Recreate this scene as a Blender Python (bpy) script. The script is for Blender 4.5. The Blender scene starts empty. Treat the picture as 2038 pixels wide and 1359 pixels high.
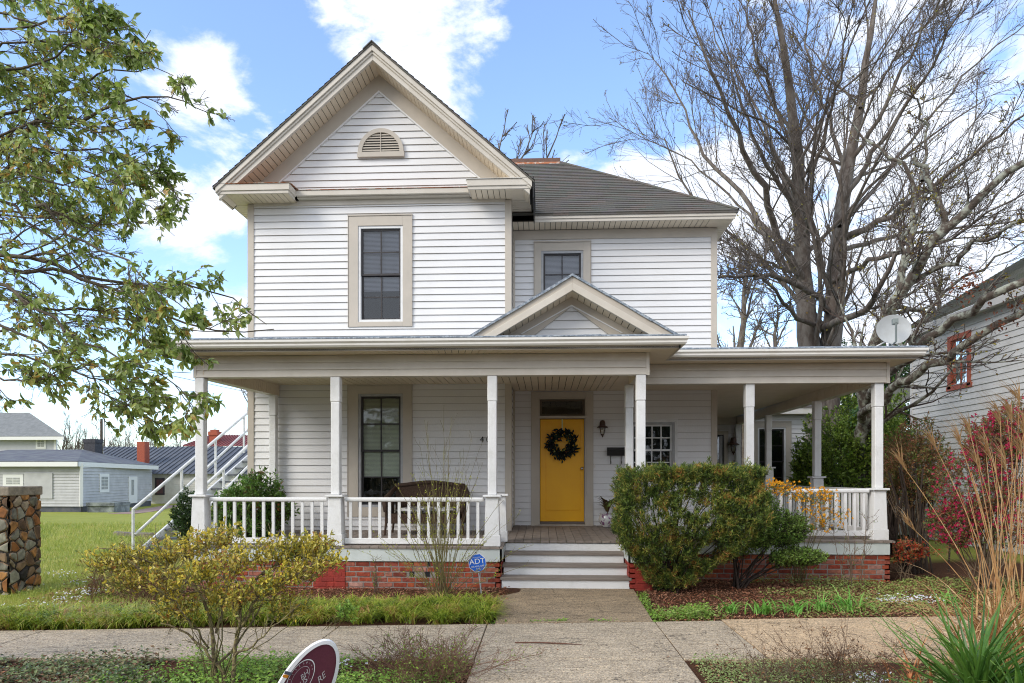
import bpy, math, random
import numpy as np
from mathutils import Vector, Matrix
C = bpy.context.scene.collection
SC = bpy.context.scene
RAD = math.radians

# ------------------------------------------------------------------ camera
F = 1355.0; PSI = RAD(2.6); EYE = 1.70
cam_d = bpy.data.cameras.new('camera'); cam = bpy.data.objects.new('camera', cam_d); C.objects.link(cam)
cam.location = (0, 0, EYE); cam.rotation_euler = (RAD(90), 0, PSI)
cam_d.sensor_width = 36; cam_d.lens = 36*F/2038; cam_d.shift_y = (948-679.5)/2038
cam_d.clip_start = 0.1; cam_d.clip_end = 3000
SC.camera = cam
SC.render.resolution_x = 1024; SC.render.resolution_y = 683

# ------------------------------------------------------------------ light
SUN_EL, SUN_AZ = RAD(33), RAD(230)          # azimuth measured clockwise from +Y: behind and left of the camera
world = bpy.data.worlds.new('World'); SC.world = world; world.use_nodes = True
def build_world():
    nt = world.node_tree; N = nt.nodes; L = nt.links; N.clear()
    out = N.new('ShaderNodeOutputWorld'); bg = N.new('ShaderNodeBackground')
    sky = N.new('ShaderNodeTexSky'); sky.sky_type = 'NISHITA'; sky.sun_disc = False
    sky.sun_elevation = SUN_EL; sky.sun_rotation = SUN_AZ
    sky.air_density = 1.0; sky.dust_density = 0.6; sky.ozone_density = 1.6
    tc = N.new('ShaderNodeTexCoord')
    nz = N.new('ShaderNodeTexNoise'); nz.inputs['Scale'].default_value = 4.2; nz.inputs['Detail'].default_value = 9; nz.inputs['Roughness'].default_value = 0.62
    nz.inputs['Distortion'].default_value = 0.25
    mp = N.new('ShaderNodeMapping'); mp.inputs['Scale'].default_value = (1, 1, 1.7); mp.inputs['Location'].default_value = (0.3, 0.2, 0.1)
    L.new(tc.outputs['Generated'], mp.inputs['Vector']); L.new(mp.outputs['Vector'], nz.inputs['Vector'])
    def math_(op, a, b=None, clamp=False):
        m = N.new('ShaderNodeMath'); m.operation = op; m.use_clamp = clamp
        for i, v in enumerate((a, b)):
            if v is None: continue
            if isinstance(v, (int, float)): m.inputs[i].default_value = v
            else: L.new(v, m.inputs[i])
        return m.outputs[0]
    acc = math_('ADD', math_('MULTIPLY', math_('SUBTRACT', nz.outputs['Fac'], .5), 3.0), .16)
    def direction(px, py):
        u = (px-1019)/F; v = (948-py)/F
        d = Vector((-math.sin(PSI)+u*math.cos(PSI), math.cos(PSI)+u*math.sin(PSI), v)); return d.normalized()
    # cloud banks: (direction, angular radius, weight)
    for px, py, rad, w in ((850, -10, 6, .46), (740, 40, 4, .34), (890, 110, 3.5, .30), (470, 200, 3.6, .46), (375, 130, 3, .30), (375, 330, 3.2, .26), (440, 550, 5.5, .34), (120, 560, 10, .12),
                           (100, 100, 12, .02), (1800, 150, 24, .17), (1500, 330, 13, .12), (1330, 330, 4, .2), (1750, 600, 18, .3), (200, 900, 12, .35), (1400, 900, 25, .22),
                           (530, 60, 6, -.16), (1120, 130, 8, -.22), (600, 260, 5, -.08), (1270, 240, 3, -.1)):
        d = direction(px, py)
        vm = N.new('ShaderNodeVectorMath'); vm.operation = 'DOT_PRODUCT'; L.new(tc.outputs['Generated'], vm.inputs[0]); vm.inputs[1].default_value = d
        mr = N.new('ShaderNodeMapRange'); mr.interpolation_type = 'SMOOTHSTEP'; L.new(vm.outputs['Value'], mr.inputs['Value'])
        mr.inputs['From Min'].default_value = math.cos(RAD(rad*1.6)); mr.inputs['From Max'].default_value = math.cos(RAD(rad*0.2))
        mr.inputs['To Min'].default_value = 0; mr.inputs['To Max'].default_value = w
        acc = math_('ADD', acc, mr.outputs['Result'])
    # bright cloud added over the unseen half behind the camera, as neutral frontal fill
    vb_ = N.new('ShaderNodeVectorMath'); vb_.operation = 'DOT_PRODUCT'; L.new(tc.outputs['Generated'], vb_.inputs[0]); vb_.inputs[1].default_value = (0, -.92, .38)
    mb_ = N.new('ShaderNodeMapRange'); mb_.interpolation_type = 'SMOOTHSTEP'; L.new(vb_.outputs['Value'], mb_.inputs['Value']); mb_.inputs['From Min'].default_value = -.25; mb_.inputs['From Max'].default_value = .45; mb_.inputs['To Max'].default_value = .9
    acc = math_('ADD', acc, mb_.outputs['Result'])
    ramp = N.new('ShaderNodeMapRange'); ramp.interpolation_type = 'SMOOTHSTEP'
    ramp.inputs['From Min'].default_value = 0.50; ramp.inputs['From Max'].default_value = 0.88
    ramp.inputs['To Min'].default_value = 0.05; ramp.inputs['To Max'].default_value = 0.97
    L.new(acc, ramp.inputs['Value'])
    # clouds are a little greyer where thick
    nz2 = N.new('ShaderNodeTexNoise'); nz2.inputs['Scale'].default_value = 7; nz2.inputs['Detail'].default_value = 5
    L.new(mp.outputs['Vector'], nz2.inputs['Vector'])
    cr = N.new('ShaderNodeMix'); cr.data_type = 'RGBA'; cr.inputs['A'].default_value = (5.4, 6.0, 7.1, 1); cr.inputs['B'].default_value = (7.5, 7.6, 7.9, 1)
    L.new(nz2.outputs['Fac'], cr.inputs['Factor'])
    tint = N.new('ShaderNodeMix'); tint.data_type = 'RGBA'; tint.blend_type = 'MULTIPLY'; tint.inputs['Factor'].default_value = 1
    L.new(sky.outputs['Color'], tint.inputs['A']); tint.inputs['B'].default_value = SKYTINT
    mx = N.new('ShaderNodeMix'); mx.data_type = 'RGBA'
    L.new(ramp.outputs['Result'], mx.inputs['Factor']); L.new(tint.outputs['Result'], mx.inputs['A']); L.new(cr.outputs['Result'], mx.inputs['B'])
    L.new(mx.outputs['Result'], bg.inputs['Color']); bg.inputs['Strength'].default_value = 0.115
    L.new(bg.outputs[0], out.inputs['Surface'])
SKYTINT = (1.75, 1.9, 2.15, 1)
build_world()
sd = bpy.data.lights.new('sun', 'SUN'); sun = bpy.data.objects.new('sun', sd); C.objects.link(sun)
sd.energy = 1.6; sd.angle = RAD(28); sd.color = (1, .94, .85)
sdir = Vector((math.sin(SUN_AZ)*math.cos(SUN_EL), math.cos(SUN_AZ)*math.cos(SUN_EL), math.sin(SUN_EL)))
sun.rotation_euler = sdir.to_track_quat('Z', 'Y').to_euler()
SC.view_settings.view_transform = 'Standard'; SC.view_settings.look = 'None'
SC.view_settings.exposure = 0.64; SC.view_settings.gamma = 1
SC.render.engine = 'CYCLES'
SC.cycles.use_denoising = True; SC.cycles.denoising_prefilter = 'NONE'; SC.cycles.denoising_input_passes = 'RGB_ALBEDO_NORMAL'; SC.cycles.pixel_filter_type = 'BLACKMAN_HARRIS'; SC.cycles.filter_width = 1.1; SC.cycles.adaptive_threshold = .012; SC.cycles.sample_clamp_indirect = 4
SC.cycles.max_bounces = 7; SC.cycles.transparent_max_bounces = 16

# ------------------------------------------------------------------ picture -> world (for surveying positions at their true depth)
def W(px, py, Y):
    u = (px-1019)/F; v = (948-py)/F
    t = Y/(math.cos(PSI)+u*math.sin(PSI))
    return np.array((t*(-math.sin(PSI)+u*math.cos(PSI)), Y, EYE+t*v))
def nrm(a): return a/np.maximum(np.linalg.norm(a, axis=-1, keepdims=True), 1e-9)

# ------------------------------------------------------------------ mesh builder
class MB:
    def __init__(s): s.v = []; s.l = []; s.t = []; s.n = 0; s.a = []
    def add(s, v, *faces, val=None):
        v = np.asarray(v, float).reshape(-1, 3)
        for f in faces:
            f = np.asarray(f, np.int64)
            if f.size == 0: continue
            s.l.append((f+s.n).ravel()); s.t.append(np.full(f.shape[0], f.shape[1], np.int64))
        s.v.append(v); s.n += len(v)
        s.a.append(np.zeros(len(v)) if val is None else np.asarray(val, float).ravel())
        return s
    def box(s, x0, x1, y0, y1, z0, z1):
        v = [(x, y, z) for z in (z0, z1) for y in (y0, y1) for x in (x0, x1)]
        return s.add(v, [(0, 2, 3, 1), (4, 5, 7, 6), (0, 1, 5, 4), (2, 6, 7, 3), (0, 4, 6, 2), (1, 3, 7, 5)])
    def quad(s, a, b, c, d): return s.add([a, b, c, d], [(0, 1, 2, 3)])
    def prism(s, poly, axis, a0, a1):
        n = len(poly)
        def P(p, a): return {'x': (a, p[0], p[1]), 'y': (p[0], a, p[1]), 'z': (p[0], p[1], a)}[axis]
        v = [P(p, a0) for p in poly]+[P(p, a1) for p in poly]
        s.add(v, [tuple(range(n))], [tuple(range(2*n-1, n-1, -1))], [(i, i+n, (i+1) % n+n, (i+1) % n) for i in range(n)])
        return s
    def slab(s, p, off):            # polygon p (list of 3d) thickened by vector off
        n = len(p); p = np.array(p, float); q = p+np.array(off, float)
        return s.add(np.vstack([p, q]), [tuple(range(n))], [tuple(range(2*n-1, n-1, -1))], [(i, i+n, (i+1) % n+n, (i+1) % n) for i in range(n)])
    def tubes(s, P, R, k=6, cap=False):
        P = np.asarray(P, float); R = np.asarray(R, float)
        if P.ndim == 2: P = P[None]; R = np.broadcast_to(R, P.shape[1:2])[None]
        N, K = P.shape[:2]
        T = nrm(np.gradient(P, axis=1)); m = nrm(P[:, -1]-P[:, 0])
        ref = np.where(np.abs(m[:, 2:3]) < .8, np.array([[0, 0, 1.]]), np.array([[1., 0, 0]]))[:, None]
        n1 = nrm(np.cross(T, ref)); n2 = np.cross(T, n1)
        a = np.arange(k)*2*math.pi/k
        V = P[:, :, None]+R[:, :, None, None]*(np.cos(a)[None, None, :, None]*n1[:, :, None]+np.sin(a)[None, None, :, None]*n2[:, :, None])
        i, j, q = np.meshgrid(np.arange(N), np.arange(K-1), np.arange(k), indexing='ij')
        b = i*K*k; q2 = (q+1) % k
        Fc = np.stack([b+j*k+q, b+j*k+q2, b+(j+1)*k+q2, b+(j+1)*k+q], -1).reshape(-1, 4)
        fs = [Fc]
        if cap:
            e = np.arange(N)[:, None]*K*k
            fs += [e+np.arange(k)[None, ::-1], e+(K-1)*k+np.arange(k)[None]]
        return s.add(V, *fs)
    def lathe(s, c, prof, k=20, cap=True):
        P = np.array([[c[0], c[1], c[2]+z] for r, z in prof]); a = np.arange(k)*2*math.pi/k
        V = np.array([[(p[0]+r*math.cos(t), p[1]+r*math.sin(t), p[2]) for t in a] for p, (r, z) in zip(P, prof)])
        K = len(prof); fs = [(j*k+q, j*k+(q+1) % k, (j+1)*k+(q+1) % k, (j+1)*k+q) for j in range(K-1) for q in range(k)]
        s.add(V, fs)
        if cap: s.l[-1:] = s.l[-1:]; s.add(V[0][::-1], [tuple(range(k))]); s.add(V[-1], [tuple(range(k))])
        return s
    def leaves(s, pos, d, n, L, Wd, fold=.12, droop=.15, simple=False):
        pos = np.asarray(pos, float); d = nrm(np.asarray(d, float)); n = np.asarray(n, float)
        sd_ = nrm(np.cross(d, n)); n = np.cross(sd_, d); M = len(pos)
        L = np.broadcast_to(L, (M,))[:, None, None]; Wd = np.broadcast_to(Wd, (M,))[:, None, None]
        if simple: t = np.array([(0, 0, 0), (.45, .5, fold), (1, 0, -droop), (.45, -.5, fold)])
        else: t = np.array([(0, 0, 0), (.28, .42, fold), (.62, .40, fold*.6), (1, 0, -droop), (.62, -.40, fold*.6), (.28, -.42, fold), (.5, 0, -fold*.4)])
        V = pos[:, None]+L*t[None, :, 0:1]*d[:, None]+Wd*t[None, :, 1:2]*sd_[:, None]+Wd*t[None, :, 2:3]*n[:, None]*np.where(t[None, :, 0:1] > .9, L/np.maximum(Wd, 1e-6), 1)
        k = len(t); b = (np.arange(M)*k)[:, None]
        if simple: return s.add(V, b+np.array([0, 3, 2, 1]))
        q = (b[:, None]+np.array([[0, 6, 2, 1], [0, 5, 4, 6]])[None]).reshape(-1, 4); tr = (b[:, None]+np.array([[6, 3, 2], [6, 4, 3]])[None]).reshape(-1, 3)
        return s.add(V, q, tr)
    def blades(s, base, az, L, w, a0, a1, K=5, fold=0., tip=.08):
        base = np.asarray(base, float); M = len(base); B = lambda x: np.broadcast_to(np.asarray(x, float), (M,))
        az, L, w, a0, a1 = map(B, (az, L, w, a0, a1)); tt = np.linspace(0, 1, K)
        A = a0[:, None]+(a1-a0)[:, None]*tt[None]
        D = np.stack([np.sin(A)*np.cos(az)[:, None], np.sin(A)*np.sin(az)[:, None], np.cos(A)], -1)
        P = base[:, None]+np.concatenate([np.zeros((M, 1, 3)), np.cumsum(D[:, :-1]*(L/(K-1))[:, None, None], 1)], 1)
        sd_ = np.stack([-np.sin(az), np.cos(az), 0*az], -1)[:, None]
        prof = np.array([.75]+[1-.25*abs(t-.35) if t < .5 else max(tip, 1.05*(1-t)**.7) for t in tt[1:]])
        hw = (w[:, None]*prof[None])[..., None]*.5
        if fold:
            nn = np.cross(D, sd_); Lf = P-sd_*hw+nn*hw*fold; Rt = P+sd_*hw+nn*hw*fold
            V = np.stack([Lf, P, Rt], 2); i, j, q = np.meshgrid(np.arange(M), np.arange(K-1), np.arange(2), indexing='ij'); b = i*K*3+j*3+q
            return s.add(V, np.stack([b, b+1, b+4, b+3], -1).reshape(-1, 4))
        V = np.stack([P-sd_*hw, P+sd_*hw], 2); i, j = np.meshgrid(np.arange(M), np.arange(K-1), indexing='ij'); b = i*K*2+j*2
        return s.add(V, np.stack([b, b+1, b+3, b+2], -1).reshape(-1, 4))
    def lap(s, O, U, V, Nn, vh, course, ul, ur, lip=.017, openings=(), v0=0.):
        O, U, V, Nn = (np.array(x, float) for x in (O, U, V, Nn)); vs = v0
        while vs < vh-1e-4:
            ve = min(vs+course, vh); cuts = sorted({vs, ve, *[z for o_ in openings for z in o_[2:4] if vs+1e-4 < z < ve-1e-4]})
            for v, v2 in zip(cuts[:-1], cuts[1:]):
                segs = [(ul(v), ur(v), ul(v2), ur(v2))]
                for (a, b, c, d) in openings:
                    if v2 > c+1e-6 and v < d-1e-6:
                        ns = []
                        for (p, q, p2, q2) in segs:
                            if b <= min(p, p2) or a >= max(q, q2): ns.append((p, q, p2, q2)); continue
                            if a > p: ns.append((p, a, p2, a))
                            if b < q: ns.append((b, q, b, q2))
                        segs = ns
                m = lip*(1-(v-vs)/course)+.002; top = lip*(1-(v2-vs)/course)+.002
                for (p, q, p2, q2) in segs:
                    if q-p < 1e-4 and q2-p2 < 1e-4: continue
                    A = O+U*p+V*v; B = O+U*q+V*v; Cc = O+U*q2+V*v2; D = O+U*p2+V*v2
                    s.add([A+Nn*m, B+Nn*m, Cc+Nn*top, D+Nn*top], [(0, 1, 2, 3)])
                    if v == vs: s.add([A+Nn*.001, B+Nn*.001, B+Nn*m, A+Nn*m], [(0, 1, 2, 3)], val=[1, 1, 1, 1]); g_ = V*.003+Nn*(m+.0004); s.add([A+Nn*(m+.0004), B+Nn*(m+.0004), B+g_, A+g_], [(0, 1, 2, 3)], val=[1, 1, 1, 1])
            vs = ve
        return s
    def strips(s, A, B, D, w, gap, th, Nn):
        A, B, D, Nn = (np.array(x, float) for x in (A, B, D, Nn)); L = np.linalg.norm(B-A); e = (B-A)/L; u = 0.
        while u < L-1e-3:
            u2 = min(u+w-gap, L)
            p = [A+e*u, A+e*u2, A+e*u2+D, A+e*u+D]
            s.slab(p, Nn*th); u += w
        return s

def wloc(o):
    v = Vector((0, 0, 0))
    while o is not None: v += o.location; o = o.parent
    return np.array(v)
def obj(name, mb, mat, parent=None, smooth=False, label=None, bevel=0, kind=None):
    V = np.vstack(mb.v); l = np.concatenate(mb.l); t = np.concatenate(mb.t)
    if parent is not None: V = V-wloc(parent)
    me = bpy.data.meshes.new(name); me.vertices.add(len(V)); me.vertices.foreach_set('co', V.astype(np.float32).ravel())
    me.loops.add(len(l)); me.loops.foreach_set('vertex_index', l.astype(np.int32))
    me.polygons.add(len(t)); st = np.concatenate([[0], np.cumsum(t)[:-1]]).astype(np.int32); me.polygons.foreach_set('loop_start', st)
    a = np.concatenate(mb.a)
    if a.any():
        at = me.attributes.new('val', 'FLOAT', 'POINT'); at.data.foreach_set('value', a.astype(np.float32))
    me.update(calc_edges=True); me.validate()
    me.polygons.foreach_set('use_smooth', np.full(len(me.polygons), bool(smooth)))
    me.materials.append(mat); o = bpy.data.objects.new(name, me); C.objects.link(o)
    if parent is not None: o.parent = parent
    if label: o['label'] = label
    if kind: o['kind'] = kind
    if bevel:
        b = o.modifiers.new('bevel', 'BEVEL'); b.width = bevel; b.segments = 2; b.limit_method = 'ANGLE'; b.angle_limit = RAD(50)
    return o
def tag(o, label=None, cat=None, group=None, kind=None):
    if label: o['label'] = label
    if cat: o['category'] = cat
    if group: o['group'] = group
    if kind: o['kind'] = kind
    return o
def thing(name, label, cat, loc, group=None):
    o = bpy.data.objects.new(name, None); C.objects.link(o); o.location = tuple(float(x) for x in loc); o.empty_display_size = .2
    return tag(o, label, cat, group)
def copy_tree(o, parent=None):
    c = o.copy(); C.objects.link(c); c.parent = parent
    for ch in list(o.children): copy_tree(ch, c)
    return c

# ------------------------------------------------------------------ materials
def mat(name, col, rough=.6, col2=None, scale=8., bump=0., bscale=None, metal=0., spec=.5, detail=6, stretch=(1, 1, 1), thr=(.35, .65), coat=0.):
    m = bpy.data.materials.new(name); m.use_nodes = True; nt = m.node_tree; N = nt.nodes; L = nt.links
    b = N['Principled BSDF']; b.inputs['Base Color'].default_value = (*col, 1); b.inputs['Roughness'].default_value = rough
    b.inputs['Metallic'].default_value = metal; b.inputs['Specular IOR Level'].default_value = spec; b.inputs['Coat Weight'].default_value = coat
    tc = N.new('ShaderNodeTexCoord'); mp = N.new('ShaderNodeMapping'); mp.inputs['Scale'].default_value = stretch
    L.new(tc.outputs['Object'], mp.inputs['Vector'])
    if col2 is not None:
        n = N.new('ShaderNodeTexNoise'); n.inputs['Scale'].default_value = scale; n.inputs['Detail'].default_value = detail; n.inputs['Roughness'].default_value = .62
        L.new(mp.outputs[0], n.inputs['Vector'])
        r = N.new('ShaderNodeMapRange'); r.inputs['From Min'].default_value = thr[0]; r.inputs['From Max'].default_value = thr[1]; L.new(n.outputs['Fac'], r.inputs['Value'])
        x = N.new('ShaderNodeMix'); x.data_type = 'RGBA'; x.inputs['A'].default_value = (*col, 1); x.inputs['B'].default_value = (*col2, 1)
        L.new(r.outputs[0], x.inputs['Factor']); L.new(x.outputs['Result'], b.inputs['Base Color'])
    if bump:
        n2 = N.new('ShaderNodeTexNoise'); n2.inputs['Scale'].default_value = bscale or scale*3; n2.inputs['Detail'].default_value = 5
        L.new(mp.outputs[0], n2.inputs['Vector']); bp = N.new('ShaderNodeBump'); bp.inputs['Strength'].default_value = bump; bp.inputs['Distance'].default_value = .02
        L.new(n2.outputs['Fac'], bp.inputs['Height']); L.new(bp.outputs[0], b.inputs['Normal'])
    return m
def ramp_on(N, L, src, cols):
    r = N.new('ShaderNodeValToRGB'); e = r.color_ramp.elements; n = len(cols)
    while len(e) < n: e.new(.5)
    for i, c in enumerate(cols):
        e[i].position = i/(n-1) if n > 1 else 0; e[i].color = (*c, 1)
    L.new(src, r.inputs['Fac']); return r.outputs['Color']
def island(name, cols, rough=.55, trans=0., bump=0., bscale=60., noise=0., nscale=20., spec=.4, clump=0.):
    m = bpy.data.materials.new(name); m.use_nodes = True; nt = m.node_tree; N = nt.nodes; L = nt.links
    b = N['Principled BSDF']; b.inputs['Roughness'].default_value = rough; b.inputs['Specular IOR Level'].default_value = spec
    g = N.new('ShaderNodeNewGeometry'); tc = N.new('ShaderNodeTexCoord'); src = g.outputs['Random Per Island']
    if clump:      # neighbouring leaves resemble each other: flushes of new growth, older patches
        cn = N.new('ShaderNodeTexNoise'); cn.inputs['Scale'].default_value = clump; cn.inputs['Detail'].default_value = 3; L.new(tc.outputs['Object'], cn.inputs['Vector'])
        a1 = N.new('ShaderNodeMath'); a1.operation = 'MULTIPLY_ADD'; L.new(cn.outputs['Fac'], a1.inputs[0]); a1.inputs[1].default_value = 1.9; a1.inputs[2].default_value = -.78
        a2 = N.new('ShaderNodeMath'); a2.operation = 'MULTIPLY_ADD'; a2.use_clamp = True; L.new(src, a2.inputs[0]); a2.inputs[1].default_value = .62; L.new(a1.outputs[0], a2.inputs[2]); src = a2.outputs[0]
    c = ramp_on(N, L, src, cols)
    if noise:
        n = N.new('ShaderNodeTexNoise'); n.inputs['Scale'].default_value = nscale; n.inputs['Detail'].default_value = 6; L.new(tc.outputs['Object'], n.inputs['Vector'])
        mr = N.new('ShaderNodeMapRange'); mr.inputs['From Min'].default_value = .3; mr.inputs['From Max'].default_value = .7; mr.inputs['To Min'].default_value = 1-noise; mr.inputs['To Max'].default_value = 1+noise
        L.new(n.outputs['Fac'], mr.inputs['Value'])
        x = N.new('ShaderNodeVectorMath'); x.operation = 'SCALE'; L.new(c, x.inputs[0]); L.new(mr.outputs[0], x.inputs['Scale']); c = x.outputs[0]
    L.new(c, b.inputs['Base Color'])
    if bump:
        n2 = N.new('ShaderNodeTexNoise'); n2.inputs['Scale'].default_value = bscale; L.new(tc.outputs['Object'], n2.inputs['Vector'])
        bp = N.new('ShaderNodeBump'); bp.inputs['Strength'].default_value = bump; bp.inputs['Distance'].default_value = .01; L.new(n2.outputs['Fac'], bp.inputs['Height']); L.new(bp.outputs[0], b.inputs['Normal'])
    if trans:
        t = N.new('ShaderNodeBsdfTranslucent'); L.new(c, t.inputs['Color']); mx = N.new('ShaderNodeMixShader'); mx.inputs[0].default_value = trans
        L.new(b.outputs[0], mx.inputs[1]); L.new(t.outputs[0], mx.inputs[2]); L.new(mx.outputs[0], N['Material Output'].inputs['Surface'])
    return m
def glass_mat(name, tint=(1, 1, 1), refl=.12):
    m = bpy.data.materials.new(name); m.use_nodes = True; nt = m.node_tree; N = nt.nodes; L = nt.links; N.remove(N['Principled BSDF'])
    g = N.new('ShaderNodeBsdfGlossy'); g.inputs['Roughness'].default_value = .03; g.inputs['Color'].default_value = (.9, .93, .95, 1)
    t = N.new('ShaderNodeBsdfTransparent'); t.inputs['Color'].default_value = (*tint, 1)
    fr = N.new('ShaderNodeFresnel'); fr.inputs['IOR'].default_value = 1.5; a = N.new('ShaderNodeMath'); a.operation = 'ADD'; a.inputs[1].default_value = refl; a.use_clamp = True
    L.new(fr.outputs[0], a.inputs[0]); mx = N.new('ShaderNodeMixShader'); L.new(a.outputs[0], mx.inputs[0]); L.new(t.outputs[0], mx.inputs[1]); L.new(g.outputs[0], mx.inputs[2])
    # slightly wavy old glass
    n = N.new('ShaderNodeTexNoise'); n.inputs['Scale'].default_value = 3; tc = N.new('ShaderNodeTexCoord'); L.new(tc.outputs['Object'], n.inputs['Vector'])
    bp = N.new('ShaderNodeBump'); bp.inputs['Strength'].default_value = .15; bp.inputs['Distance'].default_value = .02; L.new(n.outputs['Fac'], bp.inputs['Height']); L.new(bp.outputs[0], g.inputs['Normal'])
    L.new(mx.outputs[0], N['Material Output'].inputs['Surface']); return m

M = {}
def lap_shadow_grime(m, col=(.30, .265, .215)):  # darkens the lap edges: collected dirt plus joint shadow painted into the colour
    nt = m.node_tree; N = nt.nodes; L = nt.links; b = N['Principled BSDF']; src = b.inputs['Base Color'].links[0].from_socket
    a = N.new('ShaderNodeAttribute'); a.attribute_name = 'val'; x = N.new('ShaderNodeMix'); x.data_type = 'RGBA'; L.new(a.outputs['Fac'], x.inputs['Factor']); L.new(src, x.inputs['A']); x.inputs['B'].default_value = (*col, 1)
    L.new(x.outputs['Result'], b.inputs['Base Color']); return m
M['siding'] = lap_shadow_grime(mat('white_vinyl', (.80, .795, .79), .42, (.74, .73, .715), 1.3, thr=(.45, .8), stretch=(1, 1, .35), bump=.05, bscale=40))
M['tan'] = mat('tan_trim', (.56, .50, .42), .5, (.50, .45, .38), 2.5)
M['cream'] = mat('cream_trim', (.66, .61, .53), .45, (.58, .53, .45), 2.)
M['soffit'] = mat('tan_soffit', (.74, .635, .49), .55, (.68, .58, .44), 3.)
M['dark'] = mat('dark_gap', (.05, .043, .035), .9)
M['white'] = mat('white_paint', (.80, .80, .79), .45, (.66, .66, .63), 5., bump=.15, bscale=60, thr=(.5, .8))
M['skirt'] = mat('pale_skirt', (.63, .68, .66), .5, (.55, .60, .57), 3.)
M['deck'] = island('deck_boards', [(.20, .165, .14), (.27, .225, .19), (.235, .195, .165)], .7, noise=.25, nscale=9)
M['rust'] = mat('rusty_flashing', (.38, .12, .04), .8, (.55, .50, .42), 9, bump=.3, thr=(.5, .62))
M['flash'] = mat('weathered_blue_flashing', (.17, .21, .26), .6, (.42, .47, .52), 22, bump=.5, bscale=40, thr=(.45, .62))
M['gutter'] = mat('gutter_metal', (.80, .775, .72), .5, (.68, .64, .56), 3, thr=(.5, .8))
M['yellow'] = mat('yellow_door_paint', (1.0, .50, .002), .4, (.96, .46, .002), 3)
M['black'] = mat('black_metal', (.012, .011, .010), .45)
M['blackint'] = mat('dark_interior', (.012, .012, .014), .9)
M['sash'] = mat('dark_sash', (.035, .03, .03), .5)
M['frame'] = mat('aluminium_frame', (.45, .46, .47), .4, (.36, .36, .36), 9)
M['glass'] = glass_mat('window_glass', (.95, .96, .97), .045)
M['blind'] = mat('grey_blind', (.40, .41, .46), .6)
M['blind_green'] = mat('green_grey_blind', (.80, .85, .66), .6)
M['mortar'] = mat('mortar', (.33, .30, .27), .9, (.24, .22, .20), 14, bump=.4)
M['brick'] = island('bricks', [(.26, .045, .025), (.36, .07, .03), (.17, .035, .022), (.48, .11, .035), (.32, .13, .09), (.29, .055, .03), (.42, .24, .19)], .85, bump=.6, bscale=45, noise=.35, nscale=16)
M['redbrick'] = island('painted_red_brick', [(.27, .03, .02), (.33, .04, .026), (.22, .024, .018)], .7, bump=.4, bscale=40, noise=.2, nscale=9)
def shingle_mat(name, cols, sx=1., sz=1.55, vert=False):
    m = bpy.data.materials.new(name); m.use_nodes = True; nt = m.node_tree; N = nt.nodes; L = nt.links; b = N['Principled BSDF']; b.inputs['Roughness'].default_value = .9
    tc = N.new('ShaderNodeTexCoord'); sp = N.new('ShaderNodeSeparateXYZ'); L.new(tc.outputs['Object'], sp.inputs[0]); cb = N.new('ShaderNodeCombineXYZ')
    L.new(sp.outputs['X'], cb.inputs[0]); mz = N.new('ShaderNodeMath'); mz.operation = 'MULTIPLY'; mz.inputs[1].default_value = sz; L.new(sp.outputs['Z'], mz.inputs[0]); L.new(mz.outputs[0], cb.inputs[1])
    br = N.new('ShaderNodeTexBrick'); br.inputs['Scale'].default_value = 1; br.inputs['Brick Width'].default_value = .3*sx; br.inputs['Row Height'].default_value = .135; br.inputs['Mortar Size'].default_value = .006
    br.inputs['Color1'].default_value = (0, 0, 0, 1); br.inputs['Color2'].default_value = (1, 1, 1, 1); br.inputs['Mortar'].default_value = (.5, .5, .5, 1)
    L.new(cb.outputs[0], br.inputs['Vector']); c = ramp_on(N, L, br.outputs['Color'], cols)
    n = N.new('ShaderNodeTexNoise'); n.inputs['Scale'].default_value = 90; n.inputs['Detail'].default_value = 3; L.new(tc.outputs['Object'], n.inputs['Vector'])
    mr = N.new('ShaderNodeMapRange'); mr.inputs['To Min'].default_value = .5; mr.inputs['To Max'].default_value = 1.5; L.new(n.outputs['Fac'], mr.inputs['Value'])
    x = N.new('ShaderNodeVectorMath'); x.operation = 'SCALE'; L.new(c, x.inputs[0]); L.new(mr.outputs[0], x.inputs['Scale']); L.new(x.outputs[0], b.inputs['Base Color'])
    bp = N.new('ShaderNodeBump'); bp.inputs['Strength'].default_value = .7; bp.inputs['Distance'].default_value = .01; bp.invert = True; L.new(br.outputs['Fac'], bp.inputs['Height']); L.new(bp.outputs[0], b.inputs['Normal'])
    return m
M['shingle'] = shingle_mat('asphalt_shingles', [(.095, .09, .075), (.14, .115, .10), (.105, .11, .09), (.12, .105, .105)])
M['shingle2'] = shingle_mat('grey_shingles', [(.13, .14, .15), (.19, .20, .20), (.15, .16, .16)])
# ================================================================== THE HOUSE
house = thing('house', 'white two-storey wooden house with front gable, wraparound porch and yellow front door', 'house', (-1, 13, 0))
def H(name, mb, m, parent=None, **k): return obj(name, mb, M[m] if isinstance(m, str) else m, parent or house, **k)
ZX, ZY, ZZ = (1, 0, 0), (0, 0, 1), (0, -1, 0)
BX0, BX1, BY = -5.48, -0.605, 12.5        # projecting bay wall
RX1, RY = 3.40, 13.6                      # recessed wall
CR = .1262
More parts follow.
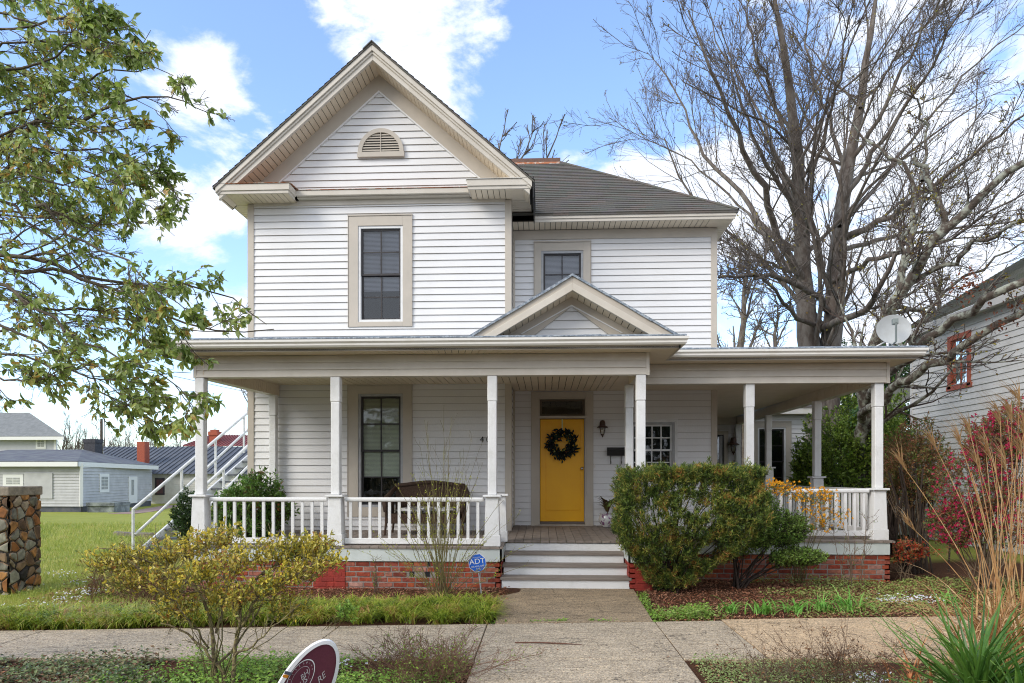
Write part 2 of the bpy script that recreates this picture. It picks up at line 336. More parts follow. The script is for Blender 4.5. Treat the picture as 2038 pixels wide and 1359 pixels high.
# --- bay wall
op_u = (-3.44, -2.56, 4.53, 6.36); op_d = (-3.44, -2.56, 1.10, 3.25)
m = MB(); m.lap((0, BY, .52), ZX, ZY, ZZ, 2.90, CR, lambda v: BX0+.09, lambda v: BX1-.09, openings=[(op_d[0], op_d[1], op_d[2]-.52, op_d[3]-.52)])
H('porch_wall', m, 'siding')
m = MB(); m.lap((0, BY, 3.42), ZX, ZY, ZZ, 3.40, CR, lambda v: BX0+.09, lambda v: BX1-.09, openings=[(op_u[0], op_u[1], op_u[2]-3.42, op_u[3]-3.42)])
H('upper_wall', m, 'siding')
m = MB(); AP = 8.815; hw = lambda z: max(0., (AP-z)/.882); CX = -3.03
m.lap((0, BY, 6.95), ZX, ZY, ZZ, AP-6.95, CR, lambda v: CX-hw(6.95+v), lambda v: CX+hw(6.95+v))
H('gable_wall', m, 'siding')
# --- side walls of bay (small return), left side wall, recessed wall, right side wall, rear
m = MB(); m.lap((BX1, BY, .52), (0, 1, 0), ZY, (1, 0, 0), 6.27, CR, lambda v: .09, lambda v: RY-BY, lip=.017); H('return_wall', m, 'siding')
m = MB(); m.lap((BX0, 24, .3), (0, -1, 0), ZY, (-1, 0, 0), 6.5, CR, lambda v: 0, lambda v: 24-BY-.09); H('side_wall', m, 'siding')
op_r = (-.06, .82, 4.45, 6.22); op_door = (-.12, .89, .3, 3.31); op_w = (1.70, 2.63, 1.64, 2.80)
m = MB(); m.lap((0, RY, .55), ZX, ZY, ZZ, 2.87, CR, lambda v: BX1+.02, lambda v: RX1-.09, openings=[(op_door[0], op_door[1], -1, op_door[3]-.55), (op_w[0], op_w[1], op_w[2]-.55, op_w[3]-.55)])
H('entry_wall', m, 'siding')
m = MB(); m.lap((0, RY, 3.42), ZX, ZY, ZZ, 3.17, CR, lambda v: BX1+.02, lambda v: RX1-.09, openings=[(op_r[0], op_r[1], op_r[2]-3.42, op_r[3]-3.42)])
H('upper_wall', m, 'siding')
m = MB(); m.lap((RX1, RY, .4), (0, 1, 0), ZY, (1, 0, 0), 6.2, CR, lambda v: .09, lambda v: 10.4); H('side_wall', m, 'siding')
m = MB(); m.quad((BX0, 24, .2), (RX1, 24, .2), (RX1, 24, 6.7), (BX0, 24, 6.7)); H('rear_wall', m, 'siding')
# --- inner dark rooms behind the glass
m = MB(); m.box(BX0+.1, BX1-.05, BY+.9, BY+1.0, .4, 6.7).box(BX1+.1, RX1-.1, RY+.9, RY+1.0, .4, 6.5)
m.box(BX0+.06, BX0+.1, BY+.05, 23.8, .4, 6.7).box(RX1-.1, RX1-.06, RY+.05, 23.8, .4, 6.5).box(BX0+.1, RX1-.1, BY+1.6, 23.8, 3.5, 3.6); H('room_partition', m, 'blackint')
# --- corner boards
for (x0, x1, y0, y1, z0, z1, nm) in ((BX0-.03, BX0+.09, BY-.03, BY+.09, .5, 6.78, 1), (BX1-.09, BX1+.03, BY-.03, BY+.09, .6, 6.78, 1), (RX1-.09, RX1+.03, RY-.03, RY+.09, .5, 6.6, 1), (BX1+.0, BX1+.05, RY-.045, RY, .7, 6.6, 1)):
    H('corner_board', MB().box(x0, x1, y0, y1, z0, z1), 'tan', bevel=.004)
m = MB().box(BX1+.05, RX1-.09, RY-.035, RY+.01, 6.42, 6.60); H('frieze_board', m, 'tan')

# --- windows
def window(o, tr, Yw, cols, rows, sashm='sash', inner='white', blind=None, blindmat='blind', trim='tan', lowfrac=.5, opn=None):
    x0, x1, z0, z1 = tr; a, b, c, d = o; i = .0
    m = MB(); m.box(x0, a+i, Yw-.035, Yw+.03, z0, z1).box(b, x1, Yw-.035, Yw+.03, z0, z1).box(a, b, Yw-.037, Yw+.03, d, z1-.004).box(a, b, Yw-.037, Yw+.03, z0+.004, c)
    m.box(x0-.015, x1+.015, Yw-.05, Yw+.02, z1+.001, z1+.025).box(x0-.012, x0-.001, Yw-.045, Yw+.02, z0, z1).box(x1+.001, x1+.012, Yw-.045, Yw+.02, z0, z1)
    w = H('window', m, trim, bevel=.003)
    f = .045
    m = MB(); m.box(a+.001, a+f, Yw-.02, Yw+.11, c+.001, d-.001).box(b-f, b-.001, Yw-.02, Yw+.11, c+.001, d-.001).box(a+f, b-f, Yw-.018, Yw+.11, d-f, d-.001).box(a+f, b-f, Yw-.022, Yw+.11, c+.001, c+f)
    obj('frame', m, M[inner], w, bevel=.003)
    a += f+.001; b -= f+.001; c += f+.001; d -= f+.001; mid = c+(d-c)*lowfrac
    for (z_0, z_1, y) in ((mid-.02, d, Yw+.02), (c, mid+.02, Yw+.055)):
        m = MB(); r = .035
        m.box(a, a+r, y, y+.03, z_0, z_1).box(b-r, b, y, y+.03, z_0, z_1).box(a+r, b-r, y+.001, y+.03, z_1-r, z_1).box(a+r, b-r, y+.001, y+.03, z_0, z_0+r)
        for q in range(1, cols): xx = a+r+(b-a-2*r)*q/cols; m.box(xx-.011, xx+.011, y+.002, y+.026, z_0+r, z_1-r)
        for q in range(1, rows): zz = z_0+r+(z_1-z_0-2*r)*q/rows; m.box(a+r, b-r, y+.004, y+.025, zz-.011, zz+.011)
        obj('sash', m, M[sashm], w)
        m = MB().quad((a+r, y+.015, z_0+r), (b-r, y+.015, z_0+r), (b-r, y+.015, z_1-r), (a+r, y+.015, z_1-r)); obj('pane', m, M['glass'], w)
    if blind:
        m = MB(); z = d-.01
        while z > c+(d-c)*(1-blind): m.quad((a+.005, Yw+.095, z-.022), (b-.005, Yw+.095, z-.022), (b-.005, Yw+.108, z), (a+.005, Yw+.108, z)); z -= .024
        obj('blind', m, M[blindmat], w)
    return w
window((-3.42, -2.585, 4.56, 6.34), (-3.60, -2.42, 4.47, 6.52), BY, 2, 2, blind=.66)
window((-3.42, -2.585, 1.13, 3.23), (-3.61, -2.42, .95, 3.39), BY, 2, 2, inner='frame', blind=.74, blindmat='blind_green')
window((-.035, .80, 4.48, 6.19), (-.17, .945, 4.36, 6.355), RY, 2, 2, inner='frame', blind=1.0)
window((1.73, 2.60, 1.67, 2.775), (1.69, 2.64, 1.62, 2.815), RY, 4, 2, sashm='white', inner='frame', trim='white')
# --- front door
m = MB(); m.box(-.235, -.09, RY-.035, RY+.02, .73, 3.386).box(.86, 1.0, RY-.035, RY+.02, .73, 3.386).box(-.09, .86, RY-.037, RY+.02, 3.27, 3.384).box(-.12, .89, RY-.05, RY+.1, 2.855, 2.905).box(-.24, 1.005, RY-.09, RY+.1, .705, .745)
m.box(-.092, -.062, RY-.02, RY+.12, .745, 3.27).box(.832, .862, RY-.02, RY+.12, .745, 3.27).box(-.062, .832, RY-.018, RY+.1, 3.24, 3.27)
dc = H('door_surround', m, 'tan', bevel=.004)
m = MB(); m.box(-.055, -.02, RY+.03, RY+.07, 2.91, 3.235).box(.79, .825, RY+.03, RY+.07, 2.91, 3.235).box(-.02, .79, RY+.032, RY+.07, 3.2, 3.235).box(-.02, .79, RY+.032, RY+.07, 2.91, 2.945)
tr = H('transom', m, mat('bronze_frame', (.12, .09, .06), .5)); obj('pane', MB().quad((-.02, RY+.05, 2.94), (.79, RY+.05, 2.94), (.79, RY+.05, 3.2), (-.02, RY+.05, 3.2)), M['glass'], tr)
D0, D1, DZ0, DZ1 = -.052, .822, .80, 2.84
m = MB(); y = RY+.045
m.box(D0, D1, y+.008, y+.05, DZ0, DZ1)
for (p, q, r, s_) in ((D0, D0+.105, DZ0, DZ1), (D1-.075, D1, DZ0, DZ1), (D0+.105, D1-.075, DZ1-.09, DZ1), (D0+.105, D1-.075, DZ0, DZ0+.21)): m.box(p, q, y, y+.0075, r, s_)
m.box(D0+.113, D1-.083, y+.001, y+.0078, DZ0+.218, DZ1-.098)
door = H('front_door', m, 'yellow', bevel=.002)
m = MB(); kx, kz = .775, 1.86
P = np.array([[kx, y, kz], [kx, y-.03, kz], [kx, y-.04, kz], [kx, y-.058, kz], [kx, y-.07, kz]]); m.tubes(P, [.032, .013, .02, .03, .012], 14, cap=True)
obj('door_knob', m, mat('knob_steel', (.55, .53, .5), .25, metal=1), door, smooth=True)
m = MB().box(D0, D1, y-.012, y+.06, .746, .795); obj('threshold', m, mat('threshold_metal', (.16, .13, .11), .6), door)
m = MB().box(D1+.002, D1+.009, y-.015, y+.03, DZ0, DZ1); obj('weather_strip', m, M['frame'], door)

# --- gable: frieze band, rake, soffits, returns
TOPZ = 9.40; SL = .873
def chev(d0, d1, xl, xr): return None
def rake_poly(sgn, za, zb, x_end):   # band between vertical offsets za (top) and zb (bottom) below the roof line, from apex to |x|=x_end
    p = [(CX, TOPZ-za), (CX+sgn*x_end, TOPZ-za-SL*x_end), (CX+sgn*x_end, TOPZ-zb-SL*x_end), (CX, TOPZ-zb)]
    return p if sgn > 0 else p[::-1]
RE = 2.84
for s_ in (-1, 1):
    H('rake_board', MB().prism(rake_poly(s_, .035, .135, RE), 'y', 11.95, 12.06), 'cream', bevel=.006)
    H('rake_board', MB().prism(rake_poly(s_, .135, .185, RE-.02), 'y', 11.975, 12.06), 'cream', bevel=.01)
    H('rake_board', MB().prism(rake_poly(s_, .185, .28, RE-.04), 'y', 12.00, 12.06), 'cream', bevel=.004)
    # frieze band on the wall
    p = [(CX, 9.15), (CX+s_*2.495, 9.15-SL*2.495), (CX+s_*2.495, 6.955), (CX+s_*2.11, 6.955), (CX, 8.815)]
    H('gable_frieze', MB().prism(p if s_ > 0 else p[::-1], 'y', BY-.035, BY+.01), 'tan')
    # thin white trim along the siding edge
    p = [(CX, 8.835), (CX+s_*2.13, 6.96), (CX+s_*2.10, 6.96), (CX, 8.80)]
    H('siding_trim', MB().prism(p if s_ > 0 else p[::-1], 'y', BY-.045, BY+.01), 'white')
    # rake soffit boards
    A = np.array((CX, 12.06, TOPZ-.27)); B = np.array((CX+s_*(RE-.05), 12.06, TOPZ-.27-SL*(RE-.05))); nn = nrm(np.array((s_*SL, 0, 1.)))
    m = MB().strips(A, B, (0, .44, 0), .105, .011, .012, nn); sf = H('rake_soffit', m, 'soffit')
    obj('backing', MB().slab([A+nn*.02, B+nn*.02, B+nn*.02+(0, .5, 0), A+nn*.02+(0, .5, 0)], nn*.02), M['dark'], sf)
# roof slabs of the gable wing, running back under the main roof
m = MB()
for s_ in (-1, 1):
    N_ = nrm(np.array((s_*SL, 0, 1.))); U_ = np.array((0, -1., 0)) if s_ < 0 else np.array((0, 1., 0)); O = np.array((CX+s_*(RE+.04), 19.6 if s_ < 0 else 11.93, TOPZ-SL*(RE+.04)))
    V_ = nrm(np.array((-s_*1., 0, SL))); ln = (RE+.04)*math.hypot(1, SL)
    m.lap(O, U_, V_, N_, ln, .135, lambda v: 0, lambda v: 7.67, lip=.012)
    p = [(CX, TOPZ-.002), (CX+s_*(RE+.04), TOPZ-.002-SL*(RE+.04)), (CX+s_*(RE+.04), TOPZ-.035-SL*(RE+.04)), (CX, TOPZ-.034)]
    m.prism(p if s_ > 0 else p[::-1], 'y', 11.935, 19.6)
H('gable_roof', m, 'shingle')
m = MB()
for s_ in (-1, 1):
    p = [(CX, TOPZ+.03), (CX+s_*.16, TOPZ+.02-SL*.16), (CX+s_*.16, TOPZ-.0-SL*.16), (CX, TOPZ+.005)]
    m.prism(p if s_ > 0 else p[::-1], 'y', 11.92, 17)
H('ridge_cap', m, 'shingle')
# eave returns and ledge
EZ0, EZ1 = 6.775, 6.945
def eave_box(x0, x1, y0, y1, nm='eave_return', soff=True, dirx=True, z0=EZ0, z1=EZ1, sides='f'):
    """fascia board with a shadow step under it, soffit boards and a metal cap"""
    m = MB().box(x0, x1, y0, y0+.03, z0+.055, z1)
    m.box(x0+.02, x1-.02, y0+.02, y0+.05, z0, z0+.055)
    o = H(nm, m, 'cream', bevel=.004)
    if soff:
        s1 = MB().strips((x0+.04, y0+.05, z0+.012), (x1-.03, y0+.05, z0+.012), (0, y1-y0-.05, 0), .105, .011, .01, (0, 0, 1)); obj('soffit', s1, M['soffit'], o)
        obj('backing', MB().box(x0+.03, x1-.03, y0+.05, y1, z0+.03, z0+.04), M['dark'], o)
    return o
oL = eave_box(-5.87, -4.53, 11.97, BY-.02)
obj('side_fascia', MB().box(-4.56, -4.53, 12.001, 12.31, EZ0+.056, EZ1-.001).box(-4.57, -4.55, 12.021, 12.31, EZ0, EZ0+.056), M['cream'], oL)
obj('cap', MB().slab([(-5.87, 11.95, EZ1+.002), (-4.51, 11.95, EZ1+.002), (-4.51, 12.45, EZ1+.06), (-5.87, 12.45, EZ1+.06)], (0, 0, .006)), M['rust'], oL)
oR = eave_box(-1.34, -.205, 11.97, BY-.02)
obj('side_fascia', MB().box(-1.34, -1.31, 12.001, 12.31, EZ0+.056, EZ1-.001).box(-1.32, -1.30, 12.021, 12.31, EZ0, EZ0+.056), M['cream'], oR)
obj('cap', MB().slab([(-1.36, 11.95, EZ1+.002), (-.2, 11.95, EZ1+.002), (-.2, 12.45, EZ1+.06), (-1.36, 12.45, EZ1+.06)], (0, 0, .006)), M['gutter'], oR)
o = H('ledge', MB().box(-4.53, -1.34, 12.30, BY, 6.85, 6.945).box(-4.53, -1.34, 12.36, BY, 6.825, 6.85), 'cream', bevel=.006)
obj('cap', MB().slab([(-4.56, 12.285, 6.947), (-1.30, 12.285, 6.947), (-1.30, 12.46, 6.975), (-4.56, 12.46, 6.975)], (0, 0, .008)), M['rust'], o)
H('frieze_board', MB().box(-5.38, -.70, BY-.04, BY+.01, 6.735, 6.823), 'cream')
# side eaves of the gable wing
for s_, ye in ((-1, 24), (1, 13.13)):
    xo = CX+s_*RE; xi = BX0 if s_ < 0 else BX1
    o = H('side_eave', MB().box(min(xo, xo-s_*.03), max(xo, xo-s_*.03), 12.001, ye, EZ0+.05, EZ1-.005), 'cream')
    A = (xo-s_*.03, 12.03, EZ0+.013); s1 = MB().strips(A, (A[0], ye, A[2]), (xi-A[0], 0, 0), .105, .011, .01, (0, 0, 1)); obj('soffit', s1, M['soffit'], o)
    obj('backing', MB().box(min(xo, xi), max(xo, xi), 12.05, ye, EZ0+.03, EZ0+.04), M['dark'], o)
obj('drip_edge', MB().box(CX+RE+.012, CX+RE+.03, 11.95, 13.2, 6.60, 6.96), M['black'], oR)
# gable vent
m = MB(); R_ = .425; vx, vz = -2.99, 7.66; k = 28
outer = [(vx+R_*math.cos(a), vz+.03+R_*1.02*math.sin(a)) for a in np.linspace(0, math.pi, k)]; inner = [(vx+(R_-.075)*math.cos(a), vz+.03+(R_-.075)*1.02*math.sin(a)) for a in np.linspace(0, math.pi, k)]
m.prism(outer+inner[::-1], 'y', BY-.07, BY-.005)
m.box(vx-R_-.01, vx+R_+.01, BY-.075, BY-.005, vz-.06, vz+.03)
vent = H('gable_vent', m, 'tan')
m = MB(); z = vz+.05
while z < vz+.38:
    hh = math.sqrt(max(0, (R_-.07)**2-((z+.015-vz-.03)/1.02)**2)); m.slab([(vx-hh, BY-.06, z), (vx+hh, BY-.06, z), (vx+hh, BY-.033, z+.03), (vx-hh, BY-.033, z+.03)], (0, 0, .012)); z += .047
m.box(vx-.007, vx+.007, BY-.068, BY-.058, vz, vz+.42)
obj('louvre', m, M['tan'], vent); obj('backing', MB().prism(inner, 'y', BY-.03, BY-.02), M['blackint'], vent)

# --- main roof
ME, MZ = 13.1, 6.745; TY, TZ, TX = 16.42, 9.25, .40; MX = 3.67
s_v = math.hypot(TY-ME, TZ-MZ); V_ = np.array((0, TY-ME, TZ-MZ))/s_v; N_ = np.array((0, -(TZ-MZ), TY-ME))/s_v
m = MB(); m.lap((0, ME-.02, MZ), ZX, V_, N_, s_v, .135, lambda v: -1.5, lambda v: MX+.03-(MX-TX)*v/s_v, lip=.012)
m.slab([(MX+.03, ME-.02, MZ-.005), (MX+.03, 24.4, MZ-.005), (TX, 21, TZ-.005), (TX, TY, TZ-.005)], (0, 0, -.03))
m.slab([(-1.5, ME-.02, MZ-.005), (MX+.03, ME-.02, MZ-.005), (TX, TY, TZ-.005), (-1.5, TY, TZ-.005)], (0, 0, -.03))
m.slab([(-5.9, 24.4, MZ), (-5.9, 16.2, MZ), (-4.5, TY, TZ), (-4.5, 21, TZ)], (0, 0, -.03)); m.slab([(MX, 24.4, MZ), (-5.9, 24.4, MZ), (-4.5, 21, TZ), (TX, 21, TZ)], (0, 0, -.03)); m.slab([(-4.5, TY, TZ), (TX, TY, TZ), (TX, 21, TZ), (-4.5, 21, TZ)], (0, 0, -.03))
H('main_roof', m, 'shingle')
hd = nrm(np.array((TX-MX, TY-ME, TZ-MZ))); A = np.array((MX+.03, ME-.02, MZ+.012)); B = np.array((TX, TY, TZ+.012))
H('hip_cap', MB().tubes(np.array([A, B]), [.035, .035], 6), 'shingle')
H('ridge_curb', MB().box(-1.6, TX+.02, TY-.03, TY+.3, TZ-.0, TZ+.11), mat('brown_curb', (.14, .075, .055), .7, (.2, .12, .09), 6), bevel=.005)
H('ridge_flashing', MB().slab([(-1.6, TY-.13, TZ-.08), (TX, TY-.13, TZ-.08), (TX, TY-.031, TZ-.002), (-1.6, TY-.031, TZ-.002)], (0, 0, .014)), 'rust')
o = H('main_eave', MB().box(CX+RE+.03, MX, ME, ME+.03, 6.655, 6.742).box(CX+RE+.03, MX-.02, ME+.02, ME+.05, 6.60, 6.655), 'cream', bevel=.004)
obj('soffit', MB().strips((BX1+.02, ME+.05, 6.612), (MX-.4, ME+.05, 6.612), (0, .43, 0), .105, .011, .01, (0, 0, 1)), M['soffit'], o)
obj('backing', MB().box(BX1+.02, MX-.03, ME+.05, RY, 6.63, 6.64), M['dark'], o)
o = H('side_eave', MB().box(MX-.03, MX, ME+.031, 24, 6.655, 6.741), 'cream')
obj('soffit', MB().strips((MX-.4, ME+.06, 6.612), (MX-.4, 24, 6.612), (.37, 0, 0), .105, .011, .01, (0, 0, 1)), M['soffit'], o)

# ------------------------------------------------------------------ PORCH
def dz(y): return .66+.0185*(y-10.0)
PX0, PX1, QX1 = -5.28, 1.55, 5.52
# deck
m = MB(); rngd = random.Random(3)
def deckrun(xa, xb, ya, yb):
    x = xa
    while x < xb-.01:
        x2 = min(x+.138, xb); e = rngd.uniform(-.004, .004)
        m.slab([(x, ya+e, dz(ya)), (x2-.007, ya+e, dz(ya)), (x2-.007, yb, dz(yb)), (x, yb, dz(yb))], (0, 0, -.03)); x += .138
deckrun(PX0-.05, BX1+.02, 10.0, BY); deckrun(BX1+.02, 1.25, 10.84, RY); deckrun(1.25, 1.66, 10.0, RY); deckrun(1.66, QX1+.05, 11.02, RY)
deckrun(RX1, QX1+.05, RY, 20.0)
H('porch_deck', m, 'deck')
m = MB()
sk = [((PX0, 10.02), (BX1+.0, 10.02)), ((BX1, 10.02), (BX1, 10.84)), ((1.25, 10.84), (1.25, 10.02)), ((1.25, 10.02), (1.62, 10.02)), ((1.62, 10.02), (1.62, 11.04)), ((1.62, 11.04), (QX1, 11.04)), ((QX1, 11.04), (QX1, 20)), ((PX0, 12.5), (PX0, 10.02))]
for (xa, ya), (xb, yb) in sk:
    e = nrm(np.array((xb-xa, yb-ya, 0.))); n = np.array((e[1], -e[0], 0))
    m.slab([(xa, ya, .44+.0185*(ya-10)), (xb, yb, .44+.0185*(yb-10)), (xb, yb, dz(yb)-.031), (xa, ya, dz(ya)-.031)], -n*.03)
H('skirt_board', m, 'skirt')
# foundation: mortar core with individually laid bricks
def brickwall(xa, ya, xb, yb, z0, z1, seed, holes=(), m='brick'):
    rg = random.Random(seed); e = nrm(np.array((xb-xa, yb-ya, 0.))); n = np.array((e[1], -e[0], 0)); L_ = math.hypot(xb-xa, yb-ya); O = np.array((xa, ya, 0.))
    core = MB().slab([O+(0, 0, z0), O+e*L_+(0, 0, z0), O+e*L_+(0, 0, z1), O+(0, 0, z1)], -n*.08)
    f = H('foundation', core, 'mortar' if m == 'brick' else 'redbrick'); b = MB(); z = z1-.072; r = 0
    while z > z0-.06:
        u = -(r % 2)*.11+rg.uniform(-.01, .01)
        while u < L_:
            w = .20+rg.uniform(-.012, .008) if rg.random() > .12 else .1
            u0, u1 = max(u, .003), min(u+w, L_-.003)
            if u1-u0 > .03 and not any(h0 < (u0+u1)/2 < h1 and g0 < z+.03 < g1 for h0, h1, g0, g1 in holes):
                d = .006+rg.uniform(-.003, .003); dzz = rg.uniform(-.004, .004); q = [O+e*u0+(0, 0, max(z, z0)+dzz), O+e*u1+(0, 0, max(z, z0)-dzz), O+e*u1+(0, 0, z+.059), O+e*u0+(0, 0, z+.059)]
                b.slab(q, n*d)
            u += w+.018
        z -= .077; r += 1
    obj('brickwork', b, M[m], f, bevel=.003)
    for h0, h1, g0, g1 in holes:
        obj('vent_hole', MB().slab([O+e*h0+n*.003+(0, 0, g0), O+e*h1+n*.003+(0, 0, g0), O+e*h1+n*.003+(0, 0, g1), O+e*h0+n*.003+(0, 0, g1)], n*.002), M['blackint'], f)
hx = [W(815, 1125, 10.05)[0]-PX0, W(846, 1125, 10.05)[0]-PX0]
brickwall(PX0, 10.05, BX1-.02, 10.05, -.08, .437, 1, holes=[(h, h+.072, g, g+.075) for h in hx for g in (.365, .21)])
brickwall(BX1-.02, 10.05, BX1-.02, 10.84, -.05, .45, 2, m='redbrick'); brickwall(1.27, 10.84, 1.27, 10.05, -.05, .45, 3, m='redbrick')
brickwall(1.27, 10.05, 1.60, 10.05, -.05, .437, 4, m='redbrick'); brickwall(1.60, 11.07, QX1-.02, 11.07, -.05, .455, 5); brickwall(QX1-.02, 11.07, QX1-.02, 20, -.3, .455, 6)
brickwall(PX0, 12.5, PX0, 10.05, -.1, .437, 7)
# painted pier panels stand slightly proud
for px in (655, ):
    xx = W(px, 1100, 10.03)[0]; brickwall(xx-.24, 10.038, xx+.24, 10.038, -.05, .437, 8, m='redbrick')
# front steps
lv = [(.52, 10.58, -.605, 1.265), (.365, 10.32, -.615, 1.285), (.21, 10.06, -.63, 1.30)]
H('step_riser', MB().box(BX1+.005, 1.245, 10.86, 10.90, .52, .632), 'white')
for i, (z, yf, xa, xb) in enumerate(lv):
    st = H('step', MB().box(xa, xb, yf-.02, yf+.285, z-.042, z), mat('tread_wood%d' % i, (.27, .225, .19), .7, (.20, .17, .145), 7, bump=.4, stretch=(.25, 2, 2)), bevel=.006)
    zb = lv[i+1][0] if i < 2 else -.02
    obj('riser', MB().box(xa+.02, xb-.02, yf+.004, yf+.03, zb+.001, z-.043), M['white'], st)
# ceiling
m = MB(); 
m.strips((PX0+.2, 10.2, 3.40), (1.4, 10.2, 3.40), (0, 2.28, 0), .125, .012, .012, (0, 0, 1)); m.strips((BX1+.03, 12.48, 3.40), (1.4, 12.48, 3.40), (0, 1.1, 0), .125, .012, .012, (0, 0, 1))
m.strips((1.4, 11.25, 3.40), (1.4, 13.58, 3.40), (4.05, 0, 0), .07, .006, .012, (0, 0, 1)); m.strips((RX1+.03, 13.58, 3.40), (RX1+.03, 20, 3.40), (QX1-RX1-.1, 0, 0), .07, .006, .012, (0, 0, 1))
ce = H('porch_ceiling', m, 'soffit'); obj('backing', MB().box(PX0+.1, 1.42, 10.15, BY, 3.43, 3.45).box(BX1+.02, 1.42, BY, RY, 3.43, 3.45).box(1.42, QX1-.05, 11.2, RY, 3.43, 3.45).box(RX1+.02, QX1-.05, RY, 20, 3.43, 3.45), M['dark'], ce)
# beams
def beam(xa, ya, xb, yb, nm='porch_beam', th=.14, side='soffit'):
    e = nrm(np.array((xb-xa, yb-ya, 0.))); n = np.array((e[1], -e[0], 0)); L_ = math.hypot(xb-xa, yb-ya); O = np.array((xa, ya, 3.20))
    o = H(nm, MB().slab([O+(0, 0, 0), O+e*L_, O+e*L_+(0, 0, .32), O+(0, 0, .32)], -n*th), 'cream')
    m = MB(); m.lap(O, e, ZY, n, .32, .107, lambda v: 0, lambda v: L_, lip=.017); obj('cladding', m, M['cream'], o)
    m = MB().strips(O-n*(th+.002), O+e*L_-n*(th+.002), (0, 0, .2), .07, .008, .008, -n); obj('beadboard', m, M['soffit'], o)
    return o
beam(PX0, 10.1, PX1, 10.1); beam(PX1, 10.1, PX1, 11.2); beam(PX1+.0, 11.15, QX1, 11.15); beam(QX1, 11.15, QX1+.22, 20); beam(-5.05, 12.48, PX0, 10.1)
beam(RX1, 19.93, QX1+.2, 19.93)
for q in ((PX1-.035, PX1+.015, 10.08, 10.1), (QX1-.035, QX1+.015, 11.13, 11.15), (PX0-.01, PX0+.03, 10.08, 10.1)): H('beam_trim', MB().box(*q, 3.19, 3.53), 'cream')
# porch eaves: fascia, soffit, gutter
def porch_eave(pts, inner_, drip=True):
    """pts: fascia line points, inner_: matching points on the beam"""
    o = None
    for (a, b), (ia, ib) in zip(zip(pts[:-1], pts[1:]), zip(inner_[:-1], inner_[1:])):
        a, b, ia, ib = (np.array((*p, 0.)) for p in (a, b, ia, ib)); e = nrm(b-a); n = np.array((e[1], -e[0], 0)); z = lambda p, h: p+np.array((0, 0, h))
        o = H('porch_fascia', MB().slab([z(a, 3.52), z(b, 3.52), z(b, 3.66), z(a, 3.66)], -n*.025), 'tan')
        L_ = np.linalg.norm(b-a); k = int(L_/.105); m = MB()
        for i in range(k):
            t0, t1 = i/k, (i+.9)/k; p = [a+(b-a)*t0, a+(b-a)*t1, ia+(ib-ia)*t1, ia+(ib-ia)*t0]; m.slab([z(q, 3.525) for q in p], (0, 0, .01))
        obj('soffit', m, M['soffit'], o); obj('backing', MB().slab([z(q, 3.54) for q in (a, b, ib, ia)], (0, 0, .008)), M['dark'], o)
        # K-style gutter profile
        prof = [(0, 3.565), (.055, 3.565), (.075, 3.59), (.075, 3.615), (.10, 3.64), (.10, 3.672), (.088, 3.672), (.088, 3.645), (0, 3.645)]
        A_ = [a+n*(d+.001)+(0, 0, h)-e*.0 for d, h in prof]; B_ = [b+n*(d+.001)+(0, 0, h) for d, h in prof]; kq = len(prof)
        # mitre the ends along the corner
        A_ = [p-e*d*ma for p, (d, h) in zip(A_, prof) for ma in (porch_eave.m0,)]; B_ = [p+e*d*mb for p, (d, h) in zip(B_, prof) for mb in (porch_eave.m1,)]
        g = MB().add(A_+B_, [tuple(range(kq))[::-1]], [tuple(range(kq, 2*kq))], [(i, (i+1) % kq, (i+1) % kq+kq, i+kq) for i in range(kq)]); obj('gutter', g, M['gutter'], o)
    return o
porch_eave.m0 = 1; porch_eave.m1 = 1
porch_eave([(-5.72, 9.75), (1.95, 9.75)], [(PX0, 10.1), (PX1, 10.1)])
porch_eave.m0 = 1; porch_eave.m1 = -1; porch_eave([(1.95, 9.75), (1.95, 10.80)], [(PX1, 10.1), (PX1, 11.15)])
porch_eave.m0 = -1; porch_eave.m1 = 1; porch_eave([(1.95, 10.80), (5.80, 10.80)], [(PX1, 11.15), (QX1, 11.15)])
porch_eave.m0 = 1; porch_eave.m1 = 0; porch_eave([(5.80, 10.80), (6.02, 20.3)], [(QX1, 11.15), (QX1+.22, 20)])
porch_eave.m0 = 0; porch_eave.m1 = 1; porch_eave([(-5.72, 12.9), (-5.72, 9.75)], [(-5.3, 12.5), (PX0, 10.1)])
# porch roof
pr = MB(); t_ = (0, 0, -.02)
for q in ([(-5.78, 9.68, 3.69), (2.0, 9.68, 3.69), (1.4, 12.5, 4.13), (-5.3, 12.5, 4.13)], [(-5.78, 12.9, 3.69), (-5.78, 9.68, 3.69), (-5.3, 12.5, 4.13)], [(2.0, 9.68, 3.69), (2.0, 10.74, 3.69), (1.4, 13.6, 4.13), (1.4, 12.5, 4.13)],
          [(1.9, 10.74, 3.685), (5.87, 10.74, 3.685), (3.4, 13.6, 4.13), (1.3, 13.6, 4.13)], [(5.87, 10.74, 3.685), (6.1, 20.4, 3.685), (3.4, 20.4, 4.13), (3.4, 13.6, 4.13)], [(-.7, 12.4, 4.12), (1.5, 12.4, 4.12), (1.5, 13.6, 4.12), (-.7, 13.6, 4.12)]):
    pr.slab(q, t_)
H('porch_roof', pr, mat('metal_porch_roof', (.20, .24, .28), .5, (.36, .38, .39), 12, bump=.3))
rg = random.Random(8)
for (xa, xb, y) in ((-5.80, 2.02, 9.665), (2.06, 5.90, 10.725)):
    x = xa; m = MB()
    while x < xb: x2 = min(x+rg.uniform(.25, .5), xb); m.slab([(x, y-.012, 3.676+rg.uniform(0, .006)), (x2, y-.012, 3.676+rg.uniform(0, .006)), (x2, y+.06, 3.70+rg.uniform(0, .006)), (x, y+.06, 3.70)], (0, 0, .018)); x = x2
    H('roof_edge_flashing', m, 'flash')
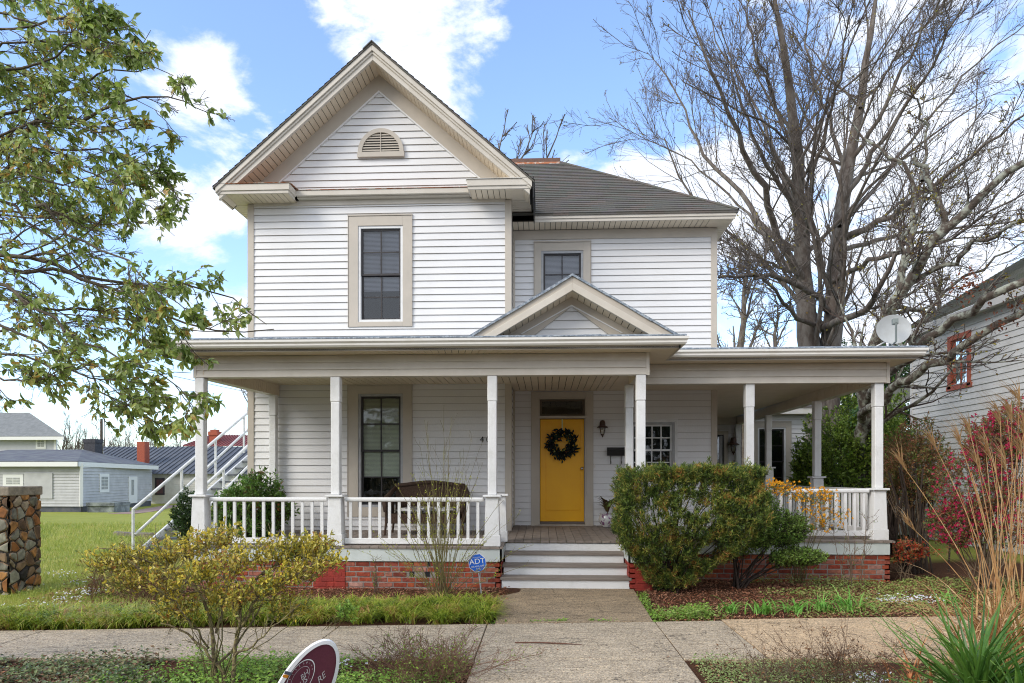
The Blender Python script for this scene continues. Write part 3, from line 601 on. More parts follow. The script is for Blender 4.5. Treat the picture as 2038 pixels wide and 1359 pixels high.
# porch pediment
gx, gz, gs = .42, 4.575, .588; ge = 1.50; gy = 9.68
for s_ in (-1, 1):
    def band(za, zb, e): 
        p = [(gx, gz-za), (gx+s_*e, gz-za-gs*e), (gx+s_*e, gz-zb-gs*e), (gx, gz-zb)]; return p if s_ > 0 else p[::-1]
    o = H('pediment_rake', MB().prism(band(.03, .125, ge-.08), 'y', gy+.02, gy+.08), 'tan', bevel=.004)
    obj('rake_board', MB().prism(band(.125, .235, ge-.24), 'y', gy+.0, gy+.07), M['cream'], o, bevel=.004)
    A = np.array((gx, gy+.07, gz-.235)); B = A+np.array((s_*(ge-.3), 0, -gs*(ge-.3))); nn = nrm(np.array((s_*gs, 0, 1.)))
    obj('soffit', MB().strips(A, B, (0, .32, 0), .105, .011, .01, nn), M['soffit'], o); obj('backing', MB().slab([A+nn*.015, B+nn*.015, B+nn*.015+(0, .35, 0), A+nn*.015+(0, .35, 0)], nn*.01), M['dark'], o)
    p = [(gx, gz-.235), (gx+s_*1.18, gz-.235-gs*1.18), (gx+s_*.72, gz-.235-gs*1.18), (gx, gz-.37)]
    H('pediment_frieze', MB().prism(p if s_ > 0 else p[::-1], 'y', 10.03, 10.08), 'tan')
    p = [(gx, gz-.355), (gx+s_*.75, 3.80), (gx+s_*.72, 3.80), (gx, gz-.375)]; H('siding_trim', MB().prism(p if s_ > 0 else p[::-1], 'y', 10.015, 10.07), 'white')
    rf = MB().prism(band(0, .03, ge), 'y', gy, 13.6); H('pediment_roof', rf, 'flash')
    m = MB(); x = 0.; 
    while x < ge-.05: x2 = min(x+rg.uniform(.2, .4), ge+.02); z0, z1 = gz-gs*x, gz-gs*x2; m.slab([(gx+s_*x, gy-.008, z0+.004), (gx+s_*x2, gy-.008, z1+.004), (gx+s_*x2, gy-.008, z1-.034+rg.uniform(-.008, .004)), (gx+s_*x, gy-.008, z0-.032+rg.uniform(-.008, .004))], (0, .006*1, 0)); x = x2
    H('drip_edge', m, 'flash')
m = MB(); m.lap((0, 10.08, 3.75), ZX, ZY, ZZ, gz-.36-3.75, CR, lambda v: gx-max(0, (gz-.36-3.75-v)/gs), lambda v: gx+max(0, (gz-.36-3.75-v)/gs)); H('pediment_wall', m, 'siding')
# posts
def post(x, y, w=.132, lower=True, upper=True, zt=3.20, pw=.21):
    d = dz(y); o = None; capz = 1.42+.0185*(y-10)*4 if y > 11 else 1.425
    if upper:
        m = MB().box(x-w/2, x+w/2, y-w/2, y+w/2, capz if lower else d, zt-.38); m.box(x-w/2-.006, x+w/2+.006, y-w/2-.006, y+w/2+.006, zt-.38, zt)
        o = H('porch_post', m, 'white', bevel=.012)
    if lower:
        h = pw/2; v = [(x-h-.005, y-h-.005, d+.17), (x+h+.005, y-h-.005, d+.17), (x+h+.005, y+h+.005, d+.17), (x-h-.005, y+h+.005, d+.17), (x-h+.01, y-h+.01, capz-.035), (x+h-.01, y-h+.01, capz-.035), (x+h-.01, y+h-.01, capz-.035), (x-h+.01, y+h-.01, capz-.035)]
        m = MB().add(v, [(0, 1, 5, 4), (1, 2, 6, 5), (2, 3, 7, 6), (3, 0, 4, 7), (0, 3, 2, 1), (4, 5, 6, 7)])
        if o is not None: obj('pedestal', m, M['white'], o, bevel=.006)
        else: o = H('porch_post', m, 'white', bevel=.006)
        obj('pedestal_cap', MB().box(x-h-.03, x+h+.03, y-h-.03, y+h+.03, capz-.034, capz-.001), M['white'], o, bevel=.008)
        obj('pedestal_base', MB().box(x-h-.018, x+h+.018, y-h-.018, y+h+.018, d+.001, d+.169), M['white'], o, bevel=.006)
    return o
fx = [W(px, 900, 10.15)[0] for px in (400, 669, 980, 1275)]
for x in fx: post(x, 10.16)
post(-.66, 10.74, upper=False, pw=.17); post(1.33, 10.74, upper=False, pw=.17)
post(1.41, 11.24, w=.125, lower=False); post(3.35, 11.24, w=.132); post(5.39, 11.24, w=.132)
for x, y in ((5.44, 13.8), (5.50, 16.9)): post(x, y, w=.132)
post(5.60, 19.85, w=.13, lower=False); post(-4.97, 12.36, w=.125, lower=False)
# railings
def railing(xa, ya, xb, yb, ztop, zbot, n):
    A = np.array((xa, ya, 0.)); B = np.array((xb, yb, 0.)); e = nrm(B-A); nn = np.array((e[1], -e[0], 0)); z = lambda p, h: p+np.array((0, 0, h))
    o = H('railing', MB().slab([z(A, ztop-.065)+nn*.035, z(B, ztop-.065)+nn*.035, z(B, ztop)+nn*.035, z(A, ztop)+nn*.035], -nn*.07), 'white', bevel=.02)
    obj('bottom_rail', MB().slab([z(A, zbot)+nn*.022, z(B, zbot)+nn*.022, z(B, zbot+.085)+nn*.022, z(A, zbot+.085)+nn*.022], -nn*.044), M['white'], o, bevel=.005)
    for i in range(n):
        c = A+(B-A)*(i+.6)/(n+.2); q = [c-e*.021+nn*.016, c+e*.021+nn*.016]
        obj('baluster', MB().slab([z(q[0], zbot+.085), z(q[1], zbot+.085), z(q[1], ztop-.066), z(q[0], ztop-.066)], -nn*.032), M['white'], o)
railing(fx[0]+.13, 10.16, fx[1]-.13, 10.16, 1.385, .685, 12); railing(fx[1]+.13, 10.16, fx[2]-.13, 10.16, 1.385, .685, 14)
railing(fx[3]+.13, 10.3, fx[3]+.131, 11.1, 1.385, .69, 4)
railing(1.6, 11.24, 3.22, 11.24, 1.50, .74, 10); railing(3.48, 11.24, 5.26, 11.24, 1.50, .74, 12); railing(5.40, 11.4, 5.44, 13.65, 1.50, .75, 14); railing(5.44, 13.95, 5.50, 16.75, 1.50, .78, 18); railing(5.50, 17.05, 5.58, 19.7, 1.5, .8, 18)
railing(-.7, 10.32, -.68, 10.62, 1.385, .69, 1)
# rear wing at the end of the side porch
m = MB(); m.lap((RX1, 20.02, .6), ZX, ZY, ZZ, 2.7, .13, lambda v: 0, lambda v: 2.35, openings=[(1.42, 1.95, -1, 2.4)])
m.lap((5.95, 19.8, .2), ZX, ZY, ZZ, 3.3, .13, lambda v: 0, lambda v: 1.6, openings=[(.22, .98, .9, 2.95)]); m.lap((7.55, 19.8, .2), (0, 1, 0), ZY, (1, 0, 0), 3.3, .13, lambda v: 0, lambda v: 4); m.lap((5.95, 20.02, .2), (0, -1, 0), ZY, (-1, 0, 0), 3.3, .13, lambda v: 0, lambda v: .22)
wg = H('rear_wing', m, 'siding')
obj('corner_board', MB().box(7.49, 7.58, 19.765, 19.86, .2, 3.46).box(5.9, 5.98, 19.765, 19.85, .2, 3.46), M['tan'], wg)
obj('fascia', MB().box(5.7, 7.75, 19.45, 19.5, 3.46, 3.62).box(7.7, 7.75, 19.5, 24, 3.46, 3.62), M['gutter'], wg); obj('wing_soffit', MB().box(5.7, 7.7, 19.5, 19.8, 3.46, 3.48).box(7.56, 7.7, 19.8, 24, 3.46, 3.48), M['soffit'], wg)
obj('wing_roof', MB().slab([(5.7, 19.42, 3.63), (7.8, 19.42, 3.63), (7.8, 24, 4.3), (5.7, 24, 4.3)], (0, 0, .03)), M['shingle'], wg)
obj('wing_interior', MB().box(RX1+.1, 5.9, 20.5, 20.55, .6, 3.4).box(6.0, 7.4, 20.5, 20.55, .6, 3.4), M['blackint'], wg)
window((6.14, 6.93, 1.15, 3.10), (6.0, 7.07, 1.0, 3.25), 19.8, 2, 2, inner='white', sashm='sash')
m = MB().box(4.80, 4.86, 19.97, 20.05, .75, 3.01).box(5.24, 5.36, 19.97, 20.05, .75, 3.01).box(4.86, 5.24, 19.972, 20.05, 2.9, 3.01); o = H('side_door', m, 'tan')
obj('screen_frame', MB().box(5.12, 5.20, 20.0, 20.04, .75, 2.88).box(4.87, 4.95, 20.0, 20.04, .75, 2.88).box(4.95, 5.12, 20.0, 20.04, 1.6, 1.7), M['frame'], o); obj('pane', MB().box(4.95, 5.12, 20.02, 20.025, .8, 2.85), M['glass'], o)

# house numbers "40" on the wall behind the porch post
def text_mb(s, size, extrude=.003, font_scale=(1, 1), align='CENTER'):
    cu = bpy.data.curves.new('t', 'FONT'); cu.body = s; cu.size = size; cu.extrude = extrude; cu.align_x = align; cu.align_y = 'CENTER'
    ob = bpy.data.objects.new('t', cu); C.objects.link(ob); dg = bpy.context.evaluated_depsgraph_get(); me = bpy.data.meshes.new_from_object(ob.evaluated_get(dg))
    mb = MB(); V = np.array([v.co[:] for v in me.vertices]); V[:, 0] *= font_scale[0]; V[:, 1] *= font_scale[1]
    by = {}
    for p in me.polygons: by.setdefault(len(p.vertices), []).append(tuple(p.vertices))
    mb.add(V, *[np.array(f) for f in by.values()]); bpy.data.objects.remove(ob); bpy.data.curves.remove(cu); bpy.data.meshes.remove(me)
    return mb
def place_mb(mb, Mx):
    out = MB(); V = np.vstack(mb.v); R = np.array(Mx.to_3x3()); T = np.array(Mx.translation); out.v = [V@R.T+T]; out.l = mb.l; out.t = mb.t; out.n = mb.n; out.a = mb.a; return out
UP = Matrix.Rotation(RAD(90), 4, 'X')
for ch, px in (('4', 959), ('0', 971.5)):
    p = W(px, 875, BY-.03); t = text_mb(ch, .155, .004)
    H('house_number', place_mb(t, Matrix.Translation(Vector(p)) @ UP), 'black')
# ================================================================== GROUND, PATHS, NEIGHBOURING BUILDINGS
def sst(a, b, x): t = np.clip((x-a)/(b-a), 0, 1); return t*t*(3-2*t)
def gz(x, y):
    x = np.asarray(x, float); y = np.asarray(y, float)
    z = -.03+.06*sst(8, 10, y)-.3*(1-sst(1.6, 3.0, y))
    z = z-.78*np.clip((y-13)/32, 0, 1)*sst(12, 15, y)
    z = z+.012*np.sin(x*1.7+y*.9)+.010*np.sin(x*3.1-y*2.3+1)
    return z
xs = np.concatenate([[-400, -200, -100, -60, -40, -30, -24], np.arange(-20, 14, .25), [15, 18, 24, 30, 40, 60, 100, 200, 400]]); ys = np.concatenate([[-400, -100, -30, -8, -3], np.arange(0, 22, .25), np.arange(22, 60, 2), [60, 80, 120, 200, 400, 900]])
GX, GY = np.meshgrid(xs, ys); nx, ny = len(xs), len(ys)
GV = np.stack([GX, GY, gz(GX, GY)], -1).reshape(-1, 3); ii, jj = np.meshgrid(np.arange(nx-1), np.arange(ny-1)); b0 = (jj*nx+ii).ravel()
def ground_mat():
    m = bpy.data.materials.new('ground_soil_and_lawn'); m.use_nodes = True; nt = m.node_tree; N = nt.nodes; L = nt.links; b = N['Principled BSDF']; b.inputs['Roughness'].default_value = .95; b.inputs['Specular IOR Level'].default_value = .15
    tc = N.new('ShaderNodeTexCoord'); sp = N.new('ShaderNodeSeparateXYZ'); L.new(tc.outputs['Object'], sp.inputs[0])
    def noise(sc, det=7, rough=.65):
        n = N.new('ShaderNodeTexNoise'); n.inputs['Scale'].default_value = sc; n.inputs['Detail'].default_value = det; n.inputs['Roughness'].default_value = rough; L.new(tc.outputs['Object'], n.inputs['Vector']); return n.outputs['Fac']
    def ma(op, a, b_, clamp=False):
        k = N.new('ShaderNodeMath'); k.operation = op; k.use_clamp = clamp
        for i, v in enumerate((a, b_)):
            if isinstance(v, (int, float)): k.inputs[i].default_value = v
            else: L.new(v, k.inputs[i])
        return k.outputs[0]
    def mix(f, a, b_):
        x = N.new('ShaderNodeMix'); x.data_type = 'RGBA'; L.new(f, x.inputs['Factor'])
        for nm, v in (('A', a), ('B', b_)):
            if isinstance(v, tuple): x.inputs[nm].default_value = (*v, 1)
            else: L.new(v, x.inputs[nm])
        return x.outputs['Result']
    soil = ramp_on(N, L, noise(38), [(.02, .012, .008), (.05, .025, .014), (.12, .055, .028), (.20, .11, .06)])
    lawn = ramp_on(N, L, ma('ADD', ma('MULTIPLY', noise(.8), .6), ma('MULTIPLY', noise(6), .4)), [(.14, .17, .035), (.22, .25, .045), (.29, .31, .06), (.38, .36, .10), (.46, .38, .19)])
    fine = ramp_on(N, L, noise(60), [(.55, .6, .5), (1, 1, 1), (1.35, 1.3, 1.2)])
    v = N.new('ShaderNodeVectorMath'); v.operation = 'MULTIPLY'; L.new(lawn, v.inputs[0]); L.new(fine, v.inputs[1])
    lawn2 = v.outputs[0]
    n1 = noise(1.7)
    f = ma('MAXIMUM', ma('MULTIPLY', ma('ADD', ma('SUBTRACT', -5.6, sp.outputs['X']), ma('MULTIPLY', ma('SUBTRACT', n1, .5), 5.0)), 1.6), ma('SUBTRACT', sp.outputs['Y'], 13.5), False)
    f2 = N.new('ShaderNodeClamp'); L.new(f, f2.inputs['Value'])
    near = ma('SUBTRACT', 1, ma('MULTIPLY', ma('LESS_THAN', sp.outputs['Y'], 8.0), .8)); fm = ma('MULTIPLY', f2.outputs[0], near)
    L.new(mix(fm, soil, lawn2), b.inputs['Base Color'])
    bp = N.new('ShaderNodeBump'); bp.inputs['Strength'].default_value = .8; bp.inputs['Distance'].default_value = .04; L.new(noise(25), bp.inputs['Height']); L.new(bp.outputs[0], b.inputs['Normal'])
    return m
obj('ground', MB().add(GV, np.stack([b0, b0+1, b0+nx+1, b0+nx], -1)), ground_mat(), kind='structure')

obj('road', MB().box(-300, 300, -9, 1.5, -.2, -.12), mat('asphalt', (.06, .06, .06), .9, (.09, .088, .085), 3, bump=.3, bscale=80), kind='structure')
def concrete(name, c1, c2, c3):
    m = bpy.data.materials.new(name); m.use_nodes = True; nt = m.node_tree; N = nt.nodes; L = nt.links; b = N['Principled BSDF']; b.inputs['Roughness'].default_value = .85
    tc = N.new('ShaderNodeTexCoord')
    def nz(sc, st=(1, 1, 1), d=6):
        mp = N.new('ShaderNodeMapping'); mp.inputs['Scale'].default_value = st; L.new(tc.outputs['Object'], mp.inputs['Vector']); n = N.new('ShaderNodeTexNoise'); n.inputs['Scale'].default_value = sc; n.inputs['Detail'].default_value = d; n.inputs['Roughness'].default_value = .65; L.new(mp.outputs[0], n.inputs['Vector']); return n.outputs['Fac']
    base = ramp_on(N, L, nz(1.3, (1, 1.8, 1), 9), [tuple(.6*q for q in c2), c2, c1, c3])
    v = N.new('ShaderNodeTexVoronoi'); v.inputs['Scale'].default_value = 95; L.new(tc.outputs['Object'], v.inputs['Vector'])
    sp = N.new('ShaderNodeSeparateXYZ'); L.new(v.outputs['Color'], sp.inputs[0]); peb = ramp_on(N, L, sp.outputs[0], [(.35, .31, .25), (.85, .8, .75), (1, 1, 1), (1.1, 1.08, 1), (1.7, 1.6, 1.4)])
    k = N.new('ShaderNodeVectorMath'); k.operation = 'MULTIPLY'; L.new(base, k.inputs[0]); L.new(peb, k.inputs[1])
    st = ramp_on(N, L, nz(9, (.4, 2.4, 1), 10), [(.22, .20, .18), (.45, .42, .38), (.9, .88, .85), (1, 1, 1), (1.05, 1.03, 1)])
    vc = N.new('ShaderNodeTexVoronoi'); vc.feature = 'DISTANCE_TO_EDGE'; vc.inputs['Scale'].default_value = .55; nv = N.new('ShaderNodeTexNoise'); nv.inputs['Scale'].default_value = 3; nv.inputs['Detail'].default_value = 8; L.new(tc.outputs['Object'], nv.inputs['Vector'])
    ad = N.new('ShaderNodeVectorMath'); ad.operation = 'MULTIPLY_ADD'; L.new(nv.outputs['Color'], ad.inputs[0]); ad.inputs[1].default_value = (.7, .7, .7); L.new(tc.outputs['Object'], ad.inputs[2]); L.new(ad.outputs[0], vc.inputs['Vector'])
    ck = N.new('ShaderNodeMapRange'); ck.inputs['From Min'].default_value = .0; ck.inputs['From Max'].default_value = .006; ck.inputs['To Min'].default_value = .3; L.new(vc.outputs['Distance'], ck.inputs['Value'])
    kk_ = N.new('ShaderNodeVectorMath'); kk_.operation = 'SCALE'; L.new(st, kk_.inputs[0]); L.new(ck.outputs[0], kk_.inputs['Scale']); st = kk_.outputs[0]
    k2 = N.new('ShaderNodeVectorMath'); k2.operation = 'MULTIPLY'; L.new(k.outputs[0], k2.inputs[0]); L.new(st, k2.inputs[1]); L.new(k2.outputs[0], b.inputs['Base Color'])
    bp = N.new('ShaderNodeBump'); bp.inputs['Strength'].default_value = .5; bp.inputs['Distance'].default_value = .006; L.new(v.outputs['Distance'], bp.inputs['Height']); L.new(bp.outputs[0], b.inputs['Normal'])
    return m
conc = concrete('exposed_aggregate', (.53, .45, .345), (.42, .36, .28), (.60, .51, .40)); conc_t = concrete('tan_concrete', (.62, .47, .31), (.54, .42, .29), (.68, .53, .37)); conc_d = concrete('damp_concrete', (.42, .33, .225), (.26, .205, .14), (.50, .40, .28))
yn = lambda x: 6.36+.04*x
yf = lambda x: 7.90+.11*x
def slab_(m, p, t=.08): return m.slab([(x, y, z) for x, y, z in p], (0, 0, -t))
js = [-14, -11.7, -8.6, -5.5, -2.31, -.64, 1.31, 2.11]; m = MB()
for a, b in zip(js[:-1], js[1:]):
    g = .006; slab_(m, [(a+g, yn(a), 0), (b-g, yn(b), 0), (b-g, yf(b), 0), (a+g, yf(a), 0)])
obj('sidewalk', m, conc, kind='structure', bevel=.006)
js = [2.11, 4.35, 7.2, 10, 13]; m = MB()
for a, b in zip(js[:-1], js[1:]): slab_(m, [(a+.006, yn(a), .004), (b-.006, yn(b), .004), (b-.006, yf(b)+.05, .004), (a+.006, yf(a)+.05, .004)])
obj('sidewalk', m, conc_t, kind='structure', bevel=.006)
m = MB(); slab_(m, [(-.63, 3.0, 0), (1.305, 3.0, 0), (1.305, yn(1.3)-.012, 0), (-.63, yn(-.64)-.012, 0)]); obj('front_path', m, conc, kind='structure', bevel=.006)
m = MB(); slab_(m, [(-.55, 7.86, .004), (1.29, 8.06, .004), (1.33, 10.10, .05), (-.66, 10.10, .05)], .1); obj('front_path', m, conc_d, kind='structure', bevel=.006)

# --- stone gate pillar
def cobble_face(O, U, V, Nn, w, h, seed, cell=.16):
    rg = np.random.default_rng(seed); n = 0; gx_, gy_ = int(w/cell)+2, int(h/cell)+2
    sd_ = np.array([((i+rg.uniform(.1, .9))*cell*1.05, (j+rg.uniform(.1, .9))*cell*.95) for i in range(-1, gx_) for j in range(-1, gy_)]); colr = rg.random(len(sd_)); tilt = rg.normal(0, .06, (len(sd_), 2)); hgt = rg.uniform(.0, .018, len(sd_))
    nu, nv = int(w/.009), int(h/.009); uu, vv = np.meshgrid(np.linspace(0, w, nu), np.linspace(0, h, nv)); P = np.stack([uu, vv], -1).reshape(-1, 2)
    d = np.linalg.norm(P[:, None]-sd_[None], axis=-1); o = np.argsort(d, 1)[:, :2]; d1 = np.take_along_axis(d, o, 1); e = d1[:, 1]-d1[:, 0]; c = o[:, 0]
    off = np.where(e < .018, 0, 1)*(.018+hgt[c]+((P-sd_[c])*tilt[c]).sum(1))*np.clip((e-.012)/.03, 0, 1)**.5
    Q = np.array(O)[None]+P[:, :1]*np.array(U)[None]+P[:, 1:]*np.array(V)[None]+off[:, None]*np.array(Nn)[None]
    ii, jj = np.meshgrid(np.arange(nu-1), np.arange(nv-1)); b = (jj*nu+ii).ravel()
    return Q, np.stack([b, b+1, b+nu+1, b+nu], -1), np.where(e < .018, 0., .08+.92*colr[c])
def stone_mat():
    m = bpy.data.materials.new('field_stone'); m.use_nodes = True; nt = m.node_tree; N = nt.nodes; L = nt.links; b = N['Principled BSDF']; b.inputs['Roughness'].default_value = .8
    a = N.new('ShaderNodeAttribute'); a.attribute_name = 'val'; c = ramp_on(N, L, a.outputs['Fac'], [(.03, .025, .02), (.20, .13, .07), (.34, .27, .18), (.28, .11, .03), (.17, .16, .12), (.36, .17, .05), (.24, .23, .17), (.13, .075, .04), (.40, .31, .22)])
    c.node.color_ramp.interpolation = 'CONSTANT'
    tc = N.new('ShaderNodeTexCoord'); n = N.new('ShaderNodeTexNoise'); n.inputs['Scale'].default_value = 9; n.inputs['Detail'].default_value = 8; n.inputs['Distortion'].default_value = .6; L.new(tc.outputs['Object'], n.inputs['Vector'])
    mr = N.new('ShaderNodeMapRange'); mr.inputs['From Min'].default_value = .3; mr.inputs['From Max'].default_value = .7; mr.inputs['To Min'].default_value = .45; mr.inputs['To Max'].default_value = 1.5; L.new(n.outputs['Fac'], mr.inputs['Value'])
    x = N.new('ShaderNodeVectorMath'); x.operation = 'SCALE'; L.new(c, x.inputs[0]); L.new(mr.outputs[0], x.inputs['Scale']); L.new(x.outputs[0], b.inputs['Base Color'])
    bp = N.new('ShaderNodeBump'); bp.inputs['Strength'].default_value = .6; bp.inputs['Distance'].default_value = .02; L.new(n.outputs['Fac'], bp.inputs['Height']); L.new(bp.outputs[0], b.inputs['Normal'])
    return m
pil = thing('stone_pillar', 'square gate pillar of brown and grey field stones with flat concrete cap', 'pillar', (-7.85, 9.6, 0))
m = MB()
for O, U, Nn, w, sd_ in (((-8.18, 9.3, -.08), (1, 0, 0), (0, -1, 0), .63, 5), ((-7.55, 9.3, -.08), (0, 1, 0), (1, 0, 0), .58, 11), ((-8.18, 9.88, -.08), (0, -1, 0), (-1, 0, 0), .58, 3), ((-7.55, 9.88, -.08), (-1, 0, 0), (0, 1, 0), .63, 9)):
    q, f, c = cobble_face(O, U, (0, 0, 1), Nn, w, 1.51, sd_, .155); m.add(q, f, val=c)
obj('shaft', m, stone_mat(), pil); obj('cap', MB().box(-8.22, -7.52, 9.26, 9.92, 1.425, 1.555), mat('cap_concrete', (.33, .28, .21), .9, (.16, .14, .11), 9, bump=.6, thr=(.4, .7)), pil, bevel=.012)

# --- exterior stair at the left of the house
st = thing('exterior_stair', 'white metal outside staircase with pipe handrails climbing beside the left wall', 'staircase', (-8.2, 14.3, gz(-8.2, 14.3)))
mp_ = mat('white_pipe', (.74, .75, .76), .4, (.55, .56, .56), 7, thr=(.5, .75))
T0 = W(265, 1014, 14.0); T1 = W(494.5, 820, 18.3); e_ = T1-T0; T2 = T1+e_*.35; M0 = W(269, 1064, 14.0); M1 = W(494.5, 854, 18.3); M2 = M1+(M1-M0)*.35
for wx, side in ((0, 'n'), (1.0, 'f')):
    o_ = np.array((wx, 0, 0)); m = MB().tubes(np.array([T0, T1, T2])+o_, [.036]*3, 8, cap=True); hr = obj('handrail', m, mp_, st, smooth=True)
    obj('mid_rail', MB().tubes(np.array([M0, M1, M2])+o_, [.032]*3, 8, cap=True), mp_, st, smooth=True)
    for t in (0, .36, .66, .95, 1.25):
        p = T0+(T1-T0)*t+o_; q = p.copy(); q[2] = p[2]-(1.0 if t else p[2]-gz(p[0], p[1])); obj('rail_post', MB().tubes(np.array([q, p]), [.03]*2, 8), mp_, st, smooth=True)
    S0 = W(300, 1087, 14.3); S0[0] = T0[0]; S1 = W(494, 903, 18.3); S1[0] = T1[0]; SS = [S0-(S1-S0)*.06, S0+(S1-S0)*1.35]
    obj('stringer', MB().slab([SS[0]+o_, SS[1]+o_, SS[1]+o_-(0, 0, .24), SS[0]+o_-(0, 0, .24)], (.04, 0, 0)), mp_, st)
for i in range(16):
    p = SS[0]+(SS[1]-SS[0])*(i+.7)/17; obj('tread', MB().box(p[0]+.045, p[0]+.995, p[1], p[1]+.26, p[2]-.06, p[2]-.02), mat('grey_tread', (.10, .11, .12), .7) if i == 0 else bpy.data.materials['grey_tread'], st)
for yy, zz in ((16.8, 1.3), (19.6, 2.9)):
    obj('support_post', MB().box(-7.95, -7.87, yy, yy+.08, -.3, zz).box(-7.05, -6.97, yy, yy+.08, -.3, zz), M['black'], st)

# --- buildings to the left, far back
def onwall(px, py, A, B):
    u = (px-1019)/F; v = (948-py)/F; d = np.array((-math.sin(PSI)+u*math.cos(PSI), math.cos(PSI)+u*math.sin(PSI), v)); e = np.array(B)[:2]-np.array(A)[:2]; n = np.array((e[1], -e[0])); t = (n@np.array(A)[:2])/(n@d[:2]); return np.array((0, 0, EYE))+t*d
gsid = mat('grey_clapboard', (.50, .50, .505), .6, (.42, .42, .425), 1.5); wsid = mat('white_clapboard', (.74, .73, .68), .6, (.62, .60, .55), 2); groof = mat('dark_shingle_far', (.095, .095, .115), .9, (.16, .17, .17), 1.2, bump=.3, bscale=12); wtrim = mat('white_trim', (.76, .76, .74), .6); dkf = mat('dark_foundation', (.06, .07, .095), .8, (.12, .12, .13), 2); curt = mat('pale_curtain', (.42, .42, .38), .8, (.25, .27, .28), 4)
seam = mat('dark_metal_roof', (.085, .092, .105), .5, (.12, .125, .135), .8); redroof = mat('red_metal_roof', (.28, .075, .07), .6, (.20, .07, .06), 2); brk = mat('chimney_brick', (.42, .10, .05), .85, (.28, .07, .04), 9, bump=.4)
def wallop(par, A, B, px0, px1, py0, py1, nm='window', col=None, panes=2, off=.06, tm=None):
    a, b = onwall(px0, py1, A, B), onwall(px1, py1, A, B); c, d = onwall(px1, py0, A, B), onwall(px0, py0, A, B); e = nrm(np.array((B[0]-A[0], B[1]-A[1], 0.))); n = np.array((e[1], -e[0], 0)); w_ = np.linalg.norm((b-a)[:2]); h = ((d[2]-a[2])+(c[2]-b[2]))/2
    L_ = w_; a = a+n*off; z = np.array((0, 0, 1.)); o = obj(nm, MB().slab([a, a+e*L_, a+e*L_+z*h, a+z*h], -n*(off+.02)), tm or wtrim, par); f = .13*L_+.02
    if nm == 'window':
        g = MB(); k = 0
        cols = 4 if L_ > 1.6 else 2
        for i in range(cols):
            for j in range(4):
                w0 = (L_-2*f)/cols; h0 = (h-2*f)/4; q = a+e*(f+i*w0+.03)+z*(f+j*h0+.02)+n*.012; g.slab([q, q+e*(w0-.05), q+e*(w0-.05)+z*(h0-.04), q+z*(h0-.04)], -n*.005)
        obj('pane', g, col or curt, o)
    return o
def lapwall(mb, A, B, z0, z1, c=.2, lip=.045):
    e = nrm(np.array((B[0]-A[0], B[1]-A[1], 0.))); n = np.array((e[1], -e[0], 0)); L_ = math.hypot(B[0]-A[0], B[1]-A[1]); return mb.lap((A[0], A[1], z0), e, ZY, n, z1-z0, c, lambda v: 0, lambda v: L_, lip=lip)
gh = thing('grey_cottage', 'low grey clapboard cottage with hipped dark roof, white door and black chimney', 'house', (*W(163, 1010, 45)[:2], -.75))
A = W(-160, 1010, 45); Bc = W(163, 1010, 45); Cc_ = W(302, 1010, 56.); Dd = Cc_+np.array((-12, 10, 0)); zb, ze = -.35, 2.60
m = MB(); lapwall(m, A, Bc, zb, ze); lapwall(m, Bc, Cc_, zb, ze); lapwall(m, Cc_, Cc_+np.array((-10, 14, 0)), zb, ze); obj('wall', m, gsid, gh)
m = MB(); 
for p, q in ((A, Bc), (Bc, Cc_)): e = nrm(np.array((q[0]-p[0], q[1]-p[1], 0.))); n = np.array((e[1], -e[0], 0)); m.slab([(p[0], p[1], -1.1)+n*.0-n*.05, (q[0], q[1], -1.1)-n*.05, (q[0], q[1], zb)-n*.05, (p[0], p[1], zb)-n*.05], -n*.1)
obj('foundation', m, dkf, gh)
eo = .55; Ae, Be, Ce = A+np.array((0, -eo, 0)), Bc+np.array((eo*.15, -eo, 0)), Cc_+np.array((eo*1.1, -.1, 0)); R0 = W(20, 893, 50.5); R1 = W(165, 892, 51.5); R2 = R1+np.array((-2, 12, 0)); zz_ = lambda p, z: np.array((p[0], p[1], z))
m = MB(); t_ = (0, 0, -.04)
m.slab([zz_(Ae, 2.72), zz_(Be, 2.72), zz_(R1, 3.8), zz_(R0, 3.75)], t_).slab([zz_(Be, 2.72), zz_(Ce, 2.62), zz_(R1, 3.8)], t_).slab([zz_(Ce, 2.62), zz_(Ce+np.array((-10, 14, 0)), 2.62), zz_(R1, 3.8)], t_).slab([zz_(Ae, 2.72), zz_(R0, 3.75), zz_(Ae+np.array((0, 12, 0)), 2.72)], t_)
obj('roof', m, groof, gh)
m = MB()
for p, q in ((Ae, Be), (Be, Ce)): z1_, z2_ = 2.69, (2.69 if q is Be else 2.59); m.slab([zz_(p, z1_-.32), zz_(q, z2_-.32), zz_(q, z2_), zz_(p, z1_)], (0, .08, 0))
obj('fascia', m, wtrim, gh)
obj('corner_board', MB().tubes(np.array([zz_(Bc, zb)+(0, -.06, 0), zz_(Bc, ze)+(0, -.06, 0)]), [.13, .13], 4), wtrim, gh)
wallop(gh, A, Bc, 7, 47, 944, 970); wallop(gh, Bc, Cc_, 197, 216, 943, 980); o = wallop(gh, Bc, Cc_, 255, 272, 949, 1002, 'door')
e = nrm(np.array((Cc_[0]-Bc[0], Cc_[1]-Bc[1], 0.))); n = np.array((e[1], -e[0], 0)); q = onwall(260, 985, Bc, Cc_)+n*.075; obj('pane', MB().slab([q, q+e*.42, q+e*.42+(0, 0, 1.2), q+(0, 0, 1.2)], -n*.01), curt, o)
q0, q1 = onwall(50, 992, A, Bc), onwall(106, 941, A, Bc); obj('board_patch', MB().box(q0[0], q1[0], 44.9, 45.0, q0[2], q1[2]), gsid, gh)
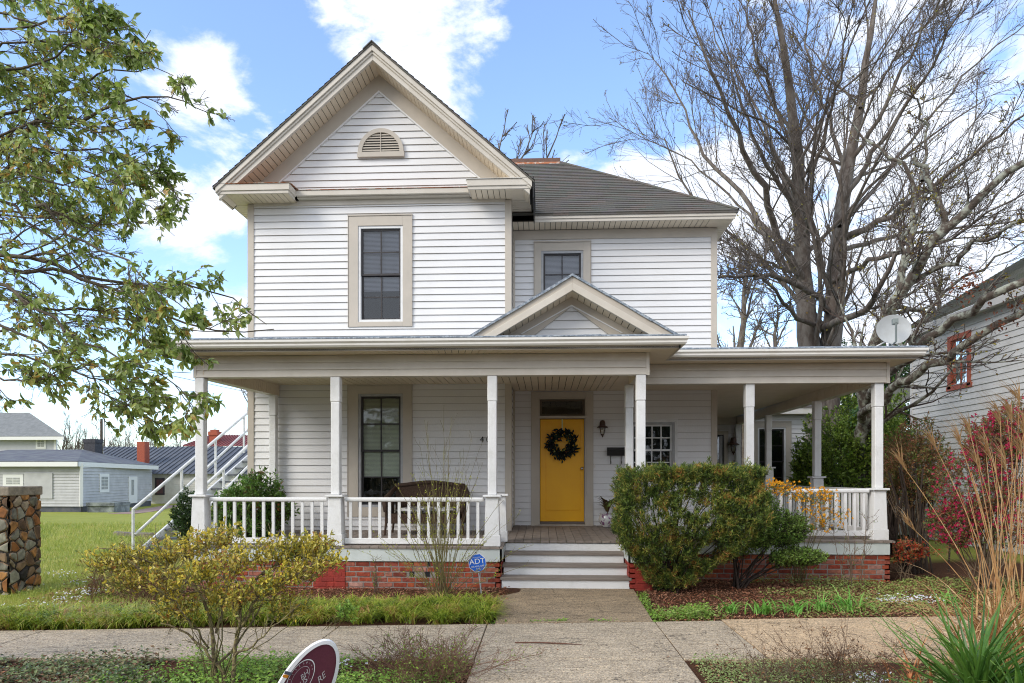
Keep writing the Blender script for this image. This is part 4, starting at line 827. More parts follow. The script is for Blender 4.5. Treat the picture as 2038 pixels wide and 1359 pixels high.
c = W(178, 893, 52); obj('chimney', MB().box(c[0]-.45, c[0]+.45, 52, 52.9, 3.0, 4.35).box(c[0]-.5, c[0]+.5, 51.95, 52.95, 4.35, 4.65), mat('black_chimney', (.02, .022, .03), .7, (.05, .05, .06), 6), gh)
pb = [W(180, 1022, 44.6), W(233, 1022, 44.6)]; obj('porch_slab', MB().box(pb[0][0], pb[1][0], 44.3, 46, -1.0, -.28).box(pb[0][0]-.05, pb[1][0]+.05, 44.2, 46, -.28, -.05), mat('green_grey_block', (.30, .33, .31), .8, (.05, .06, .07), 1.5), gh)
# two storey grey house
g2 = thing('grey_house', 'pale grey two-storey house with grey hipped roof at the far left edge', 'house', (*W(40, 1000, 62)[:2], -.8))
a_, b_ = W(-200, 1000, 62), W(112, 1000, 62); m = MB().prism([(a_[0], 62), (b_[0], 62), (b_[0]*68/62, 68), (a_[0], 68)], 'z', -1, 5.5); obj('wall', m, mat('grey_stucco', (.50, .51, .54), .8, (.46, .47, .50), 2), g2)
cx = W(127, 868, 61.3)[0]; m = MB(); r0, r1 = W(-60, 815, 68), W(-200, 812, 68)
m.slab([(a_[0], 61.3, 5.45), (cx, 61.3, 5.45), (cx-6.2, 65, 8.0), (a_[0], 65, 8.0)], (0, 0, -.08)).slab([(cx, 61.3, 5.45), (cx*69/61.3, 69, 5.45), (cx-6.2, 65, 8.0)], (0, 0, -.08)); obj('roof', m, mat('grey_shingle_far', (.17, .18, .18), .9, (.23, .24, .24), 3, bump=.3), g2)
obj('fascia', MB().box(a_[0], cx, 61.27, 61.35, 5.1, 5.40), wtrim, g2); wallop(g2, (a_[0], 62), (b_[0], 62), 72, 92, 869, 893); obj('corner_board', MB().box(b_[0]-.2, b_[0]+.04, 61.94, 62.1, -1, 5.45), wtrim, g2)
# white building with dark metal roof
wb = thing('white_outbuilding', 'long white clapboard building with dark standing-seam metal roof behind the staircase', 'building', (*W(400, 1000, 60)[:2], -.8))
a_, b_ = W(296, 1000, 60), W(760, 1000, 60); m = MB(); lapwall(m, a_, b_, -1., 2.0, .2, .03); lapwall(m, (a_[0], 70), a_, -1, 2.0, .2, .03); obj('wall', m, wsid, wb)
ra, rb = W(205, 887, 66), W(780, 887, 66); m = MB(); e0 = W(208, 942, 59.6)[0]
m.slab([(e0, 59.5, 1.95), (b_[0]+1, 59.5, 1.95), (rb[0], 66, 4.65), (ra[0], 66, 4.65)], (0, 0, -.05)).slab([(ra[0], 66, 4.65), (rb[0], 66, 4.65), (b_[0], 73, 1.95), (e0, 73, 1.95)], (0, 0, -.05)); obj('roof', m, seam, wb)
m = MB(); x = ra[0]+.2
while x < b_[0]:
    k = min(1, (x-ra[0])/(e0-ra[0])); p, q = np.array((x, 66-6.5*k, 4.66-2.7*k)), np.array((x, 66, 4.66)); m.slab([p, p+(.06, 0, 0), q+(.06, 0, 0), q], (0, 0, .07)); x += .5
obj('standing_seam', m, seam, wb); wallop(wb, a_, b_, 309, 328, 951, 985, tm=mat('dark_window_trim', (.07, .06, .07), .6), col=mat('maroon_blind', (.16, .08, .085), .7))
c = W(280, 915, 61); obj('chimney', MB().box(c[0]-.36, c[0]+.36, 61, 61.8, 2.0, 4.9), brk, wb)
rb_ = thing('red_roof_building', 'distant house showing only its rusty red metal roof and stepped brick chimney', 'house', (*W(430, 1000, 85)[:2], -.8))
a_, b_ = W(372, 900, 85), W(600, 900, 85); m = MB().box(a_[0]+.5, b_[0], 86, 96, -1, 5.3); obj('wall', m, wsid, rb_)
p0, p1, p2, p3 = W(364, 887, 84.5), W(600, 887, 84.5), W(600, 866, 90), W(420, 866, 90); m = MB().slab([p0, p1, p2, p3], (0, 0, -.06)).slab([p0, p3, p0+(0, 12, 0)], (0, 0, -.06)); obj('roof', m, redroof, rb_)
m = MB()
for i in range(34): t = i/34; p, q = p0+(p1-p0)*t, p3+(p2-p3)*t; m.slab([p, p+(.09, 0, 0), q+(.09, 0, 0), q], (0, 0, .1))
obj('standing_seam', m, redroof, rb_)
c = W(424, 880, 86); obj('chimney', MB().box(c[0]-.5, c[0]+.5, 86, 87, 3, 7.0).box(c[0]-.62, c[0]+.62, 85.9, 87.1, 7.0, 7.5).box(c[0]-.4, c[0]+.4, 86.05, 86.95, 7.5, 7.75), brk, rb_)
# path and edging on the far lawn
A = W(205, 1026, 44); pth = MB(); pts_ = [(G_, Y_) for G_, Y_ in ((215, 42), (255, 45.5), (290, 50), (330, 56))]
pts_ = [np.array((*W(px, 950, Y_)[:2], gz(0, Y_)+.03)) for px, Y_ in pts_]
for p, q in zip(pts_[:-1], pts_[1:]): pth.slab([p, p+(1.6, 0, 0), q+(1.6, 0, 0), q], (0, 0, -.02))
obj('path', pth, mat('brick_path', (.34, .20, .16), .9, (.27, .22, .19), 3), kind='structure')
pts_ = [W(px, 1066, Y_) for px, Y_ in ((225, 20.6), (262, 20.2), (300, 20.1), (345, 20.4))]
m = MB()
for p, q in zip(pts_[:-1], pts_[1:]): m.slab([(p[0], p[1], -.3), (q[0], q[1], -.3), (q[0], q[1], -.02), (p[0], p[1], -.02)], (0, .22, 0))
tag(obj('garden_edging', m, mat('edging_stone', (.22, .19, .15), .9, (.12, .10, .08), 8), bevel=.02), 'low curved stone edging on the lawn behind the handrail foot', 'garden edging')
for i, (px, Y_, h, r, lb) in enumerate(((202, 70, 833, .16, 'thick wooden utility pole behind the grey cottage chimney'), (208.5, 74, 775, .05, 'thin tall pole mast beside the wooden utility pole'))):
    p = W(px, h, Y_); tag(obj('utility_pole', MB().tubes(np.array([(p[0], p[1], -1), p]), [r, r*.8], 8, cap=True), mat('pole_wood%d' % i, (.10, .08, .06), .9)), lb, 'utility pole')
pA, pB = W(330, 745, 16), W(560, 792, 26); tag(obj('overhead_wire', MB().tubes(np.array([pA+(-14, -6, 1.5), pA, (pA+pB)/2-(0, 0, .03), pB]), [.006]*4, 4), M['black']), 'thin black service wire crossing the sky left of the bay wall', 'wire')

# --- neighbour on the right
nb = thing('neighbour_house', 'grey-white clapboard house on the right with orange-framed upper window', 'house', (10.45, 17, 0))
NX = 10.45; nsid = mat('neighbour_clapboard', (.60, .595, .575), .65, (.50, .49, .47), 1.4, bump=.2); ntrim = mat('orange_trim', (.40, .10, .05), .6, (.34, .085, .045), 6); nroof = mat('mossy_shingle', (.17, .16, .145), .9, (.11, .12, .07), 2.5, bump=.5, bscale=30)
wy0, wy1, wz0, wz1 = 17.12, 18.02, 3.93, 5.28
m = MB().lap((NX, 19.8, 0), (0, -1, 0), ZY, (-1, 0, 0), 5.75, .15, lambda v: .07, lambda v: 13, lip=.022, openings=[(19.8-wy1+.1, 19.8-wy0-.1, wz0+.1, wz1-.1)]); m.quad((NX, 19.8, 0), (NX+8, 19.8, 0), (NX+8, 19.8, 5.75), (NX, 19.8, 5.75)); obj('wall', m, nsid, nb)
obj('corner_board', MB().box(NX-.03, NX+.08, 19.73, 19.84, 0, 5.72), mat('neighbour_trim', (.55, .54, .52), .6), nb)
def rz(x): return 5.78+.6*(x-NX+.25)
m = MB().slab([(NX-.28, 6, rz(NX-.28)), (NX-.28, 20.15, rz(NX-.28)), (NX+5, 20.15, rz(NX+5)), (NX+5, 6, rz(NX+5))], (0, 0, .05)); V_ = nrm(np.array((1, 0, .6)))
m.lap((NX-.28, 20.15, rz(NX-.28)+.05), (0, -1, 0), V_, nrm(np.array((-.6, 0, 1))), 6, .14, lambda v: 0, lambda v: 14, lip=.012); obj('roof', m, nroof, nb)
obj('fascia', MB().box(NX-.28, NX-.25, 6, 20.13, rz(NX-.28)-.2, rz(NX-.28)-.005).box(NX-.25, NX+.01, 6, 20.1, rz(NX-.28)-.17, rz(NX-.28)-.15), bpy.data.materials['neighbour_trim'], nb)
m = MB(); t = .12
for (a, b, c, d) in ((wy0-.02, wy0+t, wz0, wz1), (wy1-t, wy1+.02, wz0, wz1), (wy0+t, wy1-t, wz1-t, wz1), (wy0-.07, wy1+.07, wz0-.04, wz0+.07)): m.box(NX-.04, NX+.08, a, b, c, d)
w = obj('window', m, ntrim, nb); ya, yb, za, zb_ = wy0+t, wy1-t, wz0+.07, wz1-t; zm = (za+zb_)/2; m = MB(); ym = (ya+yb)/2
for z in (za+.02, zm, zb_-.02): m.box(NX+.01, NX+.045, ya, yb, z-.022, z+.022)
for y in (ya+.02, ym, yb-.02): m.box(NX+.012, NX+.04, y-.018, y+.018, za, zb_)
for z in ((za+zm)/2, (zm+zb_)/2): m.box(NX+.014, NX+.038, ya, yb, z-.012, z+.012)
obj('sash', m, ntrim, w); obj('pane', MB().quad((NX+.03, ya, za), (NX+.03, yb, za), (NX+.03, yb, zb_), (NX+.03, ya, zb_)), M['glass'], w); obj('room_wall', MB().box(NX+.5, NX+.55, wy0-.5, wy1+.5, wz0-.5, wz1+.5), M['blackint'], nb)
m = MB().slab([(9.45, 20.2, 3.0), (11.3, 20.2, 4.45), (11.3, 26, 4.45), (9.45, 26, 3.0)], (0, 0, .05)); obj('lean_to_roof', m, nroof, nb); obj('lean_to_wall', MB().box(9.7, 14, 20.3, 25, 0, 3.0), nsid, nb)
# ================================================================== SMALL THINGS
# wreath
dy = RY+.045; wc = np.array((W(1119, 884, dy)[0], dy-.06, W(1119, 884, dy)[2]))
wr = thing('wreath', 'round wreath of dark glossy leaves with yellow and orange bits hanging on the yellow door', 'wreath', wc)
rg = np.random.default_rng(4); n = 420; a = rg.uniform(0, 2*math.pi, n); r = rg.normal(.20, .045, n); P = wc+np.stack([np.cos(a)*r, rg.uniform(-.05, .02, n), np.sin(a)*r], -1)
D = np.stack([np.cos(a+rg.normal(.9, .7, n)), rg.uniform(-.7, .1, n), np.sin(a+rg.normal(.9, .7, n))], -1)
obj('leaf_ring', MB().leaves(P, D, np.tile((0, -1., 0), (n, 1))+rg.normal(0, .3, (n, 3)), rg.uniform(.07, .11, n), .04), island('wreath_leaves', [(.006, .009, .009), (.012, .02, .014), (.008, .010, .018), (.02, .04, .014)], .6, spec=.2), wr)
n = 26; a = rg.uniform(0, 2*math.pi, n); r = rg.uniform(.10, .25, n); P = wc+np.stack([np.cos(a)*r, np.full(n, -.06), np.sin(a)*r], -1); m = MB()
for p, s_ in zip(P, rg.uniform(.009, .018, n)): m.lathe(p-(0, 0, s_), [(s_*.3, 0), (s_, s_*.6), (s_, s_*1.3), (s_*.3, s_*2)], 8)
obj('berry', m, island('wreath_berries', [(.5, .35, .02), (.45, .12, .02), (.2, .3, .05), (.5, .45, .2)], .4), wr, kind='stuff')
obj('hanging_loop', MB().box(wc[0]-.012, wc[0]+.012, dy-.012, dy-.004, wc[2]+.2, DZ1+.005), mat('pale_ribbon', (.65, .68, .4), .5), wr)
# wall lanterns
def lantern(x, y, z, side, label, s=1.):
    t = thing('wall_lantern', label, 'wall lamp', (x, y, z), 'dark bell-shaped wall lanterns')
    c = (x, y-.13*s, z)
    obj('hood', MB().lathe(c, [(.11*s, 0), (.105*s, .015*s), (.06*s, .04*s), (.055*s, .10*s), (.04*s, .14*s), (.01, .15*s)], 18), M['bronze'], t, smooth=False)
    obj('bracket', MB().tubes(np.array([(x, y, z-.02*s), (x, y-.05*s, z+.03*s), (x, y-.10*s, z+.06*s)]), [.03*s, .015*s, .012*s], 8, cap=True), M['bronze'], t)
    obj('lamp_glass', MB().lathe((c[0], c[1], z-.13*s), [(.03*s, 0), (.045*s, .03*s), (.06*s, .12*s)], 14, cap=False), M['lampglass'], t, smooth=True)
    obj('finial', MB().lathe((c[0], c[1], z-.19*s), [(.004, 0), (.015*s, .02*s), (.012*s, .03*s), (.035*s, .045*s), (.035*s, .06*s)], 12), M['bronze'], t)
    obj('cage', MB().tubes(np.array([[(c[0]+q*math.cos(a), c[1]+q*math.sin(a), z+h) for q, h in ((.03*s, -.135*s), (.055*s, -.1*s), (.068*s, 0))] for a in (0.6, 2.2, 3.7, 5.3)]), np.full((4, 3), .004), 4), M['bronze'], t)
M['bronze'] = mat('dark_bronze', (.04, .018, .012), .45, (.08, .035, .02), 12); M['lampglass'] = glass_mat('lamp_glass', (.9, .88, .8), .2)
p = W(1198, 852, RY-.01); lantern(p[0], RY-.01, p[2], 1, 'dark bell-hooded wall lantern right of the yellow front door', 1.0)
p = W(1456, 886, 20.0); lantern(p[0], 20.0, p[2], 1, 'rusty bell-hooded wall lantern beside the side door at the far end of the porch', 1.5)
# mailbox
x0, x1 = W(1208, 895, RY)[0], W(1243, 895, RY)[0]; z1 = W(1225, 892, RY)[2]; z0 = W(1225, 907, RY)[2]
mbx = thing('mailbox', 'black metal wall mailbox with two newspaper hooks under it', 'mailbox', ((x0+x1)/2, RY-.05, z0))
obj('box', MB().prism([(RY-.02, z0), (RY-.12, z0), (RY-.135, z0+.1), (RY-.02, z1+.005)], 'x', x0, x1), M['black'], mbx, bevel=.006); obj('lid', MB().slab([(x0-.005, RY-.145, z0+.105), (x1+.005, RY-.145, z0+.105), (x1+.005, RY-.015, z1+.012), (x0-.005, RY-.015, z1+.012)], (0, 0, .006)), M['black'], mbx)
for x in (x0+.07, x1-.07): obj('hook', MB().tubes(np.array([(x, RY-.03, z0), (x, RY-.04, z0-.13), (x, RY-.06, z0-.155), (x, RY-.085, z0-.14), (x, RY-.085, z0-.11)]), [.008]*5, 6), M['black'], mbx)
# doorbell
tag(obj('doorbell', MB().box(.994+.02, .994+.045, RY-.03, RY-.005, 1.87, 1.95), M['gutter']), 'small pale doorbell on the siding right of the door frame', 'doorbell')
# potted plant
pc = np.array((W(1209, 1040, 13.2)[0], 13.2, dz(13.2)+.01))
pt = thing('flower_pot', 'round white flower pot with purple pattern holding a dark striped-leaf plant by the front door', 'potted plant', pc)
obj('pot', MB().lathe(pc, [(.09, 0), (.095, .012), (.15, .07), (.172, .14), (.16, .205), (.145, .235), (.155, .25), (.15, .262), (.135, .255), (.13, .22)], 28, cap=False), mat('patterned_china', (.62, .62, .60), .25, (.22, .10, .20), 16, thr=(.52, .6), detail=3, coat=.5), pt, smooth=True); obj('soil', MB().lathe(pc+(0, 0, .215), [(.135, 0), (.13, .01)], 16), M['dark'], pt)
n = 46; az = rg.uniform(0, 2*math.pi, n); m = MB(); hb = rg.uniform(.15, .42, n); base = pc+np.stack([np.cos(az)*.03, np.sin(az)*.03, .22+hb*.4], -1)
m.blades(base, az, rg.uniform(.22, .36, n), rg.uniform(.04, .075, n), rg.uniform(.1, .5, n), rg.uniform(1.3, 2.4, n), 7, fold=.35)
obj('foliage', m, island('croton_leaves', [(.05, .018, .012), (.10, .03, .02), (.20, .16, .04), (.06, .06, .025), (.16, .07, .03)], .4, trans=.15), pt, smooth=True)
obj('stem', MB().tubes(np.array([pc+(0, 0, .2), pc+(.01, 0, .45)]), [.014, .01], 6), mat('plant_stem', (.15, .12, .07), .8), pt)
# wicker loveseat
wk = mat('brown_wicker', (.045, .022, .011), .7, (.09, .05, .028), 60, bump=1., bscale=110, stretch=(1, 1, 1.6)); dk = dz(12)
lx0, lx1 = W(782, 962, 12.1)[0], W(931, 962, 12.1)[0]; ly = 11.75; cxm = (lx0+lx1)/2
ls = thing('wicker_loveseat', 'brown wicker loveseat with curved back on the porch under the window', 'loveseat', (cxm, ly, dk))
k = 15; m = MB(); xs_ = np.linspace(lx0+.05, lx1-.05, k); top = dk+.84+.06*np.cos((xs_-cxm)/(lx1-lx0)*math.pi*1.0)**2
for i in range(k-1): m.slab([(xs_[i], ly+.30, dk+.25), (xs_[i+1], ly+.30, dk+.25), (xs_[i+1], ly+.38, top[i+1]), (xs_[i], ly+.38, top[i])], (0, .035, 0))
obj('backrest', m, wk, ls); obj('back_rim', MB().tubes(np.stack([xs_, np.full(k, ly+.38), top], -1), [.035]*k, 8, cap=True), wk, ls, smooth=True)
obj('seat', MB().box(lx0+.06, lx1-.06, ly-.28, ly+.32, dk+.30, dk+.36).box(lx0+.06, lx1-.06, ly-.29, ly-.26, dk+.2, dk+.37), wk, ls, bevel=.01)
for x, s_ in ((lx0, 1), (lx1, -1)):
    obj('armrest', MB().tubes(np.array([(x+s_*.05, ly+.40, dk+.82), (x-s_*.01, ly+.2, dk+.70), (x-s_*.02, ly-.1, dk+.62), (x, ly-.30, dk+.58), (x+s_*.02, ly-.33, dk+.40)]), [.035, .045, .05, .05, .03], 9, cap=True), wk, ls, smooth=True)
    obj('side_panel', MB().box(min(x, x+s_*.03), max(x, x+s_*.03), ly-.28, ly+.34, dk+.2, dk+.6), wk, ls)
    for y in (ly-.27, ly+.33): obj('leg', MB().tubes(np.array([(x+s_*.03, y, dk+.3), (x+s_*.0, y-.02, dk)]), [.024, .018], 7, cap=True), wk, ls)
cu = MB(); nn = 22; U_, V2 = np.meshgrid(np.linspace(-1, 1, nn), np.linspace(-1, 1, nn)); hgt = .055*(1-np.abs(U_)**4)**.5*(1-np.abs(V2)**4)**.5
def grid_mb(V, nn, flip=False):
    ii, jj = np.meshgrid(np.arange(nn-1), np.arange(nn-1)); b = (jj*nn+ii).ravel(); return V, np.stack([b, b+1, b+nn+1, b+nn], -1)
for sg in (1, -1): V = np.stack([cxm+U_*.52, ly+V2*.26, dk+.42+sg*hgt], -1).reshape(-1, 3); cu.add(*grid_mb(V, nn))
tag(obj('seat_cushion', cu, mat('patterned_cushion', (.55, .55, .53), .8, (.10, .10, .10), 9, thr=(.47, .53), detail=1), smooth=True), 'grey and white patterned cushion lying on the wicker loveseat', 'cushion')
# satellite dish on the porch roof corner
dc = W(1779, 655, 11.35); di = thing('satellite_dish', 'pale grey satellite dish on a bracket at the right corner of the porch roof', 'satellite dish', (dc[0], 11.5, 3.75))
nrm_d = nrm(np.array((-.12, -1., .10))); ux = nrm(np.cross(nrm_d, (0, 0, 1.))); uy = np.cross(ux, nrm_d); V = []; kk = 32; rr = np.linspace(0, 1, 7)
for r_ in rr: V += [dc+ux*(.265*r_*math.cos(a))+uy*(.245*r_*math.sin(a))-nrm_d*(.05*(1-r_*r_)) for a in np.arange(kk)*2*math.pi/kk]
fs = [(j*kk+q, j*kk+(q+1) % kk, (j+1)*kk+(q+1) % kk, (j+1)*kk+q) for j in range(6) for q in range(kk)]
V2_ = [v-nrm_d*.012 for v in V]; mm = MB().add(V, fs).add(V2_, fs); o = (6*kk); mm.add([V[o+i] for i in range(kk)]+[V2_[o+i] for i in range(kk)], [(i, (i+1) % kk, (i+1) % kk+kk, i+kk) for i in range(kk)])
dm = mat('dish_grey', (.48, .50, .50), .55, (.43, .44, .43), 7); obj('reflector', mm, dm, di, smooth=True)
f0 = dc-uy*.23; lnb = dc+nrm_d*.26+ux*.06+uy*.04; obj('feed_arm', MB().tubes(np.array([f0-nrm_d*.05, f0+nrm_d*.15+ux*.03-uy*.02, lnb]), [.016]*3, 6), mat('arm_grey', (.22, .25, .24), .5), di); obj('receiver', MB().slab([lnb+ux*a_+uy*b_ for a_, b_ in ((-.04, -.03), (.04, -.03), (.04, .06), (-.04, .06))], nrm_d*-.08), bpy.data.materials['arm_grey'], di, bevel=.006)
obj('mast', MB().tubes(np.array([(dc[0], 11.5, 3.80), dc-nrm_d*.1+(0, 0, -.05)]), [.02, .02], 8), bpy.data.materials['arm_grey'], di)
for a in ((-.28, .1), (.2, .28)): obj('brace', MB().tubes(np.array([(dc[0]+a[0], 11.5+a[1], 3.80), dc-nrm_d*.1+(0, 0, -.12)]), [.011, .011], 6), M['white'], di)
obj('foot', MB().box(dc[0]-.09, dc[0]+.09, 11.42, 11.58, 3.775, 3.80), M['white'], di)
# security yard sign
sc_ = W(950, 1120, 9.55); sg_ = thing('yard_sign', 'small blue octagonal security sign on a thin stake in front of the brick base', 'yard sign', (W(958, 1166, 9.55)[0], 9.55, .03))
blue = mat('sign_blue', (.012, .13, .62), .35); wht = mat('sign_white', (.85, .85, .85), .4)
tlt = Matrix.Translation(Vector(sc_)) @ Matrix.Rotation(RAD(-8), 4, 'Y') @ Matrix.Rotation(RAD(-6), 4, 'X')
octo = lambda r, y0, y1: place_mb(MB().prism([(r*math.cos(a), r*math.sin(a)) for a in (np.arange(8)+.5)*math.pi/4], 'y', y0, y1), tlt)
obj('panel_edge', octo(.134, 0, .006), wht, sg_); obj('panel', octo(.126, -.003, -.0005), blue, sg_)
for s_, z, sz, sc2 in (('ADT', .018, .105, (1.05, 1)), ('800.ADT.ASAP', -.05, .03, (1, 1)), ('PROTECTED BY', .075, .016, (1, 1)), ('adt.com', -.08, .018, (1, 1))):
    obj('lettering', place_mb(text_mb(s_, sz, .0008, sc2), tlt @ Matrix.Translation((0, -.0045, z)) @ UP), wht, sg_)
sp_ = np.array(tlt @ Vector((0, .01, -.10))); obj('stake', MB().tubes(np.array([sp_, (W(959, 1175, 9.55)[0], 9.57, -.03)]), [.009, .009], 6), mat('stake_grey', (.5, .52, .53), .4), sg_); obj('stake_cap', MB().box(sc_[0]-.035, sc_[0]-.012, 9.55, 9.57, sc_[2]+.134, sc_[2]+.148), M['black'], sg_)
# oval estate sign in the foreground: tall ellipse turned and leaning
mar = mat('burgundy_panel', (.15, .038, .062), .45, (.125, .03, .052), 90, thr=(.4, .6)); cS = W(601, 1383, 4.7)
ex = np.array(W(601+46*.89, 1383+46*.46, 4.7))-cS; ex = ex+np.array((0, .10, 0)); ey = np.array(W(601+121*.46, 1383-121*.89, 4.7))-cS
nS = nrm(np.cross(ex, ey)); nS = nS if nS[1] < 0 else -nS
es = thing('estate_sign', 'leaning oval burgundy estate-agent sign with white rim and white lettering in the foreground', 'sign', (cS[0], cS[1], -.03))
K_ = 64; an = np.arange(K_)*2*math.pi/K_; E_ = lambda s1, off: np.array([cS+ex*math.cos(a)*s1+ey*math.sin(a)*(1-(1-s1)*.42)+nS*off for a in an])
def ring(s0, s1, o0, o1):
    m = MB(); V = np.vstack([E_(s0, o0), E_(s1, o1), E_(s1, o1-.0), E_(s0, o0-.03)]); i = np.arange(K_); j = (i+1) % K_
    return m.add(V, np.stack([i, j, j+K_, i+K_], -1), np.stack([i, j, j+3*K_, i+3*K_], -1))
obj('rim', ring(1.0, .86, .006, .010), wht, es, smooth=False); m = MB().add(E_(.995, -.022), [tuple(range(K_))]); m.add(E_(.88, .003), [tuple(range(K_))]); obj('panel', m, mar, es)
def Ering(c, r, w, off):
    a = np.arange(48)*2*math.pi/48; f = lambda q: np.array([cS+ex*(c[0]+q*.75*math.cos(t))+ey*(c[1]+q*.65*math.sin(t))+nS*off for t in a]); i = np.arange(48); j = (i+1) % 48
    return MB().add(np.vstack([f(r), f(r-w)]), np.stack([i, j, j+48, i+48], -1))
cc = (-.36, .26)
obj('emblem', Ering(cc, .56, .03, .006), wht, es); obj('emblem', Ering(cc, .36, .008, .006), wht, es)
def pxv(dx, dy): return np.linalg.solve(np.array(((41., 56.), (21., -108.))), np.array((dx, dy), float))   # sign-plane coordinates of a lean measured on the sign
def etext(s_, at, size, xd=(.66, -.70), yd=(-.12, -1.), off=.007):
    t = text_mb(s_, 1., .001); V = np.vstack(t.v)[:, :2]*size; c = pxv(at[0]-601, at[1]-1383); X_, Y_ = pxv(*xd), pxv(*yd)
    q2 = c[None]+V[:, :1]*X_[None]+V[:, 1:]*Y_[None]; q = cS+ex[None]*q2[:, :1]+ey[None]*q2[:, 1:]+nS[None]*off; o = MB(); o.v = [q]; o.l = t.l; o.t = t.t; o.n = len(q); o.a = t.a; return o
obj('lettering', etext('BH', (609, 1340), 16), wht, es); obj('lettering', etext('US', (606, 1354), 16), wht, es)
for i, ch in enumerate('BERKSHIRE HATHAWAY '):
    a = math.pi*1.05-i*2*math.pi*.95/19
    if ch != ' ': p_ = (41*(cc[0]+.46*.75*math.cos(a))+56*(cc[1]+.46*.65*math.sin(a))+601, 21*(cc[0]+.46*.75*math.cos(a))-108*(cc[1]+.46*.65*math.sin(a))+1383); obj('lettering', etext(ch, p_, 5.5, xd=(math.sin(a)*.8, -math.cos(a)*-.8*.6-.2), yd=(math.cos(a)*.5, -math.sin(a)*.9-.1)), wht, es)
obj('lettering', etext('RE', (637, 1350), 19), wht, es)
bc = E_(1.0, .012)[int(K_*.455)]; obj('clip', MB().slab([bc-ey*.0-ex*.06, bc+ex*.2, bc+ex*.2+ey*.05, bc-ex*.06+ey*.05], nS*.004), mat('clip_grey', (.10, .11, .14), .5), es); obj('clip_tag', MB().slab([bc-ex*.06-ey*.06, bc+ex*.13-ey*.06, bc+ex*.13-ey*.01, bc-ex*.06-ey*.01], nS*.003), mat('clip_orange', (.75, .28, .02), .5), es)
obj('stake', MB().tubes(np.array([cS-ey*.9, (cS[0]-.2, cS[1]+.02, -.1)]), [.012, .012], 6), bpy.data.materials['stake_grey'], es)
# fallen stick on the walk
P = np.array([W(1040+125*t, 1284+4*math.sin(t*2), 7.0)*0+np.array((0, 0, 0)) for t in (0,)])
a_, b_ = np.array((-.285, 6.93, .008)), np.array((.39, 6.88, .008)); tag(obj('stick', MB().tubes(np.array([a_, a_+(b_-a_)*.33+(0, .015, .004), a_+(b_-a_)*.7+(0, .005, .003), b_]), [.006, .007, .007, .003], 6), mat('stick_brown', (.14, .06, .035), .8)), 'thin brown fallen stick lying across the front path', 'stick')
# ================================================================== TREES AND PLANTS
def resample(P, K):
    P = np.asarray(P, float); d = np.concatenate([[0], np.cumsum(np.linalg.norm(np.diff(P, axis=0), axis=1))]); t = np.linspace(0, d[-1], K)
    return np.stack([np.interp(t, d, P[:, i]) for i in range(3)], -1)
def spawn(P, R, n, length, ang, up, jit, rg, tmin=.25, K=5, rr=.55, tip=.25, tmax=1., flat=1.):
    N, Kp = P.shape[:2]; t = rg.uniform(tmin, tmax, (N, n)); x = t*(Kp-1); i = np.minimum(x.astype(int), Kp-2); f = (x-i)[..., None]; r_ = np.arange(N)[:, None]
    base = P[r_, i]*(1-f)+P[r_, i+1]*f; d = nrm(P[r_, i+1]-P[r_, i]); rad = R[r_, i]*(1-f[..., 0])+R[r_, i+1]*f[..., 0]
    v = rg.normal(size=(N, n, 3)); v[..., 1] *= flat; v -= (v*d).sum(-1, keepdims=True)*d; v = nrm(v); a = ang*rg.uniform(.6, 1.35, (N, n, 1)); D = nrm(np.cos(a)*d+np.sin(a)*v)
    plen = np.linalg.norm(P[:, 1:]-P[:, :-1], axis=-1).sum(1)[:, None]; L = length*plen*(1.15-.7*t)*rg.uniform(.6, 1.3, (N, n))
    out = [base]; D_ = D
    for k in range(K-1): D_ = nrm(D_+rg.normal(0, jit, D_.shape)+np.array((0, 0, up))); out.append(out[-1]+D_*(L/(K-1))[..., None])
    Q = np.stack(out, 2).reshape(N*n, K, 3); r0 = np.minimum(rad*rr, L*.03).reshape(-1); RR = r0[:, None]*np.linspace(1, tip, K)[None]
    return Q, RR
def limbs_px(lst, K, rg, wob=.0):
    Ps, Rs = [], []
    for pts, r0, r1 in lst:
        P = np.array([W(px, py, Y) for px, py, Y in pts]); Q = resample(P, K); Q[1:-1] += rg.normal(0, wob, (K-2, 3)); Ps.append(Q); Rs.append(np.linspace(r0, r1, K))
    return np.array(Ps), np.array(Rs)
bark = mat('oak_bark', (.11, .085, .068), .9, (.20, .175, .15), 5, bump=.9, bscale=22, thr=(.42, .62), stretch=(1, 1, .35)); twig = mat('bark_twigs', (.13, .107, .092), .9)
lichen = mat('lichen_bark', (.085, .065, .05), .9, (.30, .31, .25), 7, bump=.9, bscale=25, thr=(.46, .60)); twigd = mat('dark_twigs', (.075, .05, .04), .9)
bud = island('yellow_green_buds', [(.25, .24, .04), (.32, .25, .05), (.18, .10, .04)], .6, trans=.3)
